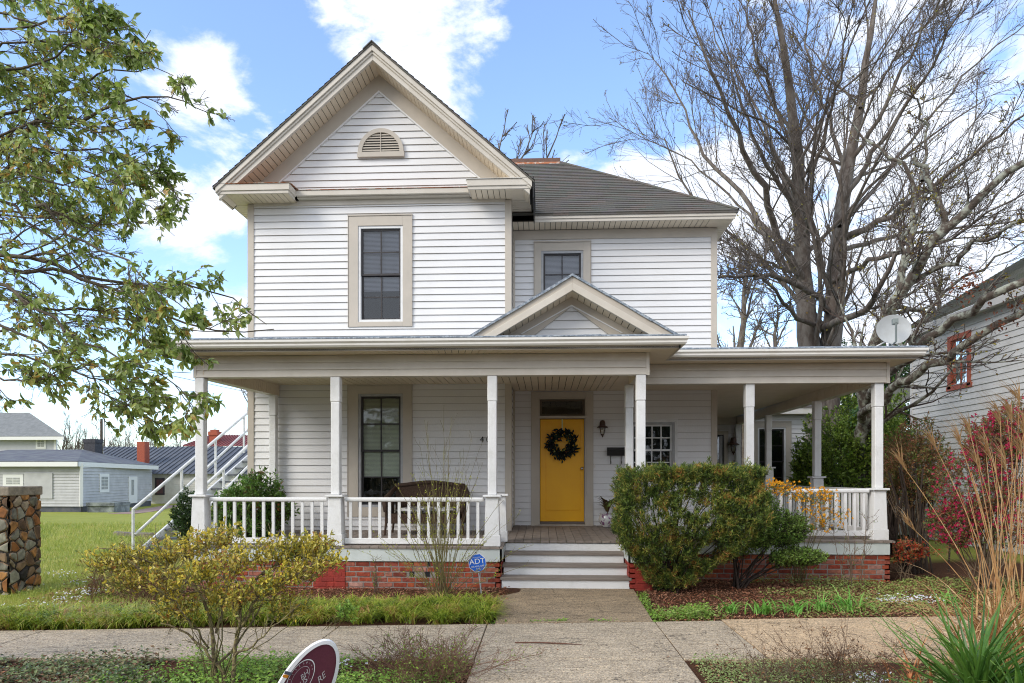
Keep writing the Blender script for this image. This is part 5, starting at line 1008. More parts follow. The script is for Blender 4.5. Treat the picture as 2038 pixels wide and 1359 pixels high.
# --- the big bare tree
rg = np.random.default_rng(21)
T = 24.
L1 = [([(1640, 1010, T), (1632, 880, T), (1612, 700, T), (1603, 600, T), (1600, 515, T), (1591, 430, T-.4), (1581, 283, T-1), (1568, 170, T-1.5), (1552, 60, T-2), (1535, -60, T-2)], .62, .05),
      ([(1650, 1010, T), (1646, 800, T), (1650, 680, T), (1661, 556, T+.3), (1674, 453, T+.6), (1687, 340, T+1), (1710, 221, T+1.5), (1722, 129, T+1.8), (1746, 0, T+2), (1760, -80, T+2)], .58, .05)]
L2 = [([(1603, 560, T), (1578, 535, T-.3), (1550, 463, T-1), (1519, 371, T-2), (1493, 319, T-2.5), (1468, 257, T-3), (1437, 190, T-3.5), (1406, 118, T-4), (1370, 20, T-4)], .26, .03),
      ([(1600, 500, T), (1560, 480, T+.6), (1519, 448, T+1), (1488, 402, T+1.5), (1447, 360, T+2), (1400, 305, T+2.5), (1370, 242, T+3), (1339, 170, T+3.2), (1287, 103, T+3.5)], .20, .02),
      ([(1598, 470, T), (1575, 400, T-.8), (1560, 376, T-1), (1530, 335, T-1.5), (1504, 288, T-2), (1478, 220, T-2), (1460, 130, T-2.5), (1430, 40, T-3)], .17, .02),
      ([(1650, 620, T), (1630, 590, T-1), (1581, 561, T-2), (1519, 549, T-3), (1430, 552, T-4.5)], .20, .06), ([(1640, 650, T), (1591, 639, T-1), (1560, 602, T-2.5), (1535, 566, T-3.5), (1500, 548, T-5)], .15, .05),
      ([(1640, 655, T), (1663, 639, T-1.5), (1715, 623, T-3), (1746, 582, T-4), (1772, 530, T-5), (1795, 490, T-5), (1830, 440, T-6)], .26, .05),
      ([(1676, 474, T), (1741, 448, T-1), (1818, 397, T-2.5), (1885, 350, T-4), (1973, 278, T-5), (2060, 215, T-6)], .20, .04), ([(1674, 500, T), (1740, 478, T+1), (1818, 463, T+2), (1920, 453, T+3), (2060, 440, T+4)], .15, .03),
      ([(1688, 335, T+1), (1741, 252, T+.5), (1777, 175, T), (1815, 103, T), (1859, 26, T-1), (1890, -40, T-1)], .16, .03), ([(1679, 402, T+.6), (1736, 309, T), (1808, 206, T-1), (1870, 103, T-2), (1921, 0, T-3)], .17, .03),
      ([(1684, 360, T+1), (1668, 290, T+1), (1650, 240, T+1.6), (1622, 175, T+2), (1600, 90, T+2.5), (1612, 0, T+3)], .14, .03), ([(1592, 440, T-.4), (1625, 330, T-1.4), (1650, 240, T-2), (1672, 150, T-3), (1690, 30, T-4)], .15, .03),
      ([(1582, 290, T-1), (1545, 200, T-1), (1505, 110, T-2), (1480, 10, T-2)], .12, .03), ([(1590, 430, T-.4), (1540, 300, T+1), (1500, 200, T+2), (1420, 70, T+3), (1400, -30, T+3)], .14, .02), ([(1578, 540, T), (1500, 440, T+3), (1440, 380, T+4.5), (1350, 300, T+6), (1270, 270, T+7), (1215, 235, T+7)], .13, .015),
      ([(1660, 560, T), (1720, 520, T-2), (1800, 500, T-4), (1900, 470, T-6), (2050, 380, T-8)], .16, .03), ([(1670, 450, T), (1760, 350, T+3), (1850, 230, T+4), (1960, 110, T+5), (2060, 30, T+5)], .16, .03), ([(1712, 215, T+1), (1790, 110, T+3), (1880, 10, T+4)], .11, .03), ([(1568, 540, T-.5), (1480, 500, T-2.5), (1430, 480, T-3.5)], .10, .02)]
P1, R1 = limbs_px(L1, 16, rg, .05); P2, R2 = limbs_px(L2, 16, rg, .05)
bt = thing('bare_tree', 'huge bare spreading tree with twin trunks rising behind the porch roof', 'tree', P1[0, 0]); bt.location.z = float(gz(9.7, 24))
R1 *= .80; R2 *= .58; m = MB().tubes(P1, R1, 12); m.tubes(P2, R2, 8); P3, R3 = spawn(np.concatenate([P2, P1]), np.concatenate([R2, R1]), 19, .40, .66, .06, .14, rg, .22, 8, .42)
R3 *= .65; m.tubes(P3, np.maximum(R3, .012), 5); obj('trunk', m, bark, bt, smooth=True)
P4, R4 = spawn(P3, R3, 8, .46, .55, .07, .15, rg, .12, 5, .55); P5, R5 = spawn(P4, R4, 5, .55, .55, .06, .18, rg, .1, 4, .6)
m = MB().tubes(P4, np.maximum(R4*.8, .0075), 3); m.tubes(P5, np.maximum(R5*.7, .0048), 3); obj('crown', m, twig, bt)
k = rg.choice(len(P5), 2600); m = MB().leaves(P5[k, -1], rg.normal(size=(2600, 3)), rg.normal(size=(2600, 3)), rg.uniform(.05, .11, 2600), .05, simple=True); obj('bud', m, bud, bt, kind='stuff')
# --- lichen covered leaning tree, nearer
rg = np.random.default_rng(5); t = 16.
LL = [([(1712, 1010, 17), (1716, 860, t+.8), (1728, 740, t), (1741, 690, t), (1766, 608, t-.3), (1818, 546, t-.5), (1864, 474, t-.8), (1931, 412, t-1), (2003, 350, t-1.5), (2080, 300, t-2)], .27, .09),
      ([(1764, 640, t), (1782, 608, t+.3), (1800, 540, t+.5), (1815, 480, t+.6), (1823, 371, t+1), (1797, 330, t+1), (1756, 299, t+1.2), (1700, 250, t+1.5)], .15, .03), ([(1868, 470, t-.8), (1885, 438, t-.8), (1860, 385, t-.6), (1838, 345, t-.5), (1818, 315, t-.5)], .11, .07), ([(1835, 360, t), (1840, 260, t+.3), (1830, 200, t), (1790, 180, t)], .06, .02),
      ([(1716, 835, t+.4), (1763, 795, t-1), (1819, 752, t-2), (1853, 724, t-2.5), (1896, 703, t-3), (1943, 678, t-3.4), (1974, 650, t-3.6), (2060, 605, t-4)], .14, .085), ([(1720, 800, t+.4), (1775, 730, t-1.5), (1828, 690, t-2.5), (1872, 653, t-3), (1921, 622, t-3.5), (1964, 594, t-4), (2060, 552, t-4.5)], .15, .085),
      ([(1741, 700, t), (1760, 640, t-.6), (1784, 590, t-1), (1800, 500, t-1), (1812, 420, t-1)], .12, .04), ([(1796, 570, t), (1880, 530, t-1), (1960, 480, t-2), (2060, 420, t-3)], .08, .04), ([(1762, 612, t), (1845, 620, t+2), (1900, 560, t+2.5), (2060, 470, t+3)], .08, .03)]
P1, R1 = limbs_px(LL, 16, rg, .05); R1 *= .72
lt = thing('lichen_tree', 'leaning bare tree with pale lichen bark and long branches reaching over the neighbour house', 'tree', (*P1[0, 0, :2], 0))
m = MB().tubes(P1, R1, 10); P3, R3 = spawn(P1, R1, 10, .30, .75, .05, .2, rg, .2, 7, .4); m.tubes(P3, np.maximum(R3, .009), 5); obj('trunk', m, lichen, lt, smooth=True)
P4, R4 = spawn(P3, R3, 7, .45, .65, .03, .2, rg, .15, 5, .6); P5, R5 = spawn(P4, R4, 4, .5, .6, .03, .2, rg, .2, 4, .6); m = MB().tubes(P4, np.maximum(R4, .006), 3); m.tubes(P5, np.maximum(R5, .004), 3); obj('crown', m, twigd, lt)
k = rg.choice(len(P5), 900); obj('bud', MB().leaves(P5[k, -1], rg.normal(size=(900, 3)), rg.normal(size=(900, 3)), rg.uniform(.04, .09, 900), .035, simple=True), bud, lt, kind='stuff')
k = 90; c = W(1925, 570, t-4)+rg.normal(0, .12, (k, 3)); c2 = W(2010, 620, t-4)+rg.normal(0, .25, (k, 3)); obj('dead_leaves', MB().leaves(np.vstack([c, c2]), rg.normal(size=(2*k, 3)), rg.normal(size=(2*k, 3)), .07, .04), island('dead_brown_leaves', [(.12, .04, .02), (.20, .07, .03)], .8), lt)
# --- generic bare trees for the background (built once, then copied)
def bare_tree(name, label, h, seed, loc, group, fac=1., spread=.5, buds=True, dens=1):
    rg = np.random.default_rng(seed); o = thing(name, label, 'tree', loc, group); b = np.array(loc, float); K = 10
    P0 = (b+np.stack([np.cumsum(rg.normal(0, .02*h, K))*np.linspace(0, 1, K), np.cumsum(rg.normal(0, .02*h, K))*np.linspace(0, 1, K), np.linspace(0, h*.8, K)], -1))[None]; R0 = (np.linspace(.026, .004, K)*h)[None]
    m = MB().tubes(P0, R0, 8); Pa, Ra = spawn(P0, R0, 14, spread, .75, .12, .12, rg, .22, 8, .6); m.tubes(Pa, Ra, 5); obj('trunk', m, bark, o, smooth=True)
    Pb, Rb = spawn(Pa, Ra, int(8*dens), .42, .65, .08, .18, rg, .15, 6, .6); Pc, Rc = spawn(Pb, Rb, int(7*dens), .5, .6, .05, .2, rg, .1, 4, .6); m = MB().tubes(Pb, np.maximum(Rb, .0012*h), 3); m.tubes(Pc, np.maximum(Rc, .0006*h), 3); obj('crown', m, twig, o)
    if buds: n = 700; k = rg.choice(len(Pc), n); obj('bud', MB().leaves(Pc[k, -1], rg.normal(size=(n, 3)), rg.normal(size=(n, 3)), .0045*h+.04, .035, simple=True), bud, o, kind='stuff')
    return o
def place_copy(o, loc, rot, sc, label): c = copy_tree(o); c.location = loc; c.rotation_euler = (0, 0, rot); c.scale = (sc,)*3; c['label'] = label; return c
gT = 'bare trees standing beyond the house'
pA = W(1000, 170, 42); tA = bare_tree('background_tree', 'bare treetop poking up over the roof beside the gable', pA[2]+.5, 2, (pA[0], 42, 0), gT, spread=.42)
for px, Y_, top, rot, lb in ((1478, 34, 400, 1., 'slender bare tree close to the right edge of the upper wall'), (1545, 40, 520, 2.2, 'shorter bare tree behind the left limbs of the huge tree'), (1760, 38, 470, 3.1, 'bare tree showing behind the satellite dish'), (1870, 36, 430, 4.2, 'bare tree rising behind the roof of the clapboard neighbour house'), (530, 60, 520, .4, 'small bare tree peeping past the left corner of the upper wall')):
    p = W(px, top, Y_); place_copy(tA, (p[0], Y_, -.4), rot, (p[2]+.4)/(pA[2]+.5), lb)
gF = 'distant bare trees on the left horizon'
pB = W(60, 815, 105); tB = bare_tree('distant_tree', 'distant bare tree above the grey two-storey roof', 9.5, 8, (pB[0], 105, -1), gF, spread=.6, dens=1.3)
tops = ((138, 100, 818, 'distant bare tree just right of the two-storey house'), (228, 95, 842, 'distant bare tree between the black chimney and the utility pole'), (258, 110, 838, 'distant bare tree left of the tall brick chimney'), (305, 105, 838, 'distant bare tree right of the tall brick chimney'), (350, 112, 848, 'distant bare tree above the dark metal roof'), (170, 118, 835, 'distant bare tree above the black chimney'), (455, 120, 858, 'distant bare tree above the red metal roof'), (15, 112, 812, 'distant bare tree at the far left edge'), (395, 125, 850, 'distant bare tree left of the stepped chimney'))
for i, (px, Y_, top, lb) in enumerate(tops): p = W(px, top, Y_); place_copy(tB, (p[0], Y_, -1), i*1.3, (p[2]+1)/9.5, lb)

# --- leafy shrubs
def leafmat(name, cols, rough=.4, trans=.28, g=1.85, clump=3.): return island(name, [tuple(min(.85, c*g) for c in q) for q in cols], rough, trans=trans, clump=clump)
def crown_shrub(name, label, cat, base, C_, Rd, nst, ntw, nlf, ll, lw, lm, wm, seed, group=None, up=.15, shape=None, flat=False, stemr=.012, kind_leaf=None, hollow=.35, tl=.22, flower=None, droop=.2, simple=False):
    """stems from the base fan out to twigs spread through an ellipsoid crown; leaves sit along the twigs"""
    rg = np.random.default_rng(seed); o = thing(name, label, cat, base, group); b = np.array(base, float); C_ = np.array(C_, float); Rd = np.array(Rd, float)
    v = nrm(rg.normal(size=(ntw, 3))); r = rg.uniform(hollow, 1, ntw)**.6; lump = 1+.16*np.sin(v[:, 0]*5+seed)+.14*np.sin(v[:, 2]*6+v[:, 1]*4+seed*2)
    E = C_+v*r[:, None]*Rd*lump[:, None]
    if shape is not None: E, v = shape(rg, ntw)
    E[:, 2] = np.maximum(E[:, 2], b[2]+.05)
    S = b+rg.normal(0, .06, (nst, 3))*(1, 1, 0); k = rg.choice(ntw, nst, replace=nst > ntw); e = b+(E[k]-b)*.85; t_ = np.linspace(0, 1, 7)[None, :, None]; mid = S[:, None]*(1-t_)+e[:, None]*t_; mid += rg.normal(0, .015, mid.shape)*np.sin(t_*math.pi); mid[..., 2] += .10*np.sin(t_[..., 0]*math.pi)*(e[:, 2]-b[2])[:, None]
    m = MB().tubes(mid, np.linspace(stemr, stemr*.35, 7)[None]*rg.uniform(.6, 1.3, (nst, 1)), 5)
    q = mid.reshape(-1, 3); D = nrm(nrm(E-b)*.6+v*.7+rg.normal(0, .35, (ntw, 3))+(0, 0, up)); A = E-D*tl*rg.uniform(.6, 1.3, (ntw, 1)); t2 = np.linspace(0, 1, 4)[None, :, None]; TW = A[:, None]*(1-t2)+E[:, None]*t2+rg.normal(0, .008, (ntw, 4, 3)); m.tubes(TW, np.full((ntw, 4), max(.002, stemr*.2)), 3)
    obj('branch', m, wm, o, smooth=True)
    f = rg.uniform(.1, 1.05, (ntw, nlf, 1)); Pp = (A[:, None]*(1-f)+E[:, None]*f).reshape(-1, 3); az = rg.normal(size=(ntw, nlf, 3)); Dl = nrm(D[:, None]*.7+az*.6+np.array((0, 0, -droop))).reshape(-1, 3); n = len(Pp); Nl = nrm(rg.normal(0, .5, (n, 3))+(0, -.25, 1.))
    obj('foliage', MB().leaves(Pp, Dl, Nl, rg.uniform(.7, 1.25, n)*ll, rg.uniform(.8, 1.2, n)*lw, fold=.15, droop=.12, simple=simple), lm, o)
    if flower:
        nf, fs_, fm, nm, sel = flower; cand = np.where(sel(E))[0]; k = rg.choice(cand, nf); c = E[k]+rg.normal(0, .03, (nf, 3)); Pq, Dq = [], []
        for i in range(5): a = i*1.257+rg.uniform(0, 6, nf); Pq.append(c); Dq.append(np.stack([np.cos(a), rg.uniform(-.6, .1, nf), np.sin(a)], -1))
        Pq, Dq = np.vstack(Pq), np.vstack(Dq); obj(nm, MB().leaves(Pq, Dq, np.tile((0, -1., .3), (len(Pq), 1))+rg.normal(0, .3, (len(Pq), 3)), fs_*rg.uniform(.7, 1.3, len(Pq)), fs_*.8, simple=True), fm, o, kind='stuff')
    return o
brown_st = mat('brown_stem', (.12, .075, .045), .85, (.20, .15, .10), 15); olive_st = mat('olive_stem', (.16, .14, .05), .8, (.10, .08, .03), 12); dark_st = mat('dark_stem', (.045, .03, .022), .9)
# clipped yew: flat top, narrow foot
def yew_shape(rg, n):
    x0, x1 = W(1228, 940, 10.0)[0], W(1505, 940, 10.0)[0]; cx, hw_ = (x0+x1)/2, (x1-x0)/2; bx = W(1330, 1170, 10.0)[0]
    h = rg.uniform(0, 1, n)**.7; u = rg.uniform(-1, 1, n); w = rg.uniform(-1, 1, n)
    face = rg.random(n); u = np.where(face < .25, np.sign(u)*rg.uniform(.85, 1, n), u); w = np.where((face > .25) & (face < .7), -rg.uniform(.8, 1, n), w); h = np.where(face > .72, rg.uniform(.93, 1, n), h)
    nn_ = np.maximum((np.abs(u)**9+np.abs(w)**9)**(1/9), 1e-3); sc_ = np.minimum(1, 1/nn_); u, w = u*sc_, w*sc_
    prof = .13+.87*np.clip(h*2.0, 0, 1)**.75; top = 1.83-.03*np.abs(u)**3+.02*np.sin(u*9)+rg.normal(0, .02, n)+np.where(rg.random(n) < .03, rg.uniform(0, .12, n), 0)
    X = bx+(cx-bx)*np.clip(h*1.6, 0, 1)+u*hw_*prof; Y = 10.02+w*.66*prof; Z = .12+h*(top-.12); lump = .03*np.sin(X*7+Z*5)+.03*np.sin(Y*8-Z*9)+.02*np.sin(Z*17+X*11); X = X+u*(lump+rg.normal(0, .02, n)); Y = Y+w*(lump+rg.normal(0, .02, n))
    keep = (np.sin(X*9.1+Z*3)+np.sin(Z*11.3+Y*5)+np.sin(X*4.3-Z*7.7) > -1.5) | (rg.random(n) < .25); i_ = np.where(keep)[0]; i_ = rg.choice(i_, n); X, Y, Z, u, w = X[i_]+rg.normal(0, .012, n), Y[i_]+rg.normal(0, .012, n), Z[i_]+rg.normal(0, .012, n), u[i_], w[i_]
    v = nrm(np.stack([u*.6, w*.7, .9+0*u], -1)); return np.stack([X, Y, Z], -1), v
yew_l = leafmat('yew_needles', [(.014, .03, .008), (.03, .055, .012), (.055, .09, .016), (.09, .125, .02), (.14, .16, .028), (.22, .19, .04), (.26, .12, .035)], .5, .2, clump=5.)
crown_shrub('clipped_yew', 'large clipped flat-topped yew bush with narrow dark foot beside the front steps', 'shrub', (W(1330, 1170, 10.0)[0], 10.05, .03), (0, 0, 0), (1, 1, 1), 70, 5600, 15, .060, .012, yew_l, dark_st, 31, shape=yew_shape, stemr=.013, tl=.13, up=.3, droop=-.2, simple=True)
n = 34; rg = np.random.default_rng(77); bx = W(1330, 1170, 10.0)[0]; az = rg.uniform(math.pi, 2*math.pi, n)
# boxwood like shrub right of the yew
box_l = leafmat('small_green_leaves', [(.05, .10, .018), (.09, .16, .025), (.14, .20, .035), (.04, .08, .015), (.20, .24, .05)], .4)
def box_shape(rg, n):
    k = rg.integers(0, 4, n); Cn = np.array([W(1490, 1010, 10.3), W(1555, 1050, 10.2), W(1480, 1060, 10.1), W(1590, 1105, 10.0)])[k]; Rn = np.array([(.50, .42, .36), (.46, .4, .30), (.5, .4, .28), (.42, .35, .13)])[k]; v = nrm(rg.normal(size=(n, 3))); return Cn+v*Rn*(rg.uniform(.3, 1, n)**.5)[:, None], v
crown_shrub('small_leaved_shrub', 'bright green small-leaved shrub spreading right of the clipped yew', 'shrub', (W(1470, 1150, 10.2)[0], 10.25, .03), (0, 0, 0), (1, 1, 1), 18, 3200, 13, .030, .019, box_l, dark_st, 33, shape=box_shape, stemr=.016, tl=.16, simple=True)
# yellow flowering kerria
yel = leafmat('orange_yellow_petals', [(.85, .36, .01), (.85, .44, .015), (.75, .28, .01)], .5, g=1.)
def ker_shape(rg, n):
    k = rg.integers(0, 3, n); Cn = np.array([W(1540, 968, 10.75), W(1615, 985, 10.75), W(1640, 1020, 10.75)])[k]; Rn = np.array([(.34, .18, .10), (.42, .18, .14), (.42, .16, .35)])[k]; v = nrm(rg.normal(size=(n, 3))); return Cn+v*Rn*(rg.uniform(.1, 1, n)**.5)[:, None], v
crown_shrub('yellow_flowering_bush', 'loose twiggy bush with orange-yellow flowers in front of the right porch railing', 'shrub', (W(1590, 1140, 10.75)[0], 10.75, .03), (0, 0, 0), (1, 1, 1), 26, 330, 2, .03, .014, box_l, olive_st, 35, shape=ker_shape, stemr=.005, tl=.2, flower=(400, .023, yel, 'flower', lambda E: E[:, 2] > .2))
# variegated foreground shrub
var_l = leafmat('variegated_leaves', [(.09, .12, .025), (.16, .18, .035), (.38, .30, .03), (.46, .36, .05), (.20, .19, .03), (.30, .26, .05), (.50, .40, .12), (.25, .10, .02), (.16, .17, .04)], .4)
def var_shape(rg, n):
    pts = np.array([(215, 1105, 5.3), (270, 1110, 5.6), (330, 1090, 5.5), (390, 1075, 5.3), (440, 1060, 5.6), (330, 1150, 5.2), (400, 1130, 5.2), (460, 1110, 5.2), (520, 1090, 5.4), (580, 1085, 5.5), (630, 1080, 5.5), (650, 1110, 5.4), (600, 1130, 5.3), (540, 1150, 5.2), (480, 1180, 5.2), (580, 1200, 5.4), (350, 1200, 5.3), (610, 1040+40, 5.6), (260, 1140, 5.3), (430, 1170, 5.6)]); k = rg.integers(0, len(pts), n); Cn = np.array([W(*p) for p in pts])[k]
    v = nrm(rg.normal(size=(n, 3))); return Cn+v*np.array((.20, .24, .12))*(rg.uniform(.1, 1, n)**.5)[:, None], nrm(v+(0, 0, .6))
vb = W(425, 1365, 5.35); vs_ = crown_shrub('variegated_shrub', 'open-branched shrub with yellow-variegated leaves in the left foreground', 'shrub', (vb[0], 5.35, -.03), (0, 0, 0), (1, 1, 1), 12, 1500, 6, .036, .020, var_l, olive_st, 41, shape=var_shape, stemr=.006, tl=.14, droop=-.1)
rg = np.random.default_rng(6); LV = [([(455, 1400, 5.35), (440, 1330, 5.35), (400, 1290, 5.3), (370, 1255, 5.3), (320, 1240, 5.3)], .016, .006), ([(440, 1400, 5.35), (425, 1330, 5.35), (425, 1250, 5.4), (400, 1180, 5.5), (330, 1130, 5.5), (240, 1095, 5.4), (190, 1090, 5.4)], .02, .004), ([(460, 1400, 5.3), (465, 1310, 5.3), (480, 1250, 5.3), (478, 1180, 5.3), (520, 1140, 5.4), (600, 1095, 5.5), (665, 1075, 5.5)], .02, .004),
      ([(478, 1250, 5.3), (510, 1190, 5.2), (570, 1160, 5.2), (640, 1110, 5.3)], .012, .004), ([(430, 1260, 5.4), (450, 1180, 5.6), (440, 1110, 5.7), (420, 1060, 5.7)], .012, .003), ([(465, 1310, 5.3), (520, 1270, 5.1), (555, 1240, 5.1), (600, 1200, 5.2)], .01, .003), ([(425, 1330, 5.35), (470, 1290, 5.6), (520, 1200, 5.7), (560, 1100, 5.8)], .012, .003), ([(400, 1180, 5.5), (350, 1180, 5.3), (290, 1140, 5.2), (250, 1110, 5.2)], .008, .003), ([(415, 1290, 5.35), (350, 1200, 5.1), (310, 1170, 5.0)], .009, .003)]
P1, R1 = limbs_px(LV, 12, rg, .008); P2, R2 = spawn(P1, R1, 9, .28, .7, .06, .16, rg, .3, 6, .6); P3, R3 = spawn(P2, R2, 6, .4, .7, .06, .2, rg, .2, 4, .6); m = MB().tubes(P1, R1, 8); m.tubes(P2, np.maximum(R2, .002), 4); m.tubes(P3, np.maximum(R3, .0013), 3); obj('stem', m, mat('mossy_stem', (.12, .085, .05), .9, (.26, .22, .09), 30, bump=.5, thr=(.45, .55)), vs_, smooth=True)
# thin budding shrub in front of the porch
rg = np.random.default_rng(9); bs = W(880, 1178, 9.2); o = thing('budding_shrub', 'thin upright shrub of bare green-budding stems in front of the brick base', 'shrub', (bs[0], 9.2, .0)); n = 62; tx = rg.normal(0, 62, n); ty = rg.uniform(800, 1085, n)+np.abs(tx)*1.0; S = []
for i in range(n): e_ = W(880+tx[i]*1.25, max(ty[i], 800+abs(tx[i])*1.2), 9.2+rg.uniform(-.5, .5)); b_ = bs+rg.normal(0, .05, 3)*(1, 1, 0); b_[2] = -.02; mdd = (b_+e_)/2+(e_-b_)*np.array((-.12, -.12, .10)); tt = np.linspace(0, 1, 9)[:, None]; S.append((1-tt)**2*b_+2*tt*(1-tt)*mdd+tt**2*e_+rg.normal(0, .008, (9, 3)))
S = np.array(S); SR = np.linspace(.0062, .0018, 9)[None]*rg.uniform(.6, 1.2, (n, 1)); P2, R2 = spawn(S, SR, 7, .16, .45, .15, .12, rg, .35, 5, .6); m = MB().tubes(S, SR, 5); m.tubes(P2, np.maximum(R2, .0016), 3); obj('stem', m, mat('green_brown_stem', (.15, .10, .05), .8, (.20, .19, .05), 6), o)
Q = np.concatenate([P2.reshape(-1, 3), S[:, 4:].reshape(-1, 3)]); Q = Q[Q[:, 2] < 1.75]; k = rg.choice(len(Q), 1500); obj('bud', MB().leaves(Q[k], rg.normal(size=(1500, 3))+(0, 0, .6), rg.normal(size=(1500, 3)), rg.uniform(.012, .028, 1500), .011, simple=True), leafmat('lime_buds', [(.22, .26, .02), (.34, .36, .03), (.15, .20, .02)]), o, kind='stuff')
# camellia by the left porch end and the darker one outside
cam_l = leafmat('camellia_leaves', [(.035, .08, .015), (.06, .12, .02), (.10, .17, .03), (.025, .055, .012), (.14, .06, .02)], .3)
crown_shrub('camellia', 'green broad-leaved shrub leaning over the left end of the porch', 'shrub', (-5.7, 11.5, .03), W(505, 1010, 11.55), (.74, .5, .58), 34, 1200, 8, .08, .037, cam_l, brown_st, 51, stemr=.012, tl=.25)
crown_shrub('dark_evergreen_shrub', 'dense dark green shrub left of the corner porch post', 'shrub', (W(372, 1060, 13)[0], 13, .0), W(375, 1028, 13), (.36, .4, .52), 20, 520, 12, .045, .024, leafmat('dark_leaves', [(.02, .045, .012), (.035, .07, .015), (.015, .03, .01), (.06, .10, .02)], .35), dark_st, 52, stemr=.01, tl=.12)
# background evergreens behind the right end of the porch
ever = leafmat('privet_leaves', [(.05, .10, .015), (.09, .15, .02), (.16, .22, .035), (.035, .07, .012), (.24, .28, .05)], .35); ever2 = leafmat('holly_leaves', [(.02, .055, .015), (.04, .09, .02), (.03, .07, .02), (.07, .13, .03)], .3)
gE = 'evergreen shrubs behind the right end of the porch'
for i, (px, py, Y_, rx, rz_, lm, lb, nt) in enumerate(((1612, 940, 17.4, .55, .85, ever, 'loose green evergreen shrub in front of the rear wing window', 500), (1675, 925, 17.2, 1.0, 1.3, ever, 'wide light green evergreen seen between the two side porch posts', 1300), (1735, 880, 18.5, .95, 1.6, ever, 'light green evergreen directly behind the right corner post', 900), (1690, 800, 25.5, 1.6, 2.3, ever2, 'tall dark evergreen beyond the tree trunks', 1000), (1790, 830, 24, 1.5, 2.6, ever2, 'tall dark evergreen against the corner of the neighbour house', 1300), (1775, 905, 16.5, .7, .9, ever, 'low evergreen right of the corner post', 500))):
    c = W(px, py, Y_); crown_shrub('evergreen_shrub', lb, 'shrub', (c[0], Y_, 0), c, (rx, rx, rz_), 26, nt, 12, .085*(Y_/17), .045*(Y_/17), lm, dark_st, 60+i, gE, stemr=.02, tl=.3, simple=True)
# ivy on the lower trunk of the huge tree
rg = np.random.default_rng(14); n = 1500; a = rg.uniform(0, 2*math.pi, n); h = rg.uniform(0, 3.4, n); c = W(1713, 900, 17.2); Pq = np.stack([c[0]+np.cos(a)*(.26+rg.uniform(0, .08, n)), 17.0+np.sin(a)*(.26+rg.uniform(0, .08, n)), h], -1)
tag(obj('ivy', MB().leaves(Pq, np.stack([np.cos(a), np.sin(a), -.8+0*a], -1)+rg.normal(0, .4, (n, 3)), np.stack([np.cos(a), np.sin(a), .3+0*a], -1), .07, .06), ever2), 'dark ivy climbing the foot of the leaning lichen tree', 'ivy')
# nandina: upright canes with reddish tops
nan_l = leafmat('nandina_leaves', [(.045, .08, .02), (.08, .12, .025), (.20, .06, .035), (.06, .10, .02), (.26, .10, .06), (.10, .14, .03)], .4)
nc = W(1818, 920, 12.2); nd = crown_shrub('nandina', 'tall airy bush with reddish-green leaves and bare dark canes right of the porch corner', 'shrub', (nc[0], 12.2, .02), (nc[0], 12.2, 1.95), (.72, .62, .72), 34, 1200, 10, .05, .02, nan_l, brown_st, 71, stemr=.013, tl=.2, up=.5)
rg = np.random.default_rng(3); n = 26; b_ = np.stack([nc[0]+rg.normal(-.05, .2, n), 12.1+rg.normal(0, .2, n), np.full(n, -.02)], -1); e_ = b_+np.stack([rg.normal(0, .25, n), rg.normal(0, .2, n), rg.uniform(1.2, 2.0, n)], -1); tt = np.linspace(0, 1, 5)[None, :, None]; obj('cane', MB().tubes(b_[:, None]*(1-tt)+e_[:, None]*tt+rg.normal(0, .02, (n, 5, 3)), np.full((n, 5), .014), 6), dark_st, nd)
# azalea, pink
az_l = leafmat('azalea_leaves', [(.05, .09, .02), (.08, .13, .03), (.20, .06, .03), (.12, .05, .025), (.10, .15, .035)], .45); pink = leafmat('pink_petals', [(.34, .008, .05), (.46, .014, .08), (.26, .006, .04)], .5, g=1.1)
def az_shape(rg, n):
    k = rg.integers(0, 5, n); Cn = np.array([W(1935, 960, 9.9), W(1975, 880, 9.8), W(2030, 850, 9.8), W(1900, 1040, 9.9), W(2030, 1010, 9.7)])[k]; Rn = np.array([(.60, .5, .55), (.42, .4, .42), (.45, .45, .42), (.40, .4, .35), (.6, .5, .6)])[k]; v = nrm(rg.normal(size=(n, 3))); return Cn+v*Rn*(rg.uniform(.25, 1, n)**.5)[:, None], v
crown_shrub('azalea', 'large azalea bush dotted with magenta-pink flowers at the right edge', 'shrub', (W(1960, 1150, 9.9)[0], 9.9, 0), (0, 0, 0), (1, 1, 1), 44, 2600, 9, .034, .018, az_l, brown_st, 81, shape=az_shape, stemr=.012, tl=.17, flower=(1200, .027, pink, 'flower', lambda E: E[:, 1] < 9.95), simple=True)
# low red-leaved plant at the foot of the nandina
crown_shrub('red_leaved_plant', 'low plant with scarlet leaves at the foot of the airy bush', 'plant', (W(1800, 1120, 11.2)[0], 11.2, 0), W(1800, 1095, 11.2), (.5, .3, .18), 20, 220, 8, .05, .024, leafmat('red_green_leaves', [(.05, .09, .02), (.35, .02, .015), (.10, .10, .03), (.22, .03, .02), (.07, .05, .02)], .4), brown_st, 83, stemr=.006, tl=.12)
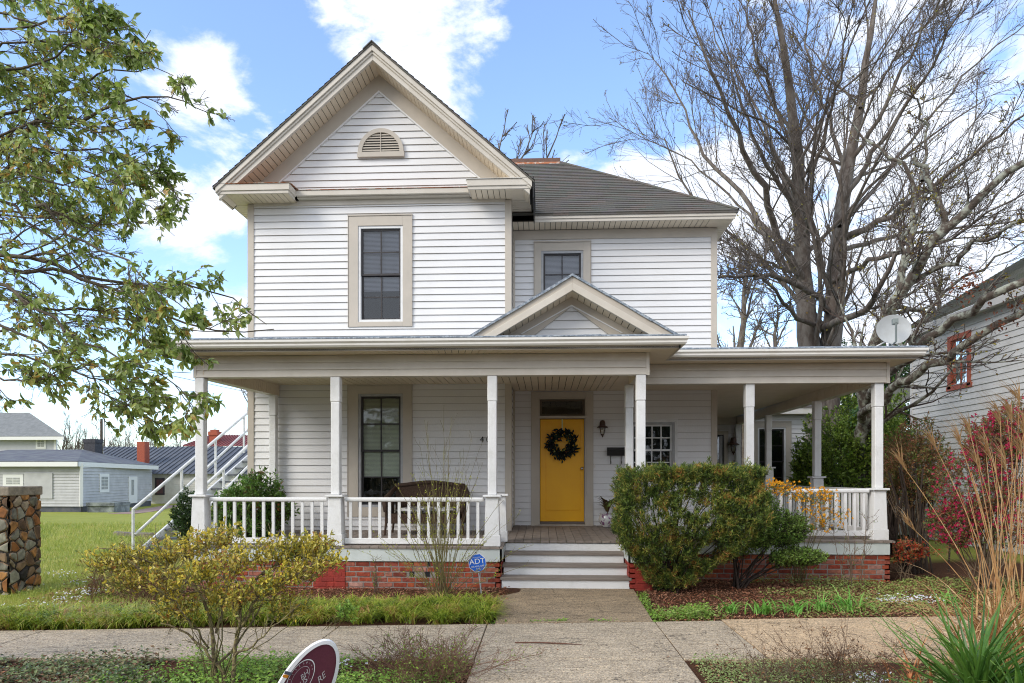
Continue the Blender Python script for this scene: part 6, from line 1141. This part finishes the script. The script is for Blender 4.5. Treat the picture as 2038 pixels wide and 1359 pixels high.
# dead and twiggy bushes
def twiggy(name, label, px, py, Y_, w, h, n, seed, mt, n2=7, lm=None, nl=0, thin=.003, spread=1.):
    rg = np.random.default_rng(seed); c = W(px, py, Y_); b_ = np.stack([c[0]+rg.normal(0, w*.28, n), Y_+rg.normal(0, w*.22, n), np.full(n, -.03)], -1); e_ = b_+np.stack([rg.normal(0, w*.4*spread, n), rg.normal(0, w*.35, n), h*rg.uniform(.45, 1, n)], -1); tt = np.linspace(0, 1, 6)[None, :, None]
    S = b_[:, None]*(1-tt)+e_[:, None]*tt+rg.normal(0, .022*h, (n, 6, 3))*tt; R = np.full((n, 6), thin)*np.linspace(1, .5, 6); P2, R2 = spawn(S, R, n2, .36, .7, .05, .25, rg, .25, 5, .7); P3, R3 = spawn(P2, R2, 3, .5, .7, .0, .25, rg, .2, 4, .7)
    o = thing(name, label, 'shrub', (c[0], Y_, 0)); m = MB().tubes(S, R, 4); m.tubes(P2, np.maximum(R2, thin*.45), 3); m.tubes(P3, np.maximum(R3, thin*.3), 3); obj('stem', m, mt, o)
    if lm is not None: Q = np.concatenate([P2.reshape(-1, 3), P3.reshape(-1, 3)]); k = rg.choice(len(Q), nl); obj('leaf', MB().leaves(Q[k], rg.normal(size=(nl, 3)), rg.normal(size=(nl, 3)), rg.uniform(.015, .03, nl), .012, simple=True), lm, o, kind='stuff')
    return o
dead = mat('dead_stems', (.20, .11, .065), .9, (.12, .06, .035), 9); dl = leafmat('withered_leaves', [(.10, .045, .02), (.16, .08, .035), (.05, .03, .02)], .8); gl = leafmat('fresh_small_leaves', [(.10, .18, .02), (.16, .24, .03), (.07, .13, .02)])
twiggy('dead_bush', 'tangled brown dead bush in front of the sidewalk right of the oval sign', 832, 1345, 5.75, .85, .36, 120, 91, dead, 8, gl, 900)
twiggy('withered_plant', 'withered dark brown seed stalks in the right foreground left of the green spiky plant', 1690, 1350, 5.6, .75, .50, 60, 92, mat('withered_dark', (.09, .05, .03), .9), 7, dl, 500, .0026)
twiggy('withered_plant', 'sparse grey-brown twigs at the bottom edge beside the front path', 1530, 1355, 5.6, .6, .36, 40, 93, mat('withered_grey', (.13, .09, .06), .9), 6, dl, 250, .0024)
twiggy('brown_perennial', 'brown dried perennial clump at the left end of the border grass', 285, 1150, 9.2, .8, .62, 80, 94, dead, 6, dl, 700, .004)
twiggy('dried_weed', 'small dried weed cluster left of the brown perennial clump', 185, 1140, 9.3, .3, .5, 26, 95, mat('withered_brown2', (.14, .07, .04), .9), 6, dl, 250, .003)
twiggy('leggy_shrub', 'leggy twig shrub in front of the right-hand porch railing near the corner post', 1700, 1150, 10.6, .28, 1.15, 9, 96, brown_st, 5, gl, 40, .006, .8)
twiggy('young_shrub', 'knee-high bare sapling against the brick base left of the budding shrub', 750, 1170, 9.7, .12, .62, 6, 97, brown_st, 6, gl, 60, .005, .7)
twiggy('yellow_sprig_shrub', 'thin twigs with tiny yellow flowers beside the stair handrail', 300, 1080, 12.6, .95, .75, 30, 98, brown_st, 5, leafmat('forsythia', [(.75, .45, .01), (.8, .55, .03)]), 160, .004, 1.2)
# wispy dead stems in the left foreground
rg = np.random.default_rng(19)
# --- border grass (liriope)
lir = leafmat('liriope_blades', [(.035, .06, .01), (.09, .14, .013), (.16, .22, .02), (.28, .31, .04), (.18, .22, .025), (.34, .24, .08), (.28, .12, .07)], .45, clump=6.)
def border(n, fy0, x0, x1, seed, L=(.24, .40), w=.011):
    rg = np.random.default_rng(seed); nc_ = n//42; xc = rg.uniform(x0, x1, nc_); yc_ = yf(xc)+.14+rg.random(nc_)**.9*fy0(xc); k = rg.integers(0, nc_, n); clump = np.stack([xc[k]+rg.normal(0, .03, n), yc_[k]+rg.normal(0, .03, n)], -1)
    clump[:, 1] = np.maximum(clump[:, 1], yf(clump[:, 0])+.03)
    az = rg.uniform(0, 2*math.pi, n); az = np.where(rg.random(n) < .25, rg.normal(-math.pi/2, .8, n), az); return MB().blades(np.stack([clump[:, 0], clump[:, 1], gz(clump[:, 0], clump[:, 1])], -1), az, rg.uniform(*L, n), w*rg.uniform(.7, 1.3, n), rg.uniform(.15, .75, n), rg.uniform(1.7, 2.7, n), 6)
tag(obj('border_grass', border(19000, lambda x: np.where(x < -3.6, .75, .95)*np.clip((x+7.2)/1.0, .2, 1), -7.0, -.62, 101), lir), 'long strip of arching green border grass between sidewalk and house', 'border grass', kind='stuff')
# --- daylily clumps right of the path
dly = leafmat('daylily_leaves', [(.07, .17, .025), (.10, .24, .035), (.15, .29, .06), (.20, .30, .08)], .4)
def clump(name, label, cat, loc, n, L, w, lm, seed, a0=(.05, .8), a1=(1.5, 2.6), group=None, rad=.06, K=7, fold=.4):
    rg = np.random.default_rng(seed); o = thing(name, label, cat, loc, group); b_ = np.array(loc)+np.stack([rg.normal(0, rad, n), rg.normal(0, rad, n), 0*np.arange(n)], -1)
    obj('foliage', MB().blades(b_, rg.uniform(0, 2*math.pi, n), rg.uniform(*L, n), w*rg.uniform(.75, 1.25, n), rg.uniform(*a0, n), rg.uniform(*a1, n), K, fold=fold), lm, o); return o
gD = 'daylily clumps along the sidewalk'; c = W(1455, 1215, 8.6); c0 = clump('daylily', 'small daylily clump nearest the front path', 'plant', (c[0], 8.6, .0), 42, (.18, .34), .017, dly, 111, group=gD)
for px, Y_, s_, r_, lb in ((1520, 8.55, 1.15, 1, 'second daylily clump from the front path'), (1583, 8.65, 1.1, 2.3, 'daylily clump in the middle of the row'), (1640, 8.75, 1.1, 3.9, 'daylily clump left of the largest one'), (1690, 8.75, 1.45, 5, 'largest daylily clump, at the right end of the row'), (1888, 9.3, 1.1, 4, 'daylily clump behind the dry tall grass')):
    p = W(px, 1200, Y_); cc_ = copy_tree(c0); cc_.location = (p[0], Y_, 0); cc_.scale = (s_,)*3; cc_.rotation_euler = (0, 0, r_); cc_['label'] = lb
# --- ground cover, stuff
def cover(n, reg, seed, ll, lw, lm, hmax, name, label, cat, pick=None):
    rg = np.random.default_rng(seed); x = rg.uniform(reg[0], reg[1], n); y = rg.uniform(reg[2], reg[3], n); d = 1.1+np.sin(x*2.3+seed)+np.sin(y*3.1+x*1.3)+.8*np.sin(x*5.7-y*4.1)+rg.normal(0, .6, n); k = d > -.3
    if pick is not None: k &= pick(x, y)
    x, y, d = x[k], y[k], d[k]; n = len(x); P = np.stack([x, y, gz(x, y)+rg.random(n)**1.4*hmax*np.clip(.5+.3*d, .3, 1.3)], -1)
    return tag(obj(name, MB().leaves(P, np.stack([rg.normal(size=n), rg.normal(size=n), rg.uniform(-.1, .7, n)], -1), np.stack([rg.normal(0, .4, n), rg.normal(0, .4, n)-.2, np.ones(n)], -1), ll*rg.uniform(.6, 1.3, n), lw*rg.uniform(.7, 1.2, n), simple=True), lm), label, cat, kind='stuff')
cov = leafmat('clover_leaves', [(.08, .15, .02), (.13, .22, .03), (.18, .28, .045), (.06, .11, .02), (.24, .32, .08)], .5); dcov = leafmat('dark_creeper_leaves', [(.05, .08, .025), (.09, .12, .04), (.16, .20, .09), (.14, .07, .04), (.03, .05, .02), (.22, .25, .14)], .35)
front = lambda x, y: (y < yn(x)-.05) & ((x < -.68) | (x > 1.36))
cover(34000, (-5.6, -.66, 4.2, 6.3), 121, .034, .022, cov, .13, 'ground_cover', 'bright green weeds between the sidewalk and the street on the left', 'ground cover', pick=lambda x, y: front(x, y) & (x > -3.6-.5*np.sin(y*4)))
cover(24000, (-5.8, -3.0, 4.2, 6.3), 122, .040, .026, dcov, .13, 'creeper', 'dark bronze-green creeper in the bottom left corner', 'ground cover', pick=lambda x, y: front(x, y) & (x < -3.2+.4*np.sin(y*4)))
cover(34000, (1.36, 5.5, 4.4, 6.6), 123, .024, .016, leafmat('grey_green_weeds', [(.10, .14, .04), (.15, .20, .06), (.20, .25, .10), (.20, .13, .07)], .5), .09, 'ground_cover', 'pale green low weeds between the sidewalk and the street on the right', 'ground cover', pick=front)
bedr = lambda x, y: (y > yf(x)+.1) & (x > 1.45)
cover(30000, (1.4, 9, 8.1, 11.2), 124, .034, .02, leafmat('bed_greens', [(.09, .14, .03), (.14, .20, .04), (.19, .25, .07), (.22, .18, .07), (.07, .10, .02)], .5), .10, 'ground_cover', 'patchy green weeds over the right-hand garden bed', 'ground cover', pick=lambda x, y: bedr(x, y) & ((x > 3.6+.6*np.sin(y*5)) | (y < 8.6+.2*np.sin(x*7))&(x < 2.3)))
cover(6000, (1.30, 2.1, 8.2, 9.5), 128, .030, .02, cov, .13, 'ground_cover', 'bright green weed mat beside the damp front path', 'ground cover', pick=lambda x, y: ((x-1.75)**2/.2+(y-8.6)**2/.12 < 1) | (x < 1.42+.03*np.sin(y*20)))
lit = leafmat('leaf_litter', [(.10, .035, .02), (.17, .06, .03), (.24, .11, .06), (.07, .03, .02), (.30, .17, .10), (.14, .045, .03)], .7, .05)
def litter(n, reg, seed, pick, label):
    rg = np.random.default_rng(seed); x = rg.uniform(reg[0], reg[1], n); y = rg.uniform(reg[2], reg[3], n); k = pick(x, y); x, y = x[k], y[k]; n = len(x)
    return tag(obj('leaf_litter', MB().leaves(np.stack([x, y, gz(x, y)+rg.uniform(.004, .03, n)], -1), np.stack([rg.normal(size=n), rg.normal(size=n), rg.normal(0, .25, n)], -1), np.stack([rg.normal(0, .3, n), rg.normal(0, .3, n), np.ones(n)], -1), rg.uniform(.02, .055, n), rg.uniform(.008, .022, n), simple=True), lit), label, 'leaf litter', kind='stuff')
litter(22000, (1.35, 8, 8.1, 11), 125, bedr, 'reddish brown leaf litter under the yew and over the right-hand bed')
litter(9000, (-7, -.5, 8.7, 10.05), 126, lambda x, y: y > 8.6, 'brown leaf litter along the foot of the brick base')
litter(5000, (-5.6, 5, 4.4, 6.5), 127, front, 'brown fallen leaves among the weeds beside the street')
# --- lawn blades
lw_ = leafmat('lawn_blades', [(.09, .13, .02), (.14, .18, .028), (.20, .23, .04), (.27, .26, .06), (.34, .27, .13)], .5, clump=1.2)
rg = np.random.default_rng(131); n = 70000; y = 8.0+rg.random(n)**1.4*20; x = -5.2-rg.random(n)*(1.5+y*.62); k = (y > yf(x)+.05)&~((x < -7.5) & (x > -8.25) & (y > 9.2) & (y < 9.95)); x, y = x[k], y[k]; n = len(x); sc_ = .5+y/18
tag(obj('lawn_grass', MB().blades(np.stack([x, y, gz(x, y)-.005], -1), rg.uniform(0, 6.28, n), rg.uniform(.04, .12, n)*sc_, .008*sc_, rg.uniform(0, .7, n), rg.uniform(.6, 1.6, n), 3), lw_), 'short yellow-green lawn grass left of the house', 'grass', kind='stuff')
# white flower patches
wf = island('white_petals', [(.75, .76, .82), (.8, .8, .8), (.62, .66, .78)], .5)
def flowers(n, cs, seed, label, s_=.018, hz=.1):
    rg = np.random.default_rng(seed); k = rg.integers(0, len(cs), n); c = np.array([(*W(px, 1200, Y_)[:2], sp_) for px, Y_, sp_ in cs])[k]; x = c[:, 0]+rg.normal(0, 1, n)*c[:, 2]; y = c[:, 1]+rg.normal(0, .6, n)*c[:, 2]; P = np.stack([x, y, gz(x, y)+rg.uniform(.3, 1, n)*hz], -1); Pq = np.vstack([P]*4); n4 = len(Pq)
    return tag(obj('small_flowers', MB().leaves(Pq, rg.normal(size=(n4, 3))*(1, 1, .4), np.tile((0, -.6, 1.), (n4, 1)), s_, s_*.8, simple=True), wf), label, 'flowers', kind='stuff')
flowers(260, ((20, 8.0, .16), (50, 8.1, .2), (90, 8.6, .15), (130, 9.0, .12), (175, 9.4, .1), (190, 10.2, .25), (110, 10.8, .2), (30, 8.3, .2)), 141, 'white flower patch in the grass left of the border grass')
flowers(120, ((1780, 9.2, .12), (1800, 9.4, .15), (1850, 9.3, .12)), 142, 'small pale flowers in the weeds of the right-hand bed')
flowers(60, ((1700, 5.7, .12), (1750, 5.8, .1), (670, 5.9, .1)), 143, 'tiny lilac flowers beside the street')
# --- spiky yucca, right foreground
yuc = leafmat('yucca_blades', [(.04, .10, .018), (.07, .16, .025), (.11, .21, .035), (.17, .24, .05)], .35, .15, g=1.2)
yc = W(1945, 1310, 5.0); yo = clump('yucca', 'bright green spiky yucca rosette in the bottom right corner', 'plant', (yc[0], 5.0, .12), 150, (.60, .95), .034, yuc, 151, (.1, 1.7), (.25, 1.85), rad=.035, K=6, fold=.5)
yc2 = W(2035, 1345, 4.7); clump('yucca', 'second green yucca rosette partly cut off by the right edge', 'plant', (yc2[0], 4.7, .1), 70, (.40, .6), .028, yuc, 152, (.1, 1.6), (.25, 1.8), rad=.03, K=6, fold=.5)
# --- dry ornamental grass
dry = leafmat('dry_grass', [(.40, .22, .09), (.50, .31, .13), (.32, .15, .055), (.56, .39, .20), (.24, .10, .035)], .55, .15, g=1.25)
go = thing('dry_ornamental_grass', 'tall dry straw-coloured ornamental grass with feathery plumes at the right edge', 'ornamental grass', (W(2000, 1250, 6.3)[0], 6.3, -.03)); rg = np.random.default_rng(161)
gb = W(1990, 1250, 6.3); n = 190; bb = np.stack([gb[0]+rg.normal(.05, .17, n), 6.3+rg.normal(0, .15, n), np.full(n, -.03)], -1)
obj('foliage', MB().blades(bb, np.where(rg.random(n) < .6, rg.normal(math.pi*1.05, .7, n), rg.uniform(0, 6.28, n)), rg.uniform(.6, 1.45, n), rg.uniform(.009, .020, n), rg.uniform(.02, .35, n), rg.uniform(1.2, 3.0, n), 10, fold=.3, tip=.15), dry, go)
ends = [(1785, 912, 6.6), (1850, 868, 6.5), (1905, 862, 6.3), (1925, 838, 6.1), (1990, 810, 6.0), (2012, 800, 6.0), (2035, 870, 6.2), (1795, 1033, 6.6), (1940, 900, 6.5), (2030, 780, 6.3), (1965, 880, 6.5), (2000, 900, 6.2), (2045, 830, 6.4)]; S, R, PL = [], [], MB()
for i in range(len(ends)+20):
    e_ = W(*ends[i]) if i < len(ends) else W(rg.uniform(1900, 2090), rg.uniform(800, 1050), rg.uniform(5.9, 6.7)); b_ = np.array((gb[0]+rg.normal(0, .12), 6.3+rg.normal(0, .12), -.03)); md = b_*.5+e_*.5+np.array((.05+.1*(gb[0]-e_[0]), 0, .12)); tt = np.linspace(0, 1, 12)[:, None]; c_ = (1-tt)**2*b_+2*tt*(1-tt)*md+tt**2*e_; S.append(c_); R.append(np.linspace(.0055, .002, 12))
    if i < len(ends): d_ = nrm(c_[-1]-c_[-3]); q = 30; bp_ = c_[-1]-d_*.05-d_*rg.uniform(0, .12, q)[:, None]; az_ = math.atan2(d_[1], d_[0]); PL.blades(bp_, rg.normal(math.pi*.98, .5, q), rg.uniform(.14, .30, q), .009, rg.uniform(.0, .5, q)+.15, rg.uniform(.8, 1.8, q), 6, tip=.3)
obj('stem', MB().tubes(np.array(S), np.array(R), 5), dry, go); obj('plume', PL, leafmat('plume_straw', [(.50, .33, .16), (.42, .26, .12), (.56, .40, .22)], .6, .3, g=1.15), go)
# brown bent iris leaves left of the yucca
c = W(1815, 1340, 5.5); clump('withered_iris', 'rusty brown bent dead leaves between the twigs and the yucca', 'plant', (c[0], 5.5, -.02), 16, (.35, .6), .02, leafmat('rusty_leaves', [(.28, .10, .03), (.36, .16, .07), (.18, .07, .03)], .6, .1), 171, (.0, .3), (.4, 2.8), rad=.08)
# small weed growing in the sidewalk joint
c = W(668, 1245, 7.6); crown_shrub('joint_weed', 'small leafy weed growing up from the sidewalk joint above the oval sign', 'plant', (c[0]+.0, 7.5, 0), W(690, 1215, 7.55), (.14, .1, .12), 8, 50, 5, .045, .025, cov, olive_st, 173, stemr=.003, tl=.08)

# --- leafy tree entering from the left
rg = np.random.default_rng(201); tr_ = np.array((-5.75, 5.6)); ltree = thing('leafy_tree', 'tree with drooping glossy green leaves reaching in from the left edge', 'tree', (-5.75, 5.6, -.03))
lf = leafmat('tree_leaves', [(.06, .09, .015), (.10, .14, .022), (.15, .20, .035), (.20, .25, .08), (.07, .10, .02), (.25, .29, .12), (.14, .17, .03), (.30, .32, .09), (.26, .14, .03), (.12, .16, .025)], .3, .5, g=2.2, clump=4.)
def LP(pts, r0, r1): return ([(-330, 500, 5.6)]+pts, r0, r1)
LT = [([(-250, 130, 5.4), (0, 95, 5.4), (100, 80, 5.4), (190, 112, 5.4), (260, 100, 5.4), (300, 60, 5.4)], .022, .003), ([(-200, 290, 5.4), (0, 270, 5.2), (80, 240, 5.2), (170, 262, 5.2), (260, 250, 5.2), (345, 262, 5.2)], .022, .003),
      ([(-200, 200, 5.9), (0, 185, 5.9), (120, 150, 5.9), (240, 185, 5.9), (335, 232, 5.9)], .02, .003), ([(-200, 430, 5.9), (0, 420, 5.9), (90, 430, 5.9), (200, 450, 5.9), (290, 440, 5.9), (365, 412, 5.9)], .02, .003), ([(-200, 20, 5.2), (0, 20, 5.1), (90, 58, 5.0), (180, 66, 5.0), (250, 115, 5.0)], .02, .003),
      ([(-200, 650, 5.9), (0, 660, 5.9), (100, 640, 5.9), (200, 640, 5.9), (300, 632, 5.9), (385, 690, 5.9)], .02, .003), ([(-200, 700, 5.3), (0, 700, 5.3), (100, 730, 5.2), (180, 762, 5.1), (290, 752, 5.0), (380, 742, 5.0)], .02, .003), ([(-200, 340, 5.2), (0, 330, 5.0), (120, 370, 4.9), (220, 340, 4.8), (300, 300, 4.8)], .018, .003), ([(-160, 560, 5.6), (0, 349, 5.5), (18, 353, 5.5), (33, 300, 5.5), (62, 247, 5.4), (93, 234, 5.4), (185, 230, 5.3), (247, 203, 5.2), (305, 190, 5.1), (380, 205, 5.0)], .05, .005), ([(18, 353, 5.5), (44, 336, 5.5), (66, 327, 5.6), (132, 349, 5.7), (212, 389, 5.8), (265, 375, 5.9), (310, 345, 6.0), (350, 345, 6)], .022, .004),
      ([(-100, 420, 5.6), (0, 349, 5.5), (44, 389, 5.3), (88, 424, 5.2), (155, 477, 5.0), (221, 508, 4.9), (283, 539, 4.8), (350, 600, 4.7)], .03, .004), ([(-200, 330, 5.6), (0, 398, 5.6), (66, 442, 5.6), (132, 495, 5.6), (185, 556, 5.6), (247, 600, 5.6), (300, 680, 5.6)], .028, .004),
      ([(-200, 480, 5.4), (0, 499, 5.2), (27, 499, 5.2), (88, 526, 5.2), (132, 543, 5.2), (199, 565, 5.2), (265, 600, 5.2), (350, 640, 5.2), (440, 650, 5.3), (545, 655, 5.4)], .036, .005), ([(-200, 520, 5.8), (0, 532, 5.9), (66, 541, 5.9), (132, 543, 6), (212, 561, 6.1), (320, 570, 6.2), (400, 575, 6.3), (480, 600, 6.4), (530, 645, 6.4)], .036, .005),
      ([(-200, 560, 5.3), (0, 561, 5.2), (44, 596, 5.1), (110, 640, 5.0), (180, 690, 4.9), (260, 730, 4.9), (340, 760, 4.9), (385, 810, 4.9)], .03, .004), ([(-250, 640, 5.6), (0, 640, 5.5), (90, 690, 5.5), (160, 720, 5.4), (210, 780, 5.3), (270, 820, 5.2), (330, 850, 5.1), (370, 870, 5.1)], .025, .004), ([(-250, 740, 5.2), (0, 745, 5.0), (60, 760, 4.9), (130, 740, 4.9), (200, 730, 4.9)], .02, .004),
      ([(-250, 200, 5.5), (0, 150, 5.3), (60, 130, 5.3), (150, 90, 5.2), (230, 60, 5.2), (265, 50, 5.2)], .03, .004), ([(-250, 260, 5.5), (0, 230, 5.6), (90, 200, 5.6), (200, 150, 5.6), (290, 130, 5.6), (345, 150, 5.6)], .03, .004), ([(-250, 100, 5.5), (0, 60, 5.3), (80, 40, 5.3), (160, 20, 5.3), (240, 40, 5.3)], .026, .004), ([(-250, 300, 5.8), (0, 300, 6), (100, 290, 6), (200, 300, 6), (300, 320, 6), (360, 400, 6)], .024, .004),
      ([(-250, 10, 5.8), (0, -10, 5.8), (90, 0, 5.8), (180, 30, 5.8), (210, 90, 5.8)], .02, .004), ([(-200, 600, 5.6), (0, 600, 5.7), (120, 610, 5.7), (240, 620, 5.7), (340, 650, 5.7), (450, 660, 5.7)], .024, .004), ([(62, 247, 5.4), (110, 310, 5.2), (190, 350, 5.0), (290, 400, 5.0), (350, 440, 5.0)], .016, .003)]
P1, R1 = limbs_px(LT, 16, rg, .02); R1 *= .7; trunk = resample([(-5.75, 5.6, -.1), (-5.7, 5.6, 1.2), (-5.6, 5.55, 2.4), (-5.4, 5.5, 4.0), (-5.3, 5.4, 5.6)], 16)
m = MB().tubes(trunk[None], np.linspace(.15, .07, 16)[None], 10)
lk = np.array([[trunk[np.argmin(np.linalg.norm(trunk-(p[0]-(0, 0, .6)), axis=1))], p[0]] for p in P1[[0, 1, 2, 3, 4, 5, 6, 7, 8, 10, 11, 12, 13, 14, 15, 16, 17, 18, 19, 20, 21, 22]]]); m.tubes(lk, np.stack([R1[[0, 1, 2, 3, 4, 5, 6, 7, 8, 10, 11, 12, 13, 14, 15, 16, 17, 18, 19, 20, 21, 22], 0]*1.2]*2, -1), 7)
m.tubes(P1, R1, 7); P2, R2 = spawn(P1, R1, 11, .22, .6, -.01, .14, rg, .2, 8, .5); m.tubes(P2, np.maximum(R2, .0035), 5); obj('trunk', m, mat('grey_green_bark', (.075, .055, .04), .9, (.15, .125, .08), 12, bump=.5), ltree, smooth=True)
P3, R3 = spawn(P2, R2, 10, .45, .7, -.02, .16, rg, .15, 5, .6); m = MB().tubes(P3, np.maximum(R3*.8, .0018), 4); P4, R4 = spawn(P3, R3, 2, .6, .6, 0, .18, rg, .2, 4, .6); m.tubes(P4, np.maximum(R4, .0015), 3); obj('twig', m, mat('leafy_twigs', (.12, .075, .05), .85), ltree)
n3 = len(P3); dens = rg.random(n3); px_ = P3[:, -1, 0]/P3[:, -1, 1]; pz_ = (P3[:, -1, 2]-EYE)/P3[:, -1, 1]
# more leaves in the top left and along the lower tips, few in the twiggy middle
u_ = 1019+F*(px_+math.tan(PSI)); v_ = 948-F*pz_; wgt = np.where(v_ < 430, .9, np.where(v_ < 560, .38, .75)); wgt = np.where((u_ > 300) & (v_ > 560), 1, wgt); wgt = np.where((u_ > 330) & (v_ < 560), .45, wgt); sel = np.where((dens < np.where((u_ > 280) & (v_ > 500), 1.2, wgt*.84)) & (u_ < 535-.0*v_))[0]
q = 7; base = P3[sel]; f_ = rg.uniform(.3, 1.05, (len(sel), q)); x = f_*3.99; i_ = np.minimum(x.astype(int), 3); fr = (x-i_)[..., None]; r_ = np.arange(len(sel))[:, None]; Pp = base[r_, i_]*(1-fr)+base[r_, i_+1]*fr; Dp = nrm(base[r_, i_+1]-base[r_, i_]); Dl = nrm(Dp*.6+rg.normal(0, .55, Dp.shape)+(0, 0, -.55)).reshape(-1, 3); Pp = Pp.reshape(-1, 3); n = len(Pp)
obj('foliage', MB().leaves(Pp, Dl, rg.normal(0, .6, (n, 3))+(0, -.8, .35), rg.uniform(.035, .085, n), rg.uniform(.020, .040, n), fold=.10, droop=.22), lf, ltree, smooth=True)

# --- trees added across the street, out of view, to tone down the window reflections
rg = np.random.default_rng(301); n = 16000; x = rg.uniform(-75, 75, n); h = 6.5+2.5*np.sin(x*.21)+1.5*np.sin(x*.53+1); y = -34+rg.normal(0, 3, n); z = rg.random(n)**.8*h
tag(obj('unseen_woodland', MB().leaves(np.stack([x, y, z], -1), rg.normal(size=(n, 3)), rg.normal(size=(n, 3)), .9, .7, simple=True), leafmat('woodland_leaves', [(.05, .07, .03), (.10, .11, .05), (.14, .12, .08)], .8, g=1.)), 'out-of-view belt of trees added across the street to be reflected in the window glass', 'unseen_woodland', kind='stuff')

cover(16000, (-13, -5.4, 8.3, 15), 133, .035, .026, leafmat('lawn_weeds', [(.08, .13, .025), (.14, .20, .03), (.22, .26, .05), (.30, .24, .10), (.10, .15, .04)], .5), .05, 'lawn_weeds', 'clover and weeds scattered in the lawn on the left', 'ground cover', pick=lambda x, y: (np.sin(x*1.9+1)+np.sin(y*2.7-x) > .35) & ~((x < -7.5) & (x > -8.25) & (y > 9.2) & (y < 9.95)))

# litter and weeds along the paving edges and joints
litter(2600, (-6, 5, 6.2, 10.0), 129, lambda x, y: (np.abs(y-yf(x)+.03) < .07) | (np.abs(y-yn(x)) < .05) | ((np.abs(x+.6) < .07) & (y > 8)) | ((np.abs(x-1.3) < .08) & (y > 8)) | (np.random.default_rng(5).random(len(x)) < .05) & (y < 9.9) & (y < yf(x)+2*((x > -.5) & (x < 1.25))), 'brown leaf bits and twigs along the edges of the paving')
cover(5200, (-.6, 1.4, 7.9, 8.2), 134, .026, .018, cov, .035, 'joint_weeds', 'tiny green weeds growing in the joint between front path and sidewalk', 'ground cover', pick=lambda x, y: (np.abs(y-(7.99+.1*x)) < .02+.025*np.sin(x*6)**2) & (np.sin(x*9+1) > -.4))
